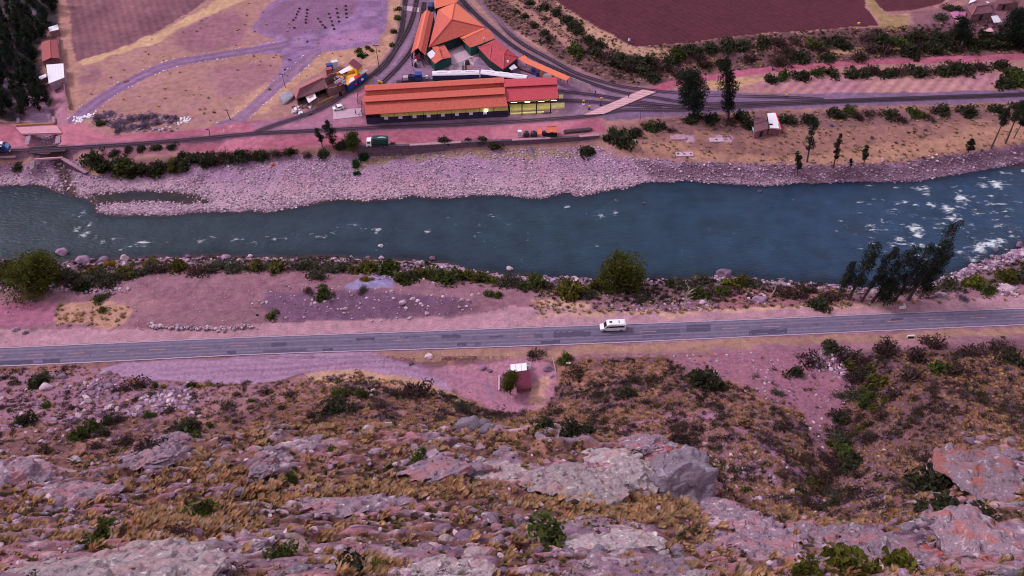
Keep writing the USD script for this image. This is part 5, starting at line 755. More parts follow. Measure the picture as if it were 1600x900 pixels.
tree('dark_tree', 'dark tree below the tiled house at the top right corner', (1508, 66), (1502, 28), 16, 'euca', .15, 1.1, .5, 16); tree('dark_tree', 'large dark tree cut by the right edge at the top right', (1590, 68), (1592, 18), 26, 'euca', .15, 1.1, .55, 22)
_fr = random.Random(11); gaps = ((8,20,12),(22,52,10),(45,22,10),(22,130,9),(28,165,8)); n_ = 0
for k in range(900):
    x, y = _fr.uniform(-18, 90), _fr.uniform(4, 192)
    if y > 190 - max(0, (x - 40) * .2) or x > np.interp(y, [0, 40, 70, 95, 140, 190], [92, 90, 62, 56, 66, 82]) or any(math.hypot(x - a, (y - b) * .8) < c for a, b, c in gaps): continue
    if any(math.hypot(x - a, y - b) < 11.5 for a, b in [g for g in globals().setdefault('_placed', [])]): continue
    _placed.append((x, y)); n_ += 1; hh = _fr.uniform(26, 46)
    tree('forest_tree', 'tall dark tree in the dense grove at the top left', (x, y), (x - hh * .38 * (1 + (60 - x) / 300) + _fr.uniform(-4, 4), y - hh), _fr.uniform(6.5, 9.5), 'euca' if _fr.random() < .7 else 'poplar', .12, 1.0, .6, 13, 'trees of the grove at the top left', seed=n_)
    if n_ > 62: break
fl = thing('fallen_trunk', 'pale bare trunk lying through the dark grove at the top left', 'fallen trunk'); MB().tube([at1(24, 90) + [0, 0, 6], at1(40, 118) + [0, 0, 4], at1(60, 151) + [0, 0, .4]], [.1, .16, .22]).put('trunk', barkp, fl); MB().tube([at1(40, 118) + [0, 0, 4], at1(36, 106) + [0, 0, 5.4]], [.1, .04], 5).put('branch', barkp, fl)
for lab, base, tip, sd in (('bare white dead tree, left one of two on the near bank', (1067, 484), (1078, 447), 1), ('bare white dead tree, right one of two on the near bank', (1203, 464), (1220, 434), 2)):
    p = at1(*base); d = rays(*tip); q = CAM + d * (p[1] - CAM[1]) / d[1]; th = thing('dead_tree', lab, 'dead tree', p); rr = random.Random(sd); ax = q - p; MB().tube([(0, 0, -.2), ax * .35 + [.25, 0, 0], ax * .7 - [.2, 0, 0], ax], [.2, .15, .1, .05], 6).put('trunk', barkp, th)
    for k in range(9): f = rr.uniform(.3, .95); o = ax * f; e = np.array([rr.choice((-1, 1)) * rr.uniform(.8, 2.2), rr.uniform(-1, 1), rr.uniform(.2, 1.4)]); MB().tube([o, o + e * .5 + [0, 0, .2], o + e], [.09, .06, .03], 5).put('branch', barkp, th)
# ---------------------------------------------------------------- boulders and outcrops
RP = {}
def rproto(m, v, sub=2):
    k = (m, v, sub)
    if k not in RP: c = stage.CreateClassPrim(f'/rock_{m}_{v}_{sub}'); vv, ff = rock(v * 13 + sub, sub); usdkit.mesh(stage, f'{c.GetPath()}/stone', (vv, ff), LOOK[m], 50 if sub > 1 else False); RP[k] = c.GetPath()
    return RP[k]
_rk = random.Random(5)
def boulder(px, py, w, m='lilac_stone', label=None, group=None, h=.75, name='boulder', d=.8):
    p = at1(px, py); s = w * mpp(p) / 2
    return copy_of(rproto(m, _rk.randrange(6)), name, label, 'boulder', p + [0, 0, s * h * .25], _rk.uniform(-.4, .4), (s * 1.08, s * d, s * h * 1.25), group)
for a in [(97,396,19,'lilac_stone','dark sided boulder in the river right of the wide olive tree'),(162,407,16,'lilac_stone','lilac boulder at the water edge, left of two on the left bank'),(195,404,14,'pale_stone','pale boulder at the water edge, right of two on the left bank'),(130,410,24,'lilac_stone','heap of lilac rock where the near bank meets the river at the left'),(144,407,8,'lilac_stone','rusty stained small rock on the shore at the left','x'),(262,404,8,'pale_stone','small pale rock in the shallows left of the double rock'),(293,401,10,'dark_stone','dark topped double rock standing in the shallows'),(353,405,16,'lilac_stone','lilac rock on the shore among the olive bushes'),(391,401,8,'pale_stone','pointed pale rock on the shore between two olive bushes'),(595,385,8,'pale_stone','pale rock alone far out in the river'),(549,402,6,'pale_stone','small white rock in the shallows at the river middle'),(575,404,10,'dark_stone','dark rock with pale cap in the shallows, left of two'),(596,404,9,'pale_stone','rock with pale cap in the shallows, right of two'),(676,405,10,'lilac_stone','striped dark rock in the shallows above the green bushes'),(659,411,9,'pale_stone','flat pale rock on the shore beside the striped rock'),(796,420,11,'pale_stone','bright pale boulder alone in the river left of the round tree'),(1007,318,5,'dark_stone','small dark rock in the river near the far shore'),(1187,299,7,'dark_stone','dark rock in the river by the far shore on the right'),(1131,429,26,'lilac_stone','broad lilac boulder at the water on the near bank'),(864,440,12,'lilac_stone','lilac rock on the shore left of the round tree, leftmost of three'),(888,438,13,'pale_stone','pale rock on the shore left of the round tree, middle of three'),(916,440,10,'lilac_stone','lilac rock on the shore left of the round tree, rightmost of three'),(1556,391,8,'dark_stone','dark wet rock in the rapids near the right edge'),(1593,384,14,'dark_stone','dark wet ledge in the rapids at the right edge'),
    (72,607,19,'pale_stone','large angular boulder with a pale top on the left slope'),(163,584,13,'pale_stone','pale boulder beside the layby on the left'),(166,606,12,'lilac_stone','lilac boulder under the pale one beside the layby'),(97,590,16,'dark_stone','dark boulder uphill of the pale topped one'),(25,516,11,'lilac_stone','rounded boulder on the road verge at the far left'),(40,521,9,'dark_stone','low dark stone right of the rounded verge boulder'),(670,558,14,'pale_stone','pale boulder by the road above the gravel turnout'),(642,569,9,'dark_stone','dark stone at the end of the gravel turnout'),(755,576,11,'lilac_stone','lilac boulder left of the hut'),(765,580,9,'dark_stone','dark boulder touching the lilac one left of the hut'),(856,577,17,'lilac_stone','long lilac boulder right of the hut'),(862,588,8,'lilac_stone','upright small stone below the long boulder right of the hut'),(584,611,9,'pale_stone','pale stone on the slope above the white sign'),(580,619,8,'pale_stone','flat pale stone under another above the white sign'),
    (735,668,40,'grey_outcrop','largest dark boulder on the cliff crest below the hut'),(757,664,22,'grey_outcrop','dark rounded boulder leaning on the largest one on the crest'),(763,674,26,'grey_outcrop','low dark boulder at the right foot of the crest group'),(1196,292,6,'dark_stone','small dark stone beside the dark rock by the far shore'),(1186,470,22,'lilac_stone','heap of pale lilac rock on the road verge right of the bare trees'),(1575,452,22,'pale_stone','pale rubble block on the road verge at the right'),(1470,463,20,'pale_stone','pale rock slab at the foot of the rightmost leaning pine'),(1098,474,12,'pale_stone','white stone on the bank between the bare trees'),(1322,626,7,'pale_stone','bright white stone in the lower scree'),(1316,572,8,'pale_stone','pale stone among bushes at the top of the scree')]:
    boulder(a[0], a[1], a[2], a[3], a[4])
for _i, (x, y, w) in enumerate(sorted(((630,474,12),(645,468,8),(653,471,8),(657,475,6),(641,498,8),(667,490,8),(585,482,5),(520,468,6),(534,484,6),(538,490,6),(540,483,7),(593,471,4),(604,457,5),(612,455,6),(615,467,6),(634,482,7),(660,478,5),(687,492,5),(718,481,6),(729,479,5),(722,469,7),(732,470,7),(738,462,7),(748,460,6),(692,464,6),(675,462,5),(488,469,5),(487,475,5),(492,474,6),(475,496,5),(447,497,5),(426,503,6),(410,474,6),(406,471,5),(417,472,5),(581,502,5),(595,501,5),(620,497,4),(507,472,6),(562,482,5),(573,466,5),(550,498,4)))):
    boulder(x, y, w, 'pale_stone', f'{ORD[_i]} pale stone from the left on the dark earth mound above the road', 'pale stones on the dark earth mound', name='stone')
# big shapes of bare rock that stand out of the cliff
OUT = [(800,738,150,40,'pale grey slab at the left end of the long grey slab',.3,63),(985,738,96,54,'grey rock joining the long slab to the overhanging nose',.4,82),(960,712,150,28,'grey rock rim along the crest behind the long slab',.35,83),(1062,745,100,70,'big overhanging grey rock nose on the right of the cliff crest',.62,61),(898,750,176,56,'long grey slab of rock left of the overhanging nose',.3,62),(945,842,180,46,'wide grey rock ledge on the cliff under the straw slope',.26,69),(1552,748,120,88,'grey and red rock outcrop at the right edge, upper one',.5,64),(1556,858,130,84,'red stained rock outcrop at the right edge, lower one',.5,65),(1160,806,84,50,'broken lilac rock step below the overhanging nose',.4,66),(28,742,100,44,'dark rock shoulder at the left end of the cliff crest',.35,67),(420,724,44,30,'blue grey rock plate on the cliff left of centre',.35,68),(180,890,300,40,'pale streaked rock shelf along the bottom left edge',.2,69),(715,734,170,30,'lilac rock rib in the middle of the cliff',.3,70),(690,888,170,46,'pale rock shelf at the bottom edge in the middle',.24,71),(1030,890,190,36,'pink rock shelf at the bottom edge right of centre',.24,72),(260,700,110,26,'rock rim above the brown thicket on the left crest',.35,73),(1190,850,120,40,'lilac rock shelf under the broken step',.3,74),(1400,858,110,44,'grey rock shelf between the two bottom yellow green bushes',.3,75),(560,790,180,24,'low lilac rock rib across the straw slope',.28,76),(110,775,150,26,'low lilac rock rib on the left cliff',.28,77),(380,850,120,30,'grey rock slab near the flat green bush',.26,78),(1005,690,90,18,'grey rock rim at the crest left of the nose',.4,79),(1290,838,70,30,'rock block at the mouth of the gully',.4,80)]
for x, y, w, h, lab, k, sd in OUT:
    p = at1(x, y + h * .12); s = mpp(p); q1, q2 = at1(x, y - h / 2), at1(x, y + h / 2); run = min(max(np.linalg.norm((q1 - q2)[:2]) / 2, 1.2), 11.); rise = (q2[2] - q1[2]) / 2
    v, f = rock(sd, 5, .5, 1.0); sx, sy = w * s / 2, run
    v = v * [sx, sy, max(1.0, k * min(sx, 7.) * (1.35 if sd in (61, 62) else .9))]; tl = np.clip(-rise / max(run, .1), -1.4, 0) * (.45 if sd in (61, 64, 65) else 1); v[:, 2] += v[:, 1] * tl
    wv = v + p; crack = np.abs(meshkit.fbm(np.stack([wv[:, 0] * .12, wv[:, 1] * .35, wv[:, 2] * .5], -1), 4, sd) - .5); v = v + (np.stack([v[:, 0] / sx ** 2, v[:, 1] / sy ** 2, np.ones(len(v)) * .25], -1) * .0) - np.array([0, .25, .9]) * (np.clip(.055 - crack, 0, None) * 14)[:, None] * .55 + (meshkit.fbm(wv * (.42 if sd in (61, 64, 65) else .9), 5, sd + 5)[:, None] - .5) * (2.6 if sd in (61, 64, 65) else 1.3)
    t = thing('rock_outcrop', lab, 'rock outcrop', p + [0, 0, .05 if sd != 62 else -.35]); obj('rock_mass', (v, f), redrock if sd in (64, 65) else greyst if sd == 61 else palelich if sd in (62, 63, 69, 71, 82, 83) else lichen, t, True)
# ---------------------------------------------------------------- cobbles, scree, grass and scrub: uncountable ground cover
def instancer(name, protos, pos, scale, yaw, pick, tilt=None, lean=None):
    pi = UsdGeom.PointInstancer.Define(stage, numbered('/World', name)); rel = pi.CreatePrototypesRel()
    for k, (msh, m) in enumerate(protos): q = usdkit.mesh(stage, f'{pi.GetPath()}/piece_{k:03d}', msh, m); rel.AddTarget(q.GetPath())
    pi.CreateProtoIndicesAttr(Vt.IntArray.FromNumpy(np.asarray(pick, np.int32))); pi.CreatePositionsAttr(Vt.Vec3fArray.FromNumpy(np.asarray(pos, np.float32)))
    sc = np.asarray(scale, np.float32); sc = np.repeat(sc[:, None], 3, 1) if sc.ndim == 1 else sc; pi.CreateScalesAttr(Vt.Vec3fArray.FromNumpy(sc))
    pi.CreateOrientationsAttr(Vt.QuathArray([Gf.Quath(float(math.cos(a / 2)), 0, 0, float(math.sin(a / 2))) for a in yaw])); return tag(pi, kind='stuff')
def scatter(n, x0, x1, y0, y1, seed): r = np.random.default_rng(seed); return r.uniform(x0, x1, n), r.uniform(y0, y1, n), r
# gravel bar
x, y, r = scatter(150000, -205, 205, 172, 226, 21); z = height(x, y); dens = n2(x, y, 9, 71, 3)
inw = (z < -2.3) & (z > -6.25) & (y > 174); from scipy.spatial import cKDTree
keep = inw & (cKDTree(spline(CREEK, .5)[:, :2]).query(np.stack([x, y], 1))[0] + n2(x, y, 1.5, 91) * 1.6 > 2.2) & (r.uniform(0, 1, len(x)) < np.clip(.25 + .85 * sstep(.4, .6, dens) + .5 * sstep(-4.8, -5.8, z), 0, 1)); x, y, z = x[keep], y[keep], z[keep]
sz = .10 + .24 * r.uniform(0, 1, len(x)) ** 3.4 + .08 * sstep(-4.8, -5.8, z) * r.uniform(0, 1, len(x))
cob = [(rock(200 + k, 1, .35, .7), m) for k, m in enumerate((palest, palest, lilac, lilac, darkst, palest))]
instancer('cobbles', cob, np.stack([x, y, z + sz * .25], 1), np.stack([sz * 1.25, sz, sz * .8], 1), r.uniform(0, 6.28, len(x)), np.where(x > 62, r.choice([2, 3, 4, 4, 3, 0], len(x)), r.choice(6, len(x), p=[.2, .16, .22, .2, .12, .10])))
# near shore rubble, slope debris, scree and pads
PX, PY, WS = [], [], []
rr = np.random.default_rng(33)
def spray(poly, n, s0, s1, pw=3):
    q = np.array(poly, float); k = 0
    c = rr.uniform(q.min(0), q.max(0), (n * 3, 2)); c = c[inside(c, q)][:n]; PX.extend(c[:, 0]); PY.extend(c[:, 1]); WS.extend(s0 + (s1 - s0) * rr.uniform(0, 1, len(c)) ** pw)
for (xa, ya), (xb, yb) in zip(NEAR_SHORE[2:-2], NEAR_SHORE[3:-1]): spray(((xa, ya - 1), (xb, yb - 1), (xb, yb + 9), (xa, ya + 9)), int(abs(xb - xa) * 1.2), .1, .6, 3)
spray(((1480,435),(1540,404),(1600,388),(1600,408),(1540,425),(1500,440)), 260, .2, .9, 2)
spray(((0,585),(180,580),(360,610),(330,680),(200,700),(0,690)), 420, .1, .7, 4); spray(((225,615),(300,605),(300,640),(200,650)), 200, .25, .8, 2); spray(((130,600),(180,590),(190,650),(110,650)), 120, .2, .9, 3)
spray(((1010,560),(1120,552),(1300,540),(1342,570),(1325,655),(1286,702),(1240,640),(1100,590)), 800, .06, .4, 4); spray(((1260,545),(1330,545),(1340,600),(1280,580)), 200, .15, .7, 3)
spray(((410,440),(740,460),(740,490),(420,500)), 500, .06, .3, 3); spray(((560,410),(700,415),(690,445),(560,435)), 250, .12, .5, 2.5); spray(((850,430),(930,436),(930,450),(850,446)), 90, .2, .8, 2); spray(((930,455),(1100,455),(1120,486),(960,486)), 300, .12, .5, 3); spray(((1165,458),(1198,460),(1198,478),(1170,474)), 120, .12, .5, 2); spray(((1560,445),(1595,447),(1590,465),(1560,462)), 90, .2, .6, 2); spray(((0,438),(125,446),(210,450),(190,460),(0,455)), 260, .15, .6, 2.5)
spray(((1000,690),(1150,690),(1230,760),(1150,800),(1100,740)), 250, .1, .5, 3); spray(((0,700),(1600,700),(1600,900),(0,900)), 1500, .08, .55, 3.5); spray(((700,600),(860,580),(860,640),(720,640)), 80, .06, .2, 3); spray(((205,435),(420,430),(420,505),(210,505)), 160, .05, .22, 3); spray(((0,455),(200,450),(200,512),(0,516)), 120, .06, .25, 3); spray(((0,520),(800,485),(1600,460),(1600,478),(800,508),(0,540)), 260, .04, .14, 3); spray(((180,578),(640,565),(700,600),(440,592),(250,590)), 120, .04, .12, 3); spray(((135,178),(285,178),(280,205),(190,208)), 320, .15, .6, 2); spray(((965,120),(1040,125),(1000,140)), 60, .1, .3); spray(((55,250),(110,255),(115,302),(70,292)), 160, .15, .6, 2); spray(((1010,255),(1600,235),(1600,255),(1300,284),(1020,283)), 500, .15, .5, 2.5)
P = at(PX, PY); s = np.array(WS); instancer('rubble', [(rock(240 + k, 1, .4, .75), m) for k, m in enumerate((palest, lilac, lilac, palest, darkst))], P + np.stack([0 * s, 0 * s, s * .3], 1), np.stack([s * 1.2, s, s * .85], 1), rr.uniform(0, 6.28, len(s)), rr.choice(5, len(s), p=[.24, .28, .26, .14, .08]))
# white stones along the gravel track
PP = []
for L, w_ in ((T1, 3.1), (T2, 2.8)):
    S = spline(L, 1.1)
    for o in (-w_, w_): q = offset(S, o); k = rr.uniform(0, 1, len(q)) < .5; PP.append(q[k] + rr.normal(0, .25, (k.sum(), 3)) * [1, 1, 0])
c = at(*(np.array(((116,187),(120,188),(124,187),(127,188),(121,190),(133,184),(137,182),(141,180),(144,179),(145,181),(139,183),(283,187),(287,188),(290,190),(293,188),(288,185),(284,191),(118,185)), float).T)); c = np.repeat(c, 5, 0) + rr.normal(0, .6, (len(c) * 5, 3)) * [1, 1, 0]; PP.append(c)
P = np.vstack(PP); s = rr.uniform(.14, .34, len(P)); s[-len(c):] *= 1.5; instancer('white_stones', [(rock(260 + k, 1, .3, .7), white) for k in range(3)], P + [0, 0, .1], s, rr.uniform(0, 6, len(s)), rr.choice(3, len(s)))
# bunch grass on the cliff, swept by the wind
def tuft(seed, n=46, h=.75, spread=.32, lean=(.42, .16), wd=.055):
    r = np.random.default_rng(seed); a = r.uniform(0, 6.28, n); q = r.uniform(0, spread * .55, n); b = np.stack([q * np.cos(a), q * np.sin(a), 0 * a], 1); hh = h * r.uniform(.55, 1.1, n)
    e = np.stack([np.cos(a) * spread * 1.1 + lean[0] * hh / h, np.sin(a) * spread * 1.1 + lean[1] * hh / h, hh], 1) * [1, 1, 1]; m = b + (e - b) * [.4, .4, .62]; sd = np.stack([-np.sin(a), np.cos(a), 0 * a], 1) * wd
    sd = sd + r.normal(0, .03, (n, 3)); v = np.stack([b - sd, b + sd, m + sd * .9, m - sd * .9, e], 1).reshape(-1, 3); i = np.arange(n) * 5; return v, np.concatenate([np.stack([i, i + 1, i + 2], 1), np.stack([i, i + 2, i + 3], 1), np.stack([i + 3, i + 2, i + 4], 1)])
x, y, r = scatter(125000, -121, 121, 24, 121, 41); z = hz(x, y); rw = rockw(x, y)
def hsamp(a): return map_coordinates(a, [(y - 17) / H.h, (x + 122) / H.h], order=1, mode='nearest')
bare_ = hsamp(H.bare); g = n2(x, y, 6, 81, 4)
dn = sstep(.5, .9, rw) * (1 - .93 * sstep(.2, .6, bare_)) * (.05 + .6 * sstep(.5, .63, g)) * .62
for cx_, cy_, rx, ry in ((600,765,210,18),(960,790,140,24),(420,765,80,18),(300,815,110,30),(330,745,100,14),(1000,800,70,18),(250,830,60,30)): 
    d = wpoly(*[(cx_ + rx * math.cos(a), cy_ + ry * math.sin(a)) for a in np.linspace(0, 6.28, 15)[:-1]]); dn = np.maximum(dn, .62 * (.2 + .75 * sstep(.4, .55, n2(x, y, 3, 88, 3))) * inside(np.stack([x, y], -1), d) * (1 - .8 * sstep(.5, .8, bare_)))
k = r.uniform(0, 1, len(x)) < dn; s = .4 + 1.2 * r.uniform(0, 1, k.sum()) ** 1.8
instancer('dry_grass', [(tuft(300 + j), LEAF['straw']) for j in range(4)] + [(tuft(310, 40), leafmat('straw_dark', (.86, .46, .26), .25, .25, True, .45)), (tuft(311, 40), leafmat('straw_pink', (.95, .68, .50), .2, .2, True, .45))], np.stack([x[k], y[k], z[k] - .05], 1), s, r.normal(0, .5, k.sum()), r.choice(6, k.sum(), p=[.2, .2, .18, .14, .18, .1]))
# loose and half buried rocks all over the cliff
xr, yr, r3 = scatter(9000, -100, 100, 24, 92, 47); zr = hz(xr, yr); kk_ = (rockw(xr, yr) > .6) & (r3.uniform(0, 1, 9000) < .05 + .5 * sstep(.5, .62, n2(xr * .6, yr, 5, 89, 4))); xr, yr, zr = xr[kk_], yr[kk_], zr[kk_]; sr = .14 + .72 * r3.uniform(0, 1, len(xr)) ** 3
instancer('cliff_rocks', [(rock(280 + j, 2, .5, .8), m) for j, m in enumerate((lichen, lichen, greyst, lilac, darkst, palelich))], np.stack([xr, yr, zr + sr * .1], 1), np.stack([sr * r3.uniform(1.1, 2.2, len(sr)), sr, sr * r3.uniform(.6, 1.1, len(sr))], 1), r3.normal(0, .35, len(sr)), r3.choice(6, len(sr), p=[.28, .2, .18, .12, .1, .12]))
# low scrub over slope and cliff
lowm = [(shrub_mesh(400 + j, 90, .24, 5, .6, .4, .5, .3), LEAF[kd]) for j, kd in enumerate(('brown', 'brown', 'dark', 'olive', 'purple', 'lime'))]
g2 = n2(x, y, 5, 83, 4); py_ = 1 - sstep(.4, .8, rw); scree = inside(np.stack([x + (n2(x, y, 6, 92) - .5) * 14, y + (n2(x, y, 6, 93) - .5) * 14], -1), wpoly((1010,556),(1120,550),(1300,538),(1345,570),(1330,655),(1290,705),(1240,640),(1100,590)))
pad = inside(np.stack([x, y], -1), wpoly((150,575),(400,555),(640,560),(800,552),(880,570),(872,604),(850,642),(770,644),(700,614),(560,582),(440,598),(250,597)))
road_d = z < .35
dn = np.where(rw > .7, .26 * sstep(.44, .6, g2) * (1 - .6 * bare_) + .05, .10 + .5 * sstep(.45, .6, g2)) * np.where(scree, .06, 1) * ~pad * ~road_d * .8
dn = dn * np.where(x < -50, np.where(rw > .7, 1, .55), 1); k = r.uniform(0, 1, len(x)) < dn; s = (.35 + 1.1 * r.uniform(0, 1, k.sum()) ** 2) * np.where(rw[k] > .7, .6, 1.)
pk = np.where(rw[k] > .7, r.choice([0, 2, 3, 5, 5, 3], k.sum()), r.choice(6, k.sum(), p=[.36, .26, .16, .1, .1, .02]))
instancer('low_scrub', lowm, np.stack([x[k], y[k], z[k] - .08], 1), s, r.uniform(0, 6.28, k.sum()), pk)
k = (rw > .7) & (r.uniform(0, 1, len(x)) < .34 * sstep(.45, .6, n2(x, y, 4, 90, 4)) * (1 - .75 * bare_)); s = .22 + .6 * r.uniform(0, 1, k.sum()) ** 2.5
instancer('cliff_plants', [(shrub_mesh(460 + j, 110, .3, 5, .55, .4, .5, .6), LEAF[kd]) for j, kd in enumerate(('green', 'olive', 'lime', 'olive', 'brown'))], np.stack([x[k], y[k], z[k] - .05], 1), s, r.uniform(0, 6.28, k.sum()), r.choice(5, k.sum(), p=[.24, .26, .16, .1, .24]))
# low tan grass tufts between the scrub of the slope
k = (r.uniform(0, 1, len(x)) < .34 * sstep(.58, .46, g2) * (rw < .8)) & ~pad & ~road_d & ~(scree & (r.uniform(0, 1, len(x)) < .97)) & ((x > -55) | (r.uniform(0, 1, len(x)) < .3)); s = r.uniform(.45, .9, k.sum())
instancer('slope_grass', [(tuft(320 + j, 34, .6, .42, (.1, .05), .07), LEAF['straw'] if j < 2 else LOOK['straw_dark']) for j in range(4)], np.stack([x[k], y[k], z[k] - .05], 1), s, r.uniform(0, 6.28, k.sum()), r.choice(4, k.sum()))
# scrub and dry grass of the valley: bank, embankments, terrace
x, y, r = scatter(120000, -215, 215, 120, 335, 43); z = height(x, y); xy = np.stack([x, y], -1); gg = n2(x, y, 6, 85, 4); u_ = r.uniform(0, 1, len(x))
bank_m = inside(xy, BANK) & ~inside(xy, FIELD_E) & ~inside(xy, FIELD_N); terr_m = inside(xy, TERR); nb = (y < 164) & (z < -1.0) & (z > -5.9); fld = inside(xy, wpoly((118,97),(380,0),(600,78),(345,190),(140,180)))
nb2 = (y < 164) & inside(xy, wpoly((835,455),(1100,450),(1330,452),(1330,478),(1200,480),(960,488),(840,486)))
dn = np.where(bank_m, .26 + .5 * sstep(.46, .6, gg), 0) + np.where(terr_m, .01 + .12 * sstep(.52, .64, gg), 0) + np.where(nb, .3 + .6 * sstep(.42, .56, gg), 0) + np.where(nb2, .35, 0) + np.where(fld, .002, 0)
prd = inside(xy, wpoly((985,147),(1030,130),(1100,117),(1200,104),(1350,93),(1620,82),(1620,93),(1350,103),(1200,114),(1110,127),(1030,147))); k = (u_ < dn * .8) & ~prd; s = r.uniform(.4, 1.1, k.sum()) * np.where(nb[k], 1.25, 1.)
instancer('low_scrub', [(shrub_mesh(430 + j, 80, .28, 5, .6, .4, .5, .3), LEAF[kd]) for j, kd in enumerate(('brown', 'brown', 'dark', 'olive', 'grey'))], np.stack([x[k], y[k], z[k] - .1], 1), s, r.uniform(0, 6.28, k.sum()), r.choice(5, k.sum(), p=[.38, .25, .15, .1, .12]))
verge = inside(xy + np.stack([n2(x, y, 3, 94) - .5, n2(x, y, 3, 95) - .5], -1) * 6, wpoly((830,470),(930,478),(1000,484),(1200,476),(1400,472),(1600,458),(1600,462),(1400,477),(1200,484),(1000,492),(840,492))) | inside(xy, wpoly((86,474),(202,478),(205,508),(86,510)))
dn = np.where(verge, .3, 0) + np.where(bank_m, .10, 0) + np.where(terr_m, .10, 0) + np.where(fld, .01, 0) + np.where(nb2, .15, 0); k = (u_ > 1 - dn) & ~prd
instancer('dry_grass', [(tuft(340 + j, 30, .6, .5, (.1, .0), .09), LEAF['straw'] if j < 2 else LOOK['straw_pink']) for j in range(3)], np.stack([x[k], y[k], z[k] - .05], 1), r.uniform(.5, 1.1, k.sum()), r.uniform(0, 6.28, k.sum()), r.choice(3, k.sum()))
# ---------------------------------------------------------------- bridges and walls at the creek, stone river wall
stonew = mat('wall_stone', (104, 80, 98), .95, .4, 1.1, bump=.12); stonel = mat('wall_cap', (168, 130, 150), .9, .25, 1.); pinkc = mat('pink_concrete', (200, 142, 160), .9, .15, .7); darkc = mat('stained_concrete', (92, 74, 88), .95, .4, .7)
rb = thing('road_bridge', 'pink surfaced road bridge over the creek at the left', 'bridge')
MB().slab(P3((24,199,.35), (88,195.8,.35), (97,207.2,.35), (34,208.8,.35)), .6).put('deck', pinkc, rb)
MB().wall(pz(26, 197, .3), pz(85, 194.6, .3), .6, .35, .3).put('parapet', mat('ochre_edge', (176, 124, 84)), rb); MB().wall(pz(35, 209, -.4), pz(95, 207.3, -.4), .55, .3, -.35).put('parapet', mat('ochre_edge', (176, 124, 84)), rb)
MB().slab(P3((34,209.4,0), (36.5,209.4,0), (47,221,-2.2), (41,222,-2.4)), 3.4).put('wing_wall', concd, rb); MB().slab(P3((88,208,0), (91.5,208,0), (103,218.5,-1.6), (99,219.5,-1.8)), 3.2).put('wing_wall', stonel, rb)
MB().wall(pz(36, 208, -4), pz(36, 200, -4), 4, .8, -4).put('abutment', concd, rb); MB().wall(pz(92, 207, -4), pz(90, 198, -4), 4, .8, -4).put('abutment', concd, rb)
kb = thing('railway_bridge', 'dark railway girder bridge carrying the track over the creek', 'bridge')
for k in (-1, 1): MB().wall(pz(46, 236.5, -.9) + [0, k * .8, 0], pz(104, 232.6, -.9) + [0, k * .8, 0], .95, .3, -.95).put('girder', steel, kb)
for k in range(30): f = k / 29; p = pz(47, 236.4, .1) * (1 - f) + pz(103, 232.7, .1) * f; MB().box(p, (.26, 2.6, .2), .02).put('sleeper', sleeperm, kb)
MB().wall(pz(50, 243, -4.4), pz(53, 229, -4.4), 4.3, 1.4, -4.5).put('abutment', concd, kb); MB().wall(pz(98, 241, -4.4), pz(99, 229, -4.4), 4.3, 1.4, -4.5).put('abutment', concd, kb)
t = thing('pipe_beam', 'thin pink concrete beam spanning the creek below the railway bridge', 'beam'); MB().wall(pz(54, 249, -.8), pz(98, 246.2, -.8), .5, .5, -1.1).put('beam', pinkc, t); MB().box(pz(60, 246, -1.6) + [0, 0, -.8], (1.3, .9, 2.6)).put('pillar', concd, t)
t = thing('creek_wall', 'slanted pink capped wall on the right side of the creek mouth', 'wall'); 
for k in range(4):
    f, g = k / 4, (k + 1) / 4; a, b = pz(98 + 37 * f, 248 + 22 * f, -1 - 2.4 * f), pz(98 + 37 * g, 248 + 22 * g, -1 - 2.4 * g); MB().slab([a + [.3, .3, 0], b + [.3, .3, 0], b - [.3, .3, 0], a - [.3, .3, 0]], 3.2).put('wall_section', stonew, t); MB().slab([a + [.4, .4, .16], b + [.4, .4, .16], b - [.4, .4, -.16], a - [.4, .4, -.16]], .15).put('cap', stonel, t)
t = thing('creek_wall', 'broken grey wall stump on the left side of the creek mouth', 'wall'); MB().slab(P3((47,252,-.8), (54,250,-.9), (53,262,-2), (47,265,-2)), 3.6).put('stump', mat('stump', (164, 140, 156), .95, .35, .8, bump=.1), t)
t = thing('bank_wall', 'low dark wall with a pale top along the bank at the left edge', 'wall'); MB().wall(pz(-60, 256, -4), pz(24, 253.5, -4), 3.6, .8, -4.2).put('wall', stonew, t); MB().wall(pz(-60, 247.5, -.5), pz(24, 245, -.5), .25, .9, -.6).put('cap', stonel, t)
sw = thing('stone_river_wall', 'long dark stone wall in three courses along the far river bank', 'wall')
WT = [(558,230.5),(640,227.5),(720,223),(800,219.5),(860,216.5),(905,214),(936,211.5)]
for k in range(len(WT) - 1):
    a, b = pz(*WT[k], -.1), pz(*WT[k + 1], -.1)
    n_ = 4
    for j in range(n_):
        p, q = a + (b - a) * (j + .005) / n_, a + (b - a) * (j + .995) / n_
        for c, (dy, z0, h) in enumerate(((-.55, -3.4, 1.4), (-.25, -2.0, 1.1), (.05, -.9, .95))): MB().wall(p + [0, dy, 0], q + [0, dy, 0], h, .9, z0).put('stone_course', stonew, sw)
    MB().wall(a, b, .2, 1.0, .05).put('cap', stonel if k % 2 else darkc, sw)
t = thing('outfall_pipe', 'grey concrete chute running down from the stone wall to the gravel', 'chute'); a, b = pz(825.5, 229, -1.6), pz(834.5, 249, -4.0); MB().tube([a, b], .75, 10).put('pipe', mat('chute', (132, 112, 128), .9, .3, 1.), t); MB().tube([b, b + (b - a) * .02], .6, 10).put('mouth', dark, t)
t = thing('beam_stack', 'stack of long dark beams at the right end of the stone wall', 'beams'); rr_ = random.Random(4)
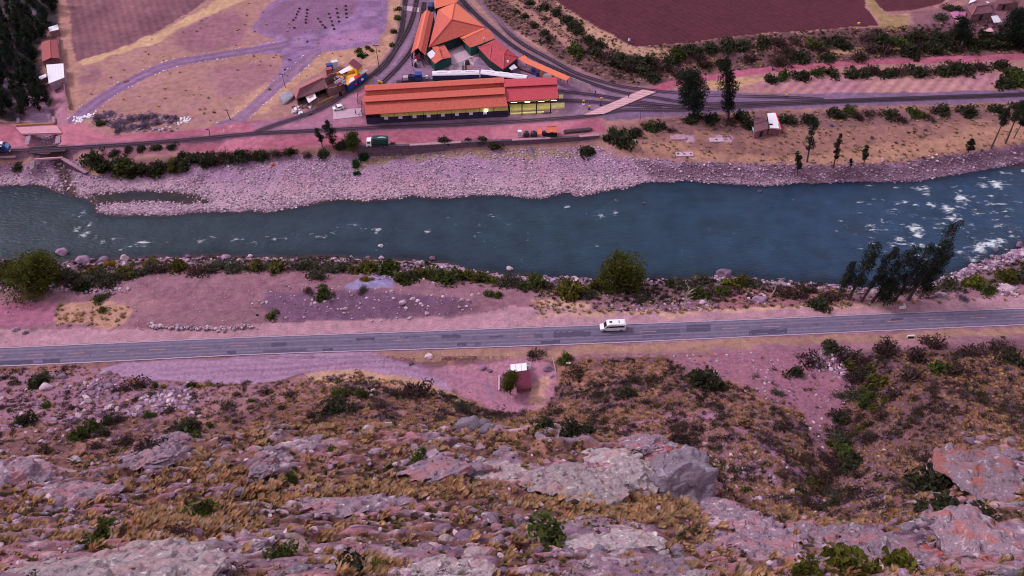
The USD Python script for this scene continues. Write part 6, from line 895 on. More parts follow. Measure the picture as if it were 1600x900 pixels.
for k in range(7): a, b = pz(883 + rr_.uniform(-3, 4), 204.5 + k * .6, .3), pz(924 + rr_.uniform(-3, 3), 200.5 + k * .6, .3); MB().box((a + b) / 2 + [0, 0, .25 * (k % 2)], (np.linalg.norm(b - a), .5, .4), math.atan2(*(b - a)[1::-1])).put('beam', sleeperm, t)
# ---------------------------------------------------------------- tanks and sheds on the wall
t = thing('white_cabinet', 'small white louvred cabinet left of the round black tanks', 'cabinet', pz(812, 212.5, 0)); b = MB().box((0, 0, 1.0), (1.25, 1.0, 2.0)).put('body', white, t)
for k in range(5): MB().box((0, -.53, .4 + .3 * k), (1.0, .06, .1)).put('louvre', conc, t)
tank_m = mat('black_tank', (46, 42, 56), .4, .2, 1.)
tp = lathe([(0, 0), (.85, 0), (1.0, .15), (1.05, .6), (1.0, 1.1), (.75, 1.5), (.4, 1.7), (.38, 1.8), (0, 1.82)], 20)
for x, y, s, l in ((822.5, 212.5, 1., 'black round water tank next to the white cabinet'), (834, 212.6, 1.05, 'black round water tank between the other black tank and the orange roofs'), (850.5, 210.5, .82, 'smaller dark round tank between two orange roofs')):
    t = thing('water_tank', l, 'water tank', pz(x, y, 0)); d = tp.copy(); d.apply_scale(s); MB().tm(d).put('shell', tank_m, t, 40); l2 = lathe([(0, 1.82), (.3, 1.82), (.3, 1.9), (0, 1.93)], 10); l2.apply_scale(s); MB().tm(l2).put('lid', steel, t); MB().box((.5, -.2, 1.5), (.5, .3, .12), .3).put('pipe', conc, t)
def gable(name, label, cat, L, R, LB, RB, RL, RR_, ze, zr, rm, wm, base=0., door=True):
    """house with a gable roof: photo positions of the front eave (L, R), the back eave (LB, RB) and the ridge (RL, RR_)"""
    t = thing(name, label, cat); slope(t, 'roof_slope', rm, (*L, ze), (*R, ze), (*RR_, zr), (*RL, zr)); slope(t, 'roof_slope', rm, (*RL, zr), (*RR_, zr), (*RB, ze), (*LB, ze)); MB().tube([pz(*RL, zr) + [0, 0, .08], pz(*RR_, zr) + [0, 0, .08]], .13, 5).put('ridge_cap', rm, t)
    Q = P3((*L, ze), (*R, ze), (*RB, ze), (*LB, ze)); walls(t, Q, .93, ze, wm, base); I = inset(Q, .93)
    MB().slab([I[0] - [0, 0, .1], I[3] - [0, 0, .1], (pz(*RL, zr) - I.mean(0)) * .93 + I.mean(0) - [0, 0, .15]], .1).put('gable_end', wm, t); MB().slab([I[1] - [0, 0, .1], I[2] - [0, 0, .1], (pz(*RR_, zr) - I.mean(0)) * .93 + I.mean(0) - [0, 0, .15]], .1).put('gable_end', wm, t)
    if door: u = I[1] - I[0]; u[2] = 0; u /= np.linalg.norm(u); MB().box((I[0] + I[1]) / 2 * [1, 1, 0] + [0, 0, base + 1.] + np.array([u[1], -u[0], 0]) * .14, (1., .1, 2.), math.atan2(u[1], u[0])).put('door', dark, t)
    return t
gable('guard_hut', 'small orange gable roofed hut at the right of the round tanks', 'hut', (854,207.5), (870.5,207), (855,200.5), (869,199.5), (854.3,198), (870,197.5), 1.8, 2.7, tile_l, dark, 0.)
t = thing('orange_cover', 'narrow orange roof cover between the black tanks', 'cover'); MB().slab(P3((839.5,201,2.), (846.5,200.5,2.), (847,209,1.6), (840.5,209.5,1.6)), .12).put('cover_sheet', tile_l, t); MB().box(pz(843.5, 209, 0) + [0, .9, .8], (1.3, .8, 1.6)).put('body', concd, t)
# ---------------------------------------------------------------- houses at the left and the right
t = thing('white_shed', 'small shed with a white roof, farthest of the houses beside the grove', 'shed'); MB().slab(P3((75.5,42.5,2.6), (90,38,2.6), (92,46,2.4), (77.3,49.6,2.4)), .12).put('roof', white, t); walls(t, P3((77.3,49.6,2.5), (92,46,2.5), (90,38,2.5), (75.5,42.5,2.5)), .9, 2.4, brick_m)
t = thing('ridge_house', 'house with a red brown tiled gable roof beside the grove', 'house'); slope(t, 'roof_slope', mat('roof_redbrown', (158, 84, 92), .85, .2, 1.4, bump=.05), (64.3,66,3), (77,62.3,4.3), (78.8,90.3,4.3), (66,96.3,3)); slope(t, 'roof_slope', LOOK['roof_redbrown'], (77,62.3,4.3), (89,62.5,3), (92.7,90.5,3), (78.8,90.3,4.3)); MB().tube([pz(77, 62.3, 4.4), pz(78.8, 90.3, 4.4)], .14, 5).put('ridge_cap', hipm, t)
Q = P3((66,96.3,3), (92.7,90.5,3), (89,62.5,3), (64.3,66,3)); walls(t, Q, .94, 3, brick_m); I = inset(Q, .94); MB().slab([I[0] - [0, 0, .1], I[1] - [0, 0, .1], (I[0] + I[1]) / 2 + [0, 0, 1.1]], .1).put('gable_end', brick_m, t)
t = thing('white_roof_house', 'largest white metal roofed building beside the grove', 'building'); 
Qs = [(72,100.5), (86,98), (99,101), (100.5,121), (76,130.5)]
for k in range(6):
    f, g = k / 6 + .003, (k + 1) / 6 - .003; lp = lambda a, b, q: (a[0] + (b[0] - a[0]) * q, a[1] + (b[1] - a[1]) * q); MB().slab(P3((*lp((72,101), (99,99), f), 3.2), (*lp((72,101), (99,99), g), 3.2), (*lp((76,130.5), (100.5,121), g), 2.9), (*lp((76,130.5), (100.5,121), f), 2.9)), .1).put('roof_sheet', white, t)
walls(t, P3((76,130.5,3), (100.5,121,3), (99,100,3), (72,101.5,3)), .95, 2.9, concd)
t = thing('white_lean_to', 'small white lean to left of the largest white roof', 'shed'); MB().slab(P3((60.3,120,2.2), (72,115,2.4), (72.6,120,2.3), (62,125,2.1)), .1).put('roof', white, t); walls(t, P3((62,125,2.), (72.6,120,2.), (72,115,2.), (60.3,120,2.)), .9, 2.1, brick_m)
t = thing('yard_wall', 'long low adobe wall along the lane from the white houses to the dirt road', 'wall'); L = wline((93,62), (95,100), (101,125), (104,150), (110,172), (117,184))
for a, b in zip(L[::2], L[2::2]): MB().wall(a, b, 1.5, .35).put('wall_section', brick_m, t)
for x, y, m, l, s in ((84, 54, blue, 'blue barrel in the yard behind the red brown house', 1.2), (96, 135, white, 'white sack by the largest white roofed building', .8), (85, 132.5, tinr, 'grey metal box in front of the largest white roofed building', 1.6)):
    t = thing('yard_object', l, l.split()[1] if 'metal' not in l else 'box', pz(x, y, 0)); MB().box((0, 0, s * .5), (s * 1.2, s, s), .2).put('body', m, t); MB().box((0, 0, s * 1.03), (s * 1.1, s * .9, s * .1), .2).put('lid', m, t)
gable('terrace_house', 'house with brown red roof and a separate white roofed half on the dry terrace', 'house', (1180,206.5), (1201,200.5), (1177.5,185), (1197,178), (1178.5,194), (1199,187.5), 1.7, 2.6, tile_b, brick_m, -.8)
t = thing('white_roof_shed', 'white metal roofed half joined to the brown red roofed terrace house', 'shed'); MB().slab(P3((1199,177,1.9), (1211.5,176,1.9), (1220,201.8,1.6), (1202,200.5,1.6)), .12).put('roof', white, t); walls(t, P3((1202,200.5,1.7), (1219.5,201.8,1.7), (1211,176.5,1.7), (1199.5,177,1.7)), .93, 1.7, brick_m, -.8); MB().slab(P3((1202,193,1.84), (1207,193,1.84), (1207.5,195,1.82), (1202.5,195,1.82)), .06).put('skylight', dark, t); MB().slab(P3((1211.5,176,1.93), (1213,176,1.93), (1221.5,201.8,1.65), (1220,201.8,1.65)), .1).put('roof_edge', red, t)
t = thing('tin_heap', 'pale blue tin sheets leaning at the left of the terrace house', 'sheets'); 
for k in range(4): MB().slab(P3((1172 + k,188 + 4 * k,.4), (1176 + k,187 + 4 * k,.7), (1178 + k,192 + 4 * k,.5), (1174 + k,193 + 4 * k,.3)), .08).put('sheet', mat('pale_blue_tin', (170, 190, 206)), t)
t = gable('tiled_house', 'large brown tiled hipped house near the top right corner', 'house', (1518.5,23.2), (1552,19.2), (1512,2), (1545,-4), (1525.4,10.6), (1546.5,7.2), 7.2, 9, tile_b, brick_m, 4.5); slope(t, 'roof_slope', tile_b, (1508.5,7.5,7.2), (1518.5,23.2,7.2), (1525.4,10.6,9), (1516,-2,8)); MB().tube([pz(1518.5, 23.2, 7.3), pz(1525.4, 10.6, 9.1)], .14, 5).put('hip_cap', hipm, t); MB().slab(P3((1513,5.5,8.6), (1518,-3,9), (1530,-4,9), (1522,2,8.8)), .2).put('white_panel', white, t); MB().slab(P3((1540,2.5,8.9), (1544,2,8.9), (1547,4.5,8.7), (1542,4.5,8.7)), .1).put('skylight', tinr, t)
gable('tiled_house', 'brown tiled house cut by the top edge right of the large hipped one', 'house', (1560,6.5), (1582,4.6), (1561,-14), (1583,-16), (1560.5,-5), (1582.5,-6), 7.2, 8.6, tile_b, brick_m, 4.5)
gable('tiled_house', 'brown tiled house cut by the right edge in the top corner', 'house', (1591,13.8), (1618,10), (1597,-18), (1622,-20), (1598,-4), (1620,-6), 7.2, 8.8, tile_b, brick_m, 4.5)
t = thing('panel_shelter', 'white panel shelter below the tiled houses in the top right corner', 'shelter'); MB().slab(P3((1548.4,25,6.6), (1558.6,24,6.6), (1566,34.4,6.3), (1553,35.3,6.3)), .1).put('roof', tinr, t)
for x, y in ((1550, 36), (1556, 38.5), (1567, 38)): MB().box(pz(x, y, 4.4) + [0, 0, .9], (.16, .16, 1.9)).put('post', steel, t)
t = thing('white_table', 'white and pink board on trestles in the farm yard at the top right', 'table'); MB().slab(P3((1537.5,48,5.3), (1546,43,5.3), (1549,43.5,5.3), (1553,48.5,5.3), (1547,49.5,5.3)), .15).put('board', mat('pink_board', (214, 160, 178)), t)
for x in (1541, 1549): MB().box(pz(x, 50, 4.4) + [0, .3, .4], (.2, .8, .8)).put('trestle', steel, t)
t = thing('pink_canopy', 'pink sheet spread left of the large tiled house', 'sheet'); MB().slab(P3((1484,19,5.4), (1494,17,5.6), (1510,18,5.3), (1508,26,5.0), (1490,28,5.)), .1).put('sheet', mat('pink_sheet', (188, 110, 158)), t); MB().slab(P3((1492,32,5.2), (1500,29,5.3), (1503,36,5.), (1495,37.5,5.)), .1).put('board', mat('tan_board', (200, 150, 150)), t)
# ---------------------------------------------------------------- the ruined house, the shop and the mound on the left of the station
ru = thing('ruined_house', 'ruined adobe house with a sagging brown hipped roof and dark open front', 'house')
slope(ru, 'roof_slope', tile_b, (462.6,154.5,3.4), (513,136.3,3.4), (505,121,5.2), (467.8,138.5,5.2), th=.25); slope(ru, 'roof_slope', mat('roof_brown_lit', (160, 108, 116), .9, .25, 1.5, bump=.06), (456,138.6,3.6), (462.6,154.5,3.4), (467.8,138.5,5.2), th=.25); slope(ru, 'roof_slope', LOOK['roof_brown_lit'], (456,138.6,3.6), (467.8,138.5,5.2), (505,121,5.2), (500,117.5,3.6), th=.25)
for a, b in (((467.8,138.5,5.3), (505,121,5.3)), ((467.8,138.5,5.3), (462.6,154.5,3.5))): MB().tube([pz(*a), pz(*b)], .15, 5).put('ridge_cap', hipm, ru)
walls(ru, P3((463,155,3.2), (512,137,3.2), (499,119,3.2), (457,140,3.2)), .94, 3.2, brick_m, skip=(0,)); MB().wall(pz(470, 158, 0), pz(512, 143, 0), 2.6, .2).put('inner_wall', dark, ru)  # dark sheet behind the posts stands in for shade under the roof
for x, y in ((466, 166), (478, 161), (489, 157), (500, 153), (510, 149)): MB().box(pz(x, y, 0) + [0, .6, 1.5], (.24, .24, 3.1)).put('post', barkm, ru)
aw = thing('white_awning', 'white awning board with an orange stripe in front of the ruined house', 'awning'); MB().slab(P3((477.3,151.2,2.7), (490.7,142.4,3.0), (494.5,152.7,2.5), (482.3,160.8,2.3)), .08).put('board', white, aw); MB().slab(P3((482,151.6,2.8), (488,147.9,2.9), (489,149.8,2.83), (483,153.4,2.72)), .06).put('orange_stripe', tile_l, aw)
for x, y in ((487, 168), (498, 163)): MB().box(pz(x, y, 0) + [0, .2, 1.2], (.12, .12, 2.5)).put('post', conc, aw)
r2 = thing('roofless_ruin', 'roofless two storey adobe ruin with rubble between the house and the painted shop', 'ruin')
Q = P3((514,153,0), (542,139,0), (536,122,0), (508,134,0))
for k in range(4):
    a, b = Q[k], Q[(k + 1) % 4]
    for j in range(4): MB().wall(a + (b - a) * j / 4, a + (b - a) * (j + .98) / 4, (3.4, 2.9, 3.8, 3.1)[(j + k) % 4], .45).put('wall_section', brick_m, r2)
MB().slab(P3((523,127,3.0), (534,120,3.0), (541,128,2.9), (530,134,2.9)), .2).put('floor_slab', conc, r2); MB().box(pz(532, 146.5, 1.1), (1., .3, 1.7), .45).put('doorway', dark, r2)
rng = np.random.default_rng(9); b = MB()
for k in range(40): v, f = rock(500 + k, 1, .4, .7); s = rng.uniform(.2, .5); q = pz(rng.uniform(523, 539), rng.uniform(119, 131), 3.1); b.add(v * s + q, f)
tag(b.put('rubble', palest, r2), kind='stuff')
t = thing('ochre_wall', 'low ochre wall in front of the ruined house beside the curving track', 'wall'); L = P3((497,166,0), (506,162,0), (514,158,0), (522,154,0))
for a, b in zip(L[:-1], L[1:]): MB().wall(a, a + (b - a) * .96, 1.1, .25).put('wall_section', mat('ochre', (150, 112, 84), .9, .3, 1.), t)
t = thing('junk_heap', 'pale junk and broken furniture at the left end of the ruined house', 'junk heap'); b = [white, conc, darkc, tinr]
for k in range(22): q = pz(rng.uniform(458, 483), 0, 0) * 0 + pz(rng.uniform(457, 486), rng.uniform(164, 178), .3); MB().box(q, (rng.uniform(.4, 1.6), rng.uniform(.3, .8), rng.uniform(.2, .7)), rng.uniform(0, 3)).put('scrap', b[k % 4], t)
shp = thing('painted_shop', 'yellow and blue painted shop block with an orange roof terrace', 'shop'); org = mat('terrace_orange', (232, 160, 70), .8, .12, 1.)
Z = 2.9; F0, F1, F2, F3 = (543,133), (572,112), (552,104.5), (527,117.5)
MB().slab(P3((*F0, Z - .1), (*F1, Z - .1), (*F2, Z - .1), (*F3, Z - .1)), .25).put('terrace_floor', org, shp)
Q = P3((*F0, Z), (*F1, Z), (*F2, Z), (*F3, Z)); walls(shp, Q, .985, Z - .35, blue)
MB().wall(Q[3], Q[2], 1.0, .3, Z - .1).put('parapet', yellow, shp); MB().wall(Q[2], (Q[2] * .45 + Q[1] * .55), 1.1, .3, Z - .1).put('parapet', yellow, shp)
for q, z, m, nm in ((((528.6,112,4), (547.5,101.6,4), (553.7,106.5,3.9), (533.5,115.5,3.9)), 0, white, 'white_roof'), (((552.5,120,3.3), (560.6,115,3.3), (563.2,118.2,3.1), (555,123.5,3.1)), 0, red, 'red_sheet'), (((547.6,121.8,3.3), (552.5,120.2,3.3), (554.5,124.5,3.1), (544,130.8,3.1)), 0, white, 'white_sheet'), (((558.6,112.5,3.6), (569.6,107,3.6), (574.5,110.2,3.3), (563.8,116.6,3.3)), 0, tinr, 'tin_sheet')): MB().slab(P3(*q), .1).put(nm, m, shp)
MB().slab(P3((552.4,91.4,5.4), (566.3,102,5.2), (558,109.3,5.0), (544.8,98.4,5.2)), .15).put('maroon_roof', tile_m, shp); Q2 = P3((558,109.8,4.9), (566,102.3,4.9), (552.4,92,4.9), (545.5,98.8,4.9)); walls(shp, Q2, .94, 5., yellow, 0)
MB().box(pz(547, 111, Z + .5), (2.2, 1.4, .9), .45).put('orange_crate', yellow, shp); MB().box(pz(559, 130.5, .9), (.8, .2, 1.8), .6).put('doorway', dark, shp)
for x, y, m in ((566, 124, white), (556, 131, red), (572, 118, blue)): MB().box(pz(x, y, 1.5), (1.0, .15, .7), .62).put('wall_sign', m, shp)
t = thing('grey_mound', 'pale grey heap of gravel beside the ruined house', 'heap', pz(448, 155, 0)); v, f = rock(77, 4, .25, 1.); v = v * [2.9, 3.4, 1.9]; v[:, 2] = np.maximum(v[:, 2], -.1); obj('heap', (v, f), mat('grey_gravel', (158, 150, 172), .95, .14, 1.5, bump=.05), t, True)
for x, y, m, l in ((516, 110.5, blue, 'blue barrel beside the white roof of the painted shop'), (524, 105.5, tinr, 'pale metal tank behind the painted shop'), (515, 117, mat('roof_redbrown', 0), 'small red brown lean to behind the ruin')): 
    t = thing('yard_object', l, l.split()[1] if 'small' not in l else 'lean to', pz(x, y, 0)); MB().box((0, 0, 1.2), (2.0, 1.6, 2.4), .4).put('body', m, t); MB().box((0, 0, 2.5), (2.3, 1.9, .14), .4).put('lid', m, t)
# fence by the shed
t = thing('yard_fence', 'dark steel fence from the shed corner round the concrete pad', 'fence'); L = P3((571,143,0), (559,151,0), (559.5,162,0), (566,164.5,0), (566,178,0), (561,186,0))
for a, b in zip(L[:-1], L[1:]): MB().wall(a, b, .12, .1, 1.5).put('rail', steel, t); MB().wall(a, b, .1, .08, .7).put('rail', steel, t); MB().box(a + [0, 0, .85], (.18, .18, 1.7)).put('post', steel, t)
# ---------------------------------------------------------------- trains, van, car, truck
glass = mat('dark_glass', (26, 26, 38), .12, .1, 1., spec=.5); rubber = mat('rubber', (34, 30, 36), .8, .2, 2.); wht = mat('van_white', (236, 234, 244), .3, .03, .6, spec=.5); orl = mat('amber_lamp', (235, 110, 50), .4, .1, 2.); chrome = mat('grey_trim', (130, 120, 140), .5, .1, 2.)
def prof(pts, w, bev=.0):
    from shapely.geometry import Polygon
    pg = Polygon(pts); pg = pg.buffer(-.06).buffer(.06) if bev else pg; m = trimesh.creation.extrude_polygon(pg, w, engine='earcut'); v = np.array(m.vertices); return np.stack([v[:, 0], -(v[:, 2] - w / 2), v[:, 1]], 1), m.faces[:, :]
def wheel(th, x, y, r=.35, w=.22):
    m = trimesh.creation.cylinder(r, w, sections=14); m.apply_transform(trimesh.transformations.rotation_matrix(math.pi / 2, [1, 0, 0])); m.apply_translation([x, y, r]); t_ = MB().tm(m).put('wheel', rubber, th); h = trimesh.creation.cylinder(r * .5, w + .03, sections=10); h.apply_transform(trimesh.transformations.rotation_matrix(math.pi / 2, [1, 0, 0])); h.apply_translation([x, y, r]); MB().tm(h).put('hub', chrome, t_)
d = rn[260] - rn[240]; ang = math.atan2(d[1], d[0]); p = pz(957.5, 518.5, .2); vz = thing('white_van', 'white passenger van with black side windows driving left on the asphalt road', 'van', p + np.array([0, .95, 0.02]), ang + math.pi)
UsdGeom.Xformable(vz).AddScaleOp().Set(Gf.Vec3f(.93, .93, .93))
body = prof([(-3.3, .35), (3.2, .35), (3.38, .55), (3.38, .95), (3.2, 1.12), (2.35, 1.32), (1.72, 2.35), (1.35, 2.6), (-3.1, 2.65), (-3.32, 2.4)], 1.96, 1)
obj('body', body, wht, vz, 35); MB().add(*prof([(-3.05, 2.6), (1.25, 2.58), (1.0, 2.72), (-2.85, 2.74)], 1.55)).put('roof', wht, vz)
for sy in (-1, 1):
    MB().box((-.85, sy * .985, 1.8), (4.1, .03, .62)).put('side_window', glass, vz); MB().add(np.array([(1.3, sy * .99, 1.5), (2.05, sy * .99, 1.5), (1.62, sy * .99, 2.1), (1.3, sy * .99, 2.1), (1.3, sy * .975, 1.5), (2.05, sy * .975, 1.5), (1.62, sy * .975, 2.1), (1.3, sy * .975, 2.1)]), [(0, 1, 2), (0, 2, 3), (4, 6, 5), (4, 7, 6), (0, 3, 2)]).put('front_window', glass, vz)
    for x in (2.3, -2.1): wheel(vz, x, sy * .9, .36)
    for x in (-2.9, -.6, 1.5): MB().box((x, sy * 1.0, .72), (.22, .05, .16)).put('side_lamp', orl, vz)
    MB().box((2.0, sy * 1.12, 1.6), (.14, .22, .3)).put('mirror', steel, vz); MB().box((3.36, sy * .72, .88), (.1, .36, .22)).put('headlight', tinr, vz); MB().box((-3.32, sy * .85, 1.1), (.06, .14, .5)).put('tail_light', red, vz)
ws = np.array([(2.36, -.86, 1.35), (2.36, .86, 1.35), (1.77, .8, 2.34), (1.77, -.8, 2.34)]) + [.03, 0, .02]; MB().slab(ws, .03).put('windscreen', glass, vz); MB().box((.7, 0, 2.74), (.7, .6, .06)).put('roof_hatch', steel, vz); MB().box((-1.5, .0, 2.76), (.25, .9, .08)).put('roof_vent', chrome, vz); MB().box((3.4, 0, .45), (.1, 1.8, .25)).put('bumper', chrome, vz)
cr_ = thing('white_car', 'small white car parked by the concrete pad', 'car', pz(529, 171, .02), math.radians(200)); obj('body', prof([(-1.8, .3), (1.75, .3), (1.85, .5), (1.8, .85), (.85, .98), (.35, 1.5), (-1.2, 1.55), (-1.8, 1.0)], 1.6, 1), wht, cr_, 35)
for sy in (-1, 1): MB().box((-.4, sy * .81, 1.2), (1.5, .03, .36)).put('side_window', glass, cr_); [wheel(cr_, x, sy * .74, .3, .18) for x in (1.15, -1.15)]; MB().box((1.82, sy * .55, .7), (.08, .3, .16)).put('headlight', tinr, cr_)
MB().slab([(.88, -.66, 1.02), (.88, .66, 1.02), (.42, .62, 1.48), (.42, -.62, 1.48)], .03).put('windscreen', glass, cr_); MB().box((-1.72, 0, 1.2), (.06, 1.2, .4)).put('rear_window', glass, cr_)
tr = thing('tarp_truck', 'truck with a white cab and dark green tarpaulin parked on the stone wall', 'truck', pz(590, 228, 0), math.radians(182)); tarp = mat('green_tarp', (22, 62, 58), .6, .3, .8, bump=.08)
obj('cab', prof([(1.75, .6), (3.4, .6), (3.4, 1.5), (3.15, 2.5), (1.75, 2.55)], 2.1, 1), wht, tr, 35); MB().slab([(3.42, -.9, 1.6), (3.42, .9, 1.6), (3.22, .85, 2.4), (3.22, -.85, 2.4)], .03).put('windscreen', glass, tr); MB().box((2.5, -1.06, 1.95), (.9, .03, .6)).box((2.5, 1.06, 1.95), (.9, .03, .6)).put('side_window', glass, tr); MB().box((-.7, 0, .75), (5.2, 1.9, .3)).put('chassis', steel, tr)
v, f = rock(91, 4, .2, 1., ); v = np.clip(v * 1.7, -1, 1) * [2.45, 1.1, 1.15] + (meshkit.fbm(v * 2.5, 3)[:, None] - .5) * .35 + [-1.0, 0, 2.0]; obj('tarpaulin', (v, f), tarp, tr, True); MB().tube([(-3.2, -.2, 2.95), (-1.6, .1, 3.2), (.6, -.15, 3.05)], [.12, .22, .1], 6).put('white_bundle', white, tr)
for sy in (-1, 1): [wheel(tr, x, sy * .95, .45, .28) for x in (2.5, -1.4, -2.5)]
t = thing('parked_minibus', 'dark blue vehicle at the top edge beside the narrow shed', 'minibus', pz(673.5, 14, .02), math.radians(88)); obj('body', prof([(-2.3, .35), (2.1, .35), (2.4, .8), (2.3, 1.2), (1.8, 2.05), (-2.3, 2.1)], 1.8, 1), navy, t, 35); MB().box((-.1, 0, 2.1), (3.3, 1.5, .08)).put('roof', blue, t); MB().slab([(2.28, -.75, 1.25), (2.28, .75, 1.25), (1.85, .7, 2.0), (1.85, -.7, 2.0)], .03).put('windscreen', glass, t)
for sy in (-1, 1): MB().box((-.2, sy * .91, 1.6), (3.6, .03, .5)).put('side_window', glass, t); [wheel(t, x, sy * .82, .34, .2) for x in (1.5, -1.5)]
def coach(label, a, b, w=2.6, roofm=white, h=3.5, name='passenger_coach'):
    a, b = np.array(a), np.array(b); d = b - a; L = np.linalg.norm(d); t = thing(name, label, 'coach', (a + b) / 2, math.atan2(d[1], d[0])); MB().box((0, 0, 1.75), (L, w, 1.9)).put('body', navyb, t); MB().add(*[np.asarray(q) for q in prof([(-1, 0), (1, 0), (1, .0)], 1)][:0] or ([(0, 0, 0)], [(0, 0, 0)])) if False else None
    y = np.array([-.53, -.47, -.3, -.1, .1, .3, .47, .53]) * w; z = np.array([2.7, 2.95, 3.3, 3.48, 3.48, 3.3, 2.95, 2.7]); v = np.concatenate([np.stack([np.full(8, s * L / 2 * 1.003), y, z], 1) for s in (-1, 1)]); f = [q for k in range(7) for q in ((k, k + 8, k + 9), (k, k + 9, k + 1))] + [(0, k + 1, k) for k in range(1, 7)] + [(8, 8 + k, 9 + k) for k in range(1, 7)] + [(0, 7, 15), (0, 15, 8)]; obj('roof', (v, np.array(f)), roofm, t, 40)
    for k in range(3): MB().box(((k - 1) * L * .3, 0, 3.5), (L * .2, .9, .16)).put('roof_unit', roofm, t)
    for k in range(8):
        for sy in (-1, 1): MB().box(((k - 3.5) * L / 8.4, sy * (w / 2 + .01), 2.15), (L / 11, .05, .75)).put('window', glass, t)
    MB().box((-L * .32, 0, .5), (2.6, 1.7, .55)).put('bogie', steel, t); MB().box((L * .32, 0, .5), (2.6, 1.7, .55)).put('bogie', steel, t); return t
navyb = mat('coach_navy', (34, 38, 84), .45, .15, .8)
coach('white roofed navy passenger coach behind the main shed, left of the concrete pier', pz(676.5, 126, .3), pz(749, 124.5, .3)); coach('white roofed passenger coach standing at an angle right of the concrete pier', pz(752.5, 123.5, .3), pz(823, 132.5, .3))
lo = thing('blue_locomotive', 'dark shunting locomotive with a blue hood left of the white coaches', 'locomotive', pz(650, 128.2, .3), .03)
MB().box((0, 0, .95), (9.6, 2.4, .5)).put('frame', steel, lo); MB().box((-.1, 0, 1.95), (4.8, 1.7, 1.5)).put('hood', navyb, lo); MB().box((1.0, 0, 2.3), (2.2, 2.3, 2.0)).put('cab', blue, lo); MB().box((1.0, 0, 3.36), (2.4, 2.5, .14)).put('cab_roof', blue, lo); MB().box((-3.4, 0, 1.7), (1.8, 1.6, 1.1)).put('nose', conc, lo); MB().box((3.9, .2, 1.7), (.9, .7, 1.2)).put('box', tinr, lo); MB().box((1.0, -1.17, 2.7), (1.5, .05, .6)).put('cab_window', glass, lo); MB().box((-1.6, .1, 2.9), (.5, .5, .5)).put('stack', steel, lo)
for x in (-3.2, -1.4, 1.4, 3.2):
    m = trimesh.creation.cylinder(.45, 1.3, sections=14); m.apply_transform(trimesh.transformations.rotation_matrix(math.pi / 2, [1, 0, 0])); m.apply_translation([x, 0, .45]); MB().tm(m).put('wheelset', rubber, lo)
rc_ = coach('blue and white railcar nose entering at the left edge on the main track', pz(-62, 240.5, .3), pz(11.5, 236.8, .3), name='railcar'); L_ = np.linalg.norm(pz(11.5, 236.8, .3) - pz(-62, 240.5, .3)) / 2
obj('nose', prof([(L_ - .1, .8), (L_ + 1.1, .8), (L_ + 1.2, 1.5), (L_ + .5, 2.9), (L_ - .1, 3.1)], 2.45, 1), blue, rc_, 30); MB().slab([(L_ + 1.13, -.95, 1.75), (L_ + 1.13, .95, 1.75), (L_ + .6, .9, 2.8), (L_ + .6, -.9, 2.8)], .03).put('windscreen', mat('sky_glass', (120, 150, 190), .2), rc_); MB().box((L_ + .3, .4, 3.2), (.5, .5, .3)).put('red_lamp', red, rc_); MB().box((L_ + 1.2, -.7, .7), (.4, .6, .35)).put('yellow_buffer', yellow, rc_); MB().box((L_ - .3, 0, 3.25), (.5, 2.3, .2)).put('green_band', mat('teal_paint', (40, 130, 120)), rc_)
# ---------------------------------------------------------------- hut by the road, signs, posts, people
ht = thing('roadside_hut', 'hut with a maroon front roof and a white back roof by the road', 'hut'); slope(ht, 'roof_slope', tile_m, (808.5,609.5,2.2), (831,605.8,2.2), (827,577.6,3.5), (799.5,581.6,3.5)); slope(ht, 'white_roof', wht, (798.3,581.4,3.62), (823.3,578.2,3.62), (822.5,567,3.2), (797.5,569.3,3.2))
for f in (.33, .66): a = np.array((798.3,581.4,3.66)) * (1 - f) + np.array((823.3,578.2,3.66)) * f; b = np.array((797.5,569.3,3.24)) * (1 - f) + np.array((822.5,567,3.24)) * f; MB().tube([pz(*a), pz(*b)], .03, 4).put('seam', chrome, ht)
walls(ht, P3((808,608,2.2), (830.5,605,2.2), (823,569,2.2), (798,571,2.2)), .92, 2.25, brick_m, .4)
t = thing('leaning_board', 'pale board leaning against the left side of the hut', 'board'); MB().slab(P3((786.5,583.5,.7), (797,573.5,2.2), (798.5,575,2.2), (788,585.5,.7)), .1).put('board', conc, t); MB().box(pz(787, 586, .7), (.5, .4, .5)).put('foot', steel, t)
t = thing('white_barrel', 'white barrel at the back right corner of the hut', 'barrel', at1(824.5, 575)); d = drum.copy(); d.apply_scale(1.5); MB().tm(d).put('shell', wht, t, 40); MB().tm(lathe([(0, 1.5), (.55, 1.5), (.55, 1.6), (0, 1.62)], 12)).put('lid', chrome, t)
t = thing('log_bench', 'long pale bench standing alone left of the hut', 'bench'); a, b = at1(780, 588), at1(779.3, 611); MB().box((a + b) / 2 + [0, 0, .5], (.4, np.linalg.norm(a - b), .1)).put('seat', conc, t)
for q in (a * .9 + b * .1, a * .1 + b * .9): MB().box(q + [0, 0, .22], (.34, .2, .46)).put('leg', steel, t)
t = thing('tyre_marker', 'white painted tyre lying on the slope right of the hut', 'tyre', at1(888, 568)); m = trimesh.creation.torus(.42, .17, 20, 8); m.apply_transform(trimesh.transformations.rotation_matrix(-.5, [1, 0, 0])); m.apply_translation([0, 0, .25]); MB().tm(m).put('tyre', wht, t, True); m = trimesh.creation.cylinder(.28, .06, sections=14); m.apply_transform(trimesh.transformations.rotation_matrix(-.5, [1, 0, 0])); m.apply_translation([0, 0, .25]); MB().tm(m).put('hole', dark, t)
t = thing('leaning_post', 'bare leaning pole beside the long boulder right of the hut', 'post'); MB().tube([at1(869, 583), at1(863, 564) + [0, 0, 1.4]], .09).put('pole', barkp, t); MB().tube([at1(869, 583) - [0, 0, .2], at1(869, 583)], .14).put('foot', barkp, t)
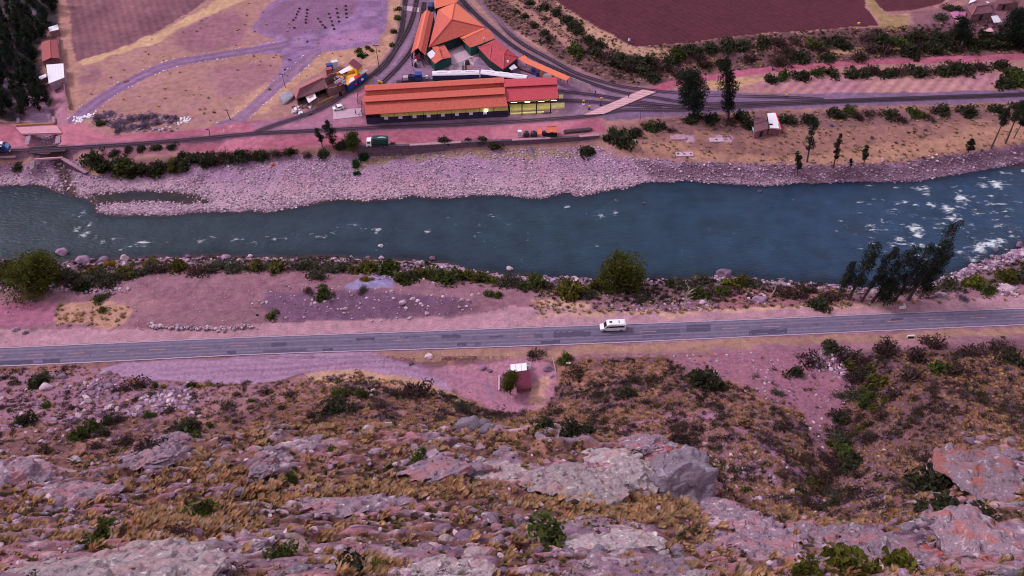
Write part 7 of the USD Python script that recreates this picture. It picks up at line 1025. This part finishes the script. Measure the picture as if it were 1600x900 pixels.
for x, y, l in ((1423, 528.5, 'white culvert headwall with a dark opening on the near side of the road'), (1410, 483.5, 'small white culvert kerb on the far side of the road')):
    p = at1(x, y); t = thing('culvert', l, 'culvert', p, .05); MB().box((0, .3, .35), (1.7, .25, .8)).put('headwall', wht, t); 
    if x > 1420: MB().box((0, .05, .1), (1.3, .3, .55)).put('opening', dark, t); MB().box((0, -.75, .05), (1.5, .3, .35)).put('sill', conc, t)
    else: MB().box((.75, .8, .35), (.2, 1.2, .8)).put('side_wall', wht, t)
def board(name, label, base, w, h, z, m, rz=0., postm=steel, posts=2, tilt=0.):
    p = at1(*base); t = thing(name, label, 'sign', p, rz); ax = np.array([[1, 0, 0], [0, math.cos(tilt), math.sin(tilt)], [0, -math.sin(tilt), math.cos(tilt)]]); MB().box((0, 0, z + h / 2), (w, .08, h), ax=ax).put('panel', m, t)
    for k in range(posts): MB().box(((k - (posts - 1) / 2) * w * .8, .08, (z + h) / 2 - .2), (.08, .08, z + h)).put('post', postm, t)
    return t
board('white_sign', 'blank white square board on the cliff crest left of the crest boulders', (608, 666), 1.35, 1.1, .25, wht, .05); board('small_board', 'pale tilted board on the crest, left of a pair right of the white square board', (655.5, 670), .35, 1.4, .2, conc, .1, posts=1); board('small_board', 'wider pale tilted board on the crest right of the white square board', (663.5, 671), 1.4, 1.1, .2, conc, -.3)
t = thing('trail_post', 'dark post with a crossbar right behind the white square board', 'post', at1(617, 664)); MB().box((0, 0, .9), (.14, .14, 2.0)).put('post', barkm, t); MB().box((-.3, 0, 1.7), (1.2, .1, .14)).put('crossbar', barkm, t)
t = thing('marker_post', 'red and white marker leaning at the left end of the rubble wall', 'marker', at1(217, 514)); ax_ = np.array([[1, 0, 0], [0, 1, 0], [.25, 0, 1]]); MB().box((0, 0, .5), (.3, .2, 1.0), ax=ax_).put('post', wht, t); MB().box((.26, 0, 1.15), (.3, .2, .4), ax=ax_).put('red_top', red, t)
t = thing('road_sign', 'thin leaning sign post on the verge at the foot of the dark mound', 'sign', at1(412, 504)); MB().tube([(0, 0, -.2), (-.9, .1, 2.6)], .06).put('post', conc, t); MB().box((-.95, .0, 2.7), (.7, .06, .7)).put('plate', steel, t); 
t = thing('marker_post', 'short pale marker post at the foot of the dirt plateau beside the mound', 'marker', at1(396, 480)); MB().box((0, 0, .6), (.2, .2, 1.4)).put('post', conc, t); MB().box((0, 0, 1.35), (.26, .26, .14)).put('cap', wht, t)
def pole(label, base, top, r=.11, lamp=0, arm=0, m=None):
    p = at1(*base); d = rays(*top); q = CAM + d * (p[1] - CAM[1]) / d[1] - p; t = thing('utility_pole', label, 'pole', p); MB().tube([(0, 0, -.3), q * .5, q], [r * 1.2, r, r * .8]).put('post', m or barkm, t)
    for k in range(lamp): s = (-1, 1)[k]; MB().box(q + [s * .55, 0, .05], (.9, .3, .22)).put('lamp_head', steel, t)
    if arm: MB().box(q - [0, 0, .5], (1.8, .14, .14)).put('crossarm', m or barkm, t)
    return t
pole('leaning dark pole beside the second gravel track', (360, 187), (353, 170), .14, 0, 1); pole('lamp pole beside the second gravel track, nearer the ruined house', (446, 136.5), (440.5, 116), .1, 2); pole('tall lamp pole between the painted shop and the curving track', (593.5, 113), (587, 71.5), .13, 2); pole('slim mast in the paved yard behind the concrete pier', (738, 103), (738, 91), .07, 1); pole('short signal post beside the main track at the left', (328, 213), (326.5, 202.5), .12, 1); pole('steel mast at the upper end of the platform canopy', (823, 102), (821, 84), .1, 1, 1, steel); pole('steel mast by the hedge where the yard tracks meet', (1000, 188), (1002, 172), .08, 1, 0, steel)
for x, y, h, l in ((938.5, 164.5, 2.6, 'tallest yellow headed signal post beside the yard track'), (911.5, 163.5, 1.3, 'yellow headed signal on a white base near the platform end'), (920.5, 170.5, .9, 'low yellow switch lantern between the yard tracks'), (1228, 152.5, .9, 'yellow switch lantern on the right where tracks merge')):
    t = thing('track_signal', l, 'signal', pz(x, y, .1)); MB().box((0, 0, h / 2), (.16, .16, h)).put('post', steel, t); MB().box((0, -.05, h + .2), (.75, .4, .5)).put('yellow_head', yellow, t); MB().box((0, 0, .1), (.8, .6, .3)).put('base', white if x == 911.5 else steel, t)
for x, y, l in ((592.5, 131, 'left orange buffer at the end of the siding'), (596.5, 132.5, 'right orange buffer at the end of the siding')): t = thing('buffer_stop', l, 'buffer', pz(x, y, .1)); MB().box((0, 0, .9), (.7, .5, .6)).put('beam', yellow, t); MB().box((0, .2, .35), (.3, .3, .8)).put('stand', steel, t)
skin = mat('skin', (150, 100, 90)); hair = mat('hair', (30, 24, 26)); trs = mat('trousers', (44, 42, 60)); from_m = None
import manifold3d as m3
def person(label, px, py, shirt, rz=0.):
    J = dict(h=(0, .02, 1.6, .105), n=(0, 0, 1.42, .06), c=(0, 0, 1.25, .15), w=(0, 0, .98, .13), sl=(.19, 0, 1.36, .06), sr=(-.19, 0, 1.36, .06), el=(.24, -.02, 1.08, .045), er=(-.24, .02, 1.08, .045), hl=(.22, .1, .84, .04), hr=(-.22, .06, .84, .04), pl=(.09, 0, .9, .09), pr=(-.09, 0, .9, .09), kl=(.1, .1, .48, .06), kr=(-.1, -.04, .48, .06), al=(.1, .04, .08, .045), ar=(-.1, -.16, .08, .045), tl=(.1, .18, .04, .04), tr=(-.1, -.03, .04, .04))
    ball = lambda k: m3.Manifold.sphere(J[k][3], 10).translate(J[k][:3]); bone = lambda *k: m3.Manifold.batch_hull([ball(q) for q in k])
    t = thing('person', label, 'person', pz(px, py, .15), rz); B = bone('h', 'h') + bone('n', 'h') + bone('n', 'c') + bone('c', 'w') + bone('c', 'sl', 'sr')
    for s in 'lr': B = B + bone('s' + s, 'e' + s) + bone('e' + s, 'h' + s) + bone('w', 'p' + s) + bone('p' + s, 'k' + s) + bone('k' + s, 'a' + s) + bone('a' + s, 't' + s)
    obj('body', B, skin, t, True); g = lambda x: x.scale((1.12, 1.2, 1.0)); S = bone('c', 'w') + bone('c', 'sl', 'sr') + bone('sl', 'el') + bone('sr', 'er'); obj('jacket', g(S), shirt, t, True); T = bone('w', 'pl') + bone('w', 'pr') + bone('pl', 'kl') + bone('kl', 'al') + bone('pr', 'kr') + bone('kr', 'ar'); obj('trousers', g(T), trs, t, True); obj('hat', m3.Manifold.sphere(.12, 10).scale((1, 1, .6)).translate((0, .0, 1.68)), white if 'white' in label else hair, t, True); return t
person('person in an orange vest at the end of the white panelled wall', 920, 143.5, mat('orange_vest', (240, 110, 40)), 1.2); person('person in dark clothes with a white hat walking between the tracks', 930, 147.5, mat('dark_jacket', (48, 42, 60)), 2.2); person('person in dark clothes standing on the plank crossing', 982, 153, mat('dark_jacket', 0) if 'dark_jacket' in LOOK else trs, .4); person('person in red standing on the pale concrete pad', 556, 178, red, 2.)
t = thing('field_rag', 'white and violet rag on a stick at the edge of the red ploughed field', 'scarecrow', at1(983, 67)); MB().box((0, 0, .6), (.1, .1, 1.4)).put('stick', barkm, t); MB().box((-.1, 0, 1.2), (.8, .3, .8), .3).put('white_rag', wht, t); MB().box((.25, .1, 1.4), (.6, .3, .6), -.3).put('violet_rag', mat('violet', (110, 60, 210)), t)
t = thing('field_rag', 'yellow head on a leaning pole at the edge of the red ploughed field', 'scarecrow', at1(1334, 47)); MB().tube([(0, 0, -.1), (1.0, 0, 2.6)], .07).put('stick', barkm, t); MB().box((1.05, -.05, 2.8), (.8, .3, .7), .2).put('yellow_rag', mat('bright_yellow', (250, 220, 20), .7, .05), t)
# wells and grave slabs on the terrace, litter
t = thing('well_ring', 'pale concrete well ring with a dark mouth right of the stone wall', 'well', at1(960, 221)); MB().tm(trimesh.creation.annulus(.45, .95, .7, sections=20)).put('ring', stonel, t); MB().tm(trimesh.creation.cylinder(.46, .2, sections=16)).put('mouth', dark, t)
for k, (x, y, w, hls, l) in enumerate(((993, 224, 1.6, 2, 'pair of dark holed blocks right of the well ring, left one'), (1007, 226, 1.6, 2, 'pair of dark holed blocks right of the well ring, right one'), (1120, 222.5, 4.5, 1, 'pale slab with one dark hole on the upper terrace'), (1060, 219, 5., 0, 'blank pale slab on the upper terrace left of the holed slab'), (1070, 245, 5.5, 3, 'pale slab with three dark holes on the lower terrace'), (1022, 228, 1.2, 0, 'small pale block right of the holed blocks'))):
    t = thing('concrete_slab', l, 'slab', at1(x, y), .03); MB().box((0, 1.0, .15), (w, 2.2 if w > 2 else 1.1, .5)).put('slab', stonel if k % 2 else conc, t)
    for j in range(hls): MB().box(((j - (hls - 1) / 2) * w / max(hls, 2) * 1.1, 1.0 if w > 2 else .9, .3), (.55, .55, .3)).put('hole', dark, t)
for x, y, s, m, l in ((426, 258, 1.0, orl, 'orange drum on the stones of the far bank'), (995, 753, .5, wht, 'white bag caught in the grass on the big rock'), (456, 689, .35, mat('pink_scrap', (240, 40, 130)), 'pink scrap on the cliff left of the boards'), (1299, 197, .9, blue, 'blue sheet on the dry terrace below the hedge'), (242, 741, .28, mat('magenta_scrap', (240, 60, 200)), 'magenta scrap on the left cliff'), (792, 253, .01, white, 'x')):
    if l == 'x': continue
    p = at1(x, y); t = thing('litter', l, l.split()[1], p); v, f = rock(600 + int(x), 2, .5, .8); obj('scrap', (v * s * .6 + [0, 0, s * .4], f), m, t); MB().box((s * .3, 0, s * .15), (s * .5, s * .4, s * .3), .4).put('fold', m, t)
rw_ = thing('rubble_wall', 'low dry wall of loose stones along the verge below the dirt plateau', 'wall'); rng = np.random.default_rng(17)
for k in range(130):
    x = rng.uniform(232, 402); y = 510 + 4.5 * math.sin((x - 232) / 60) + rng.normal(0, 1.6); p = at1(x, y); v, f = rock(700 + k % 20, 1, .4, .8); s = rng.uniform(.2, .5); obj('stone', (v * s + p + [0, 0, s * .4 + rng.uniform(0, .3)], f), palest if k % 3 else lilac, rw_)
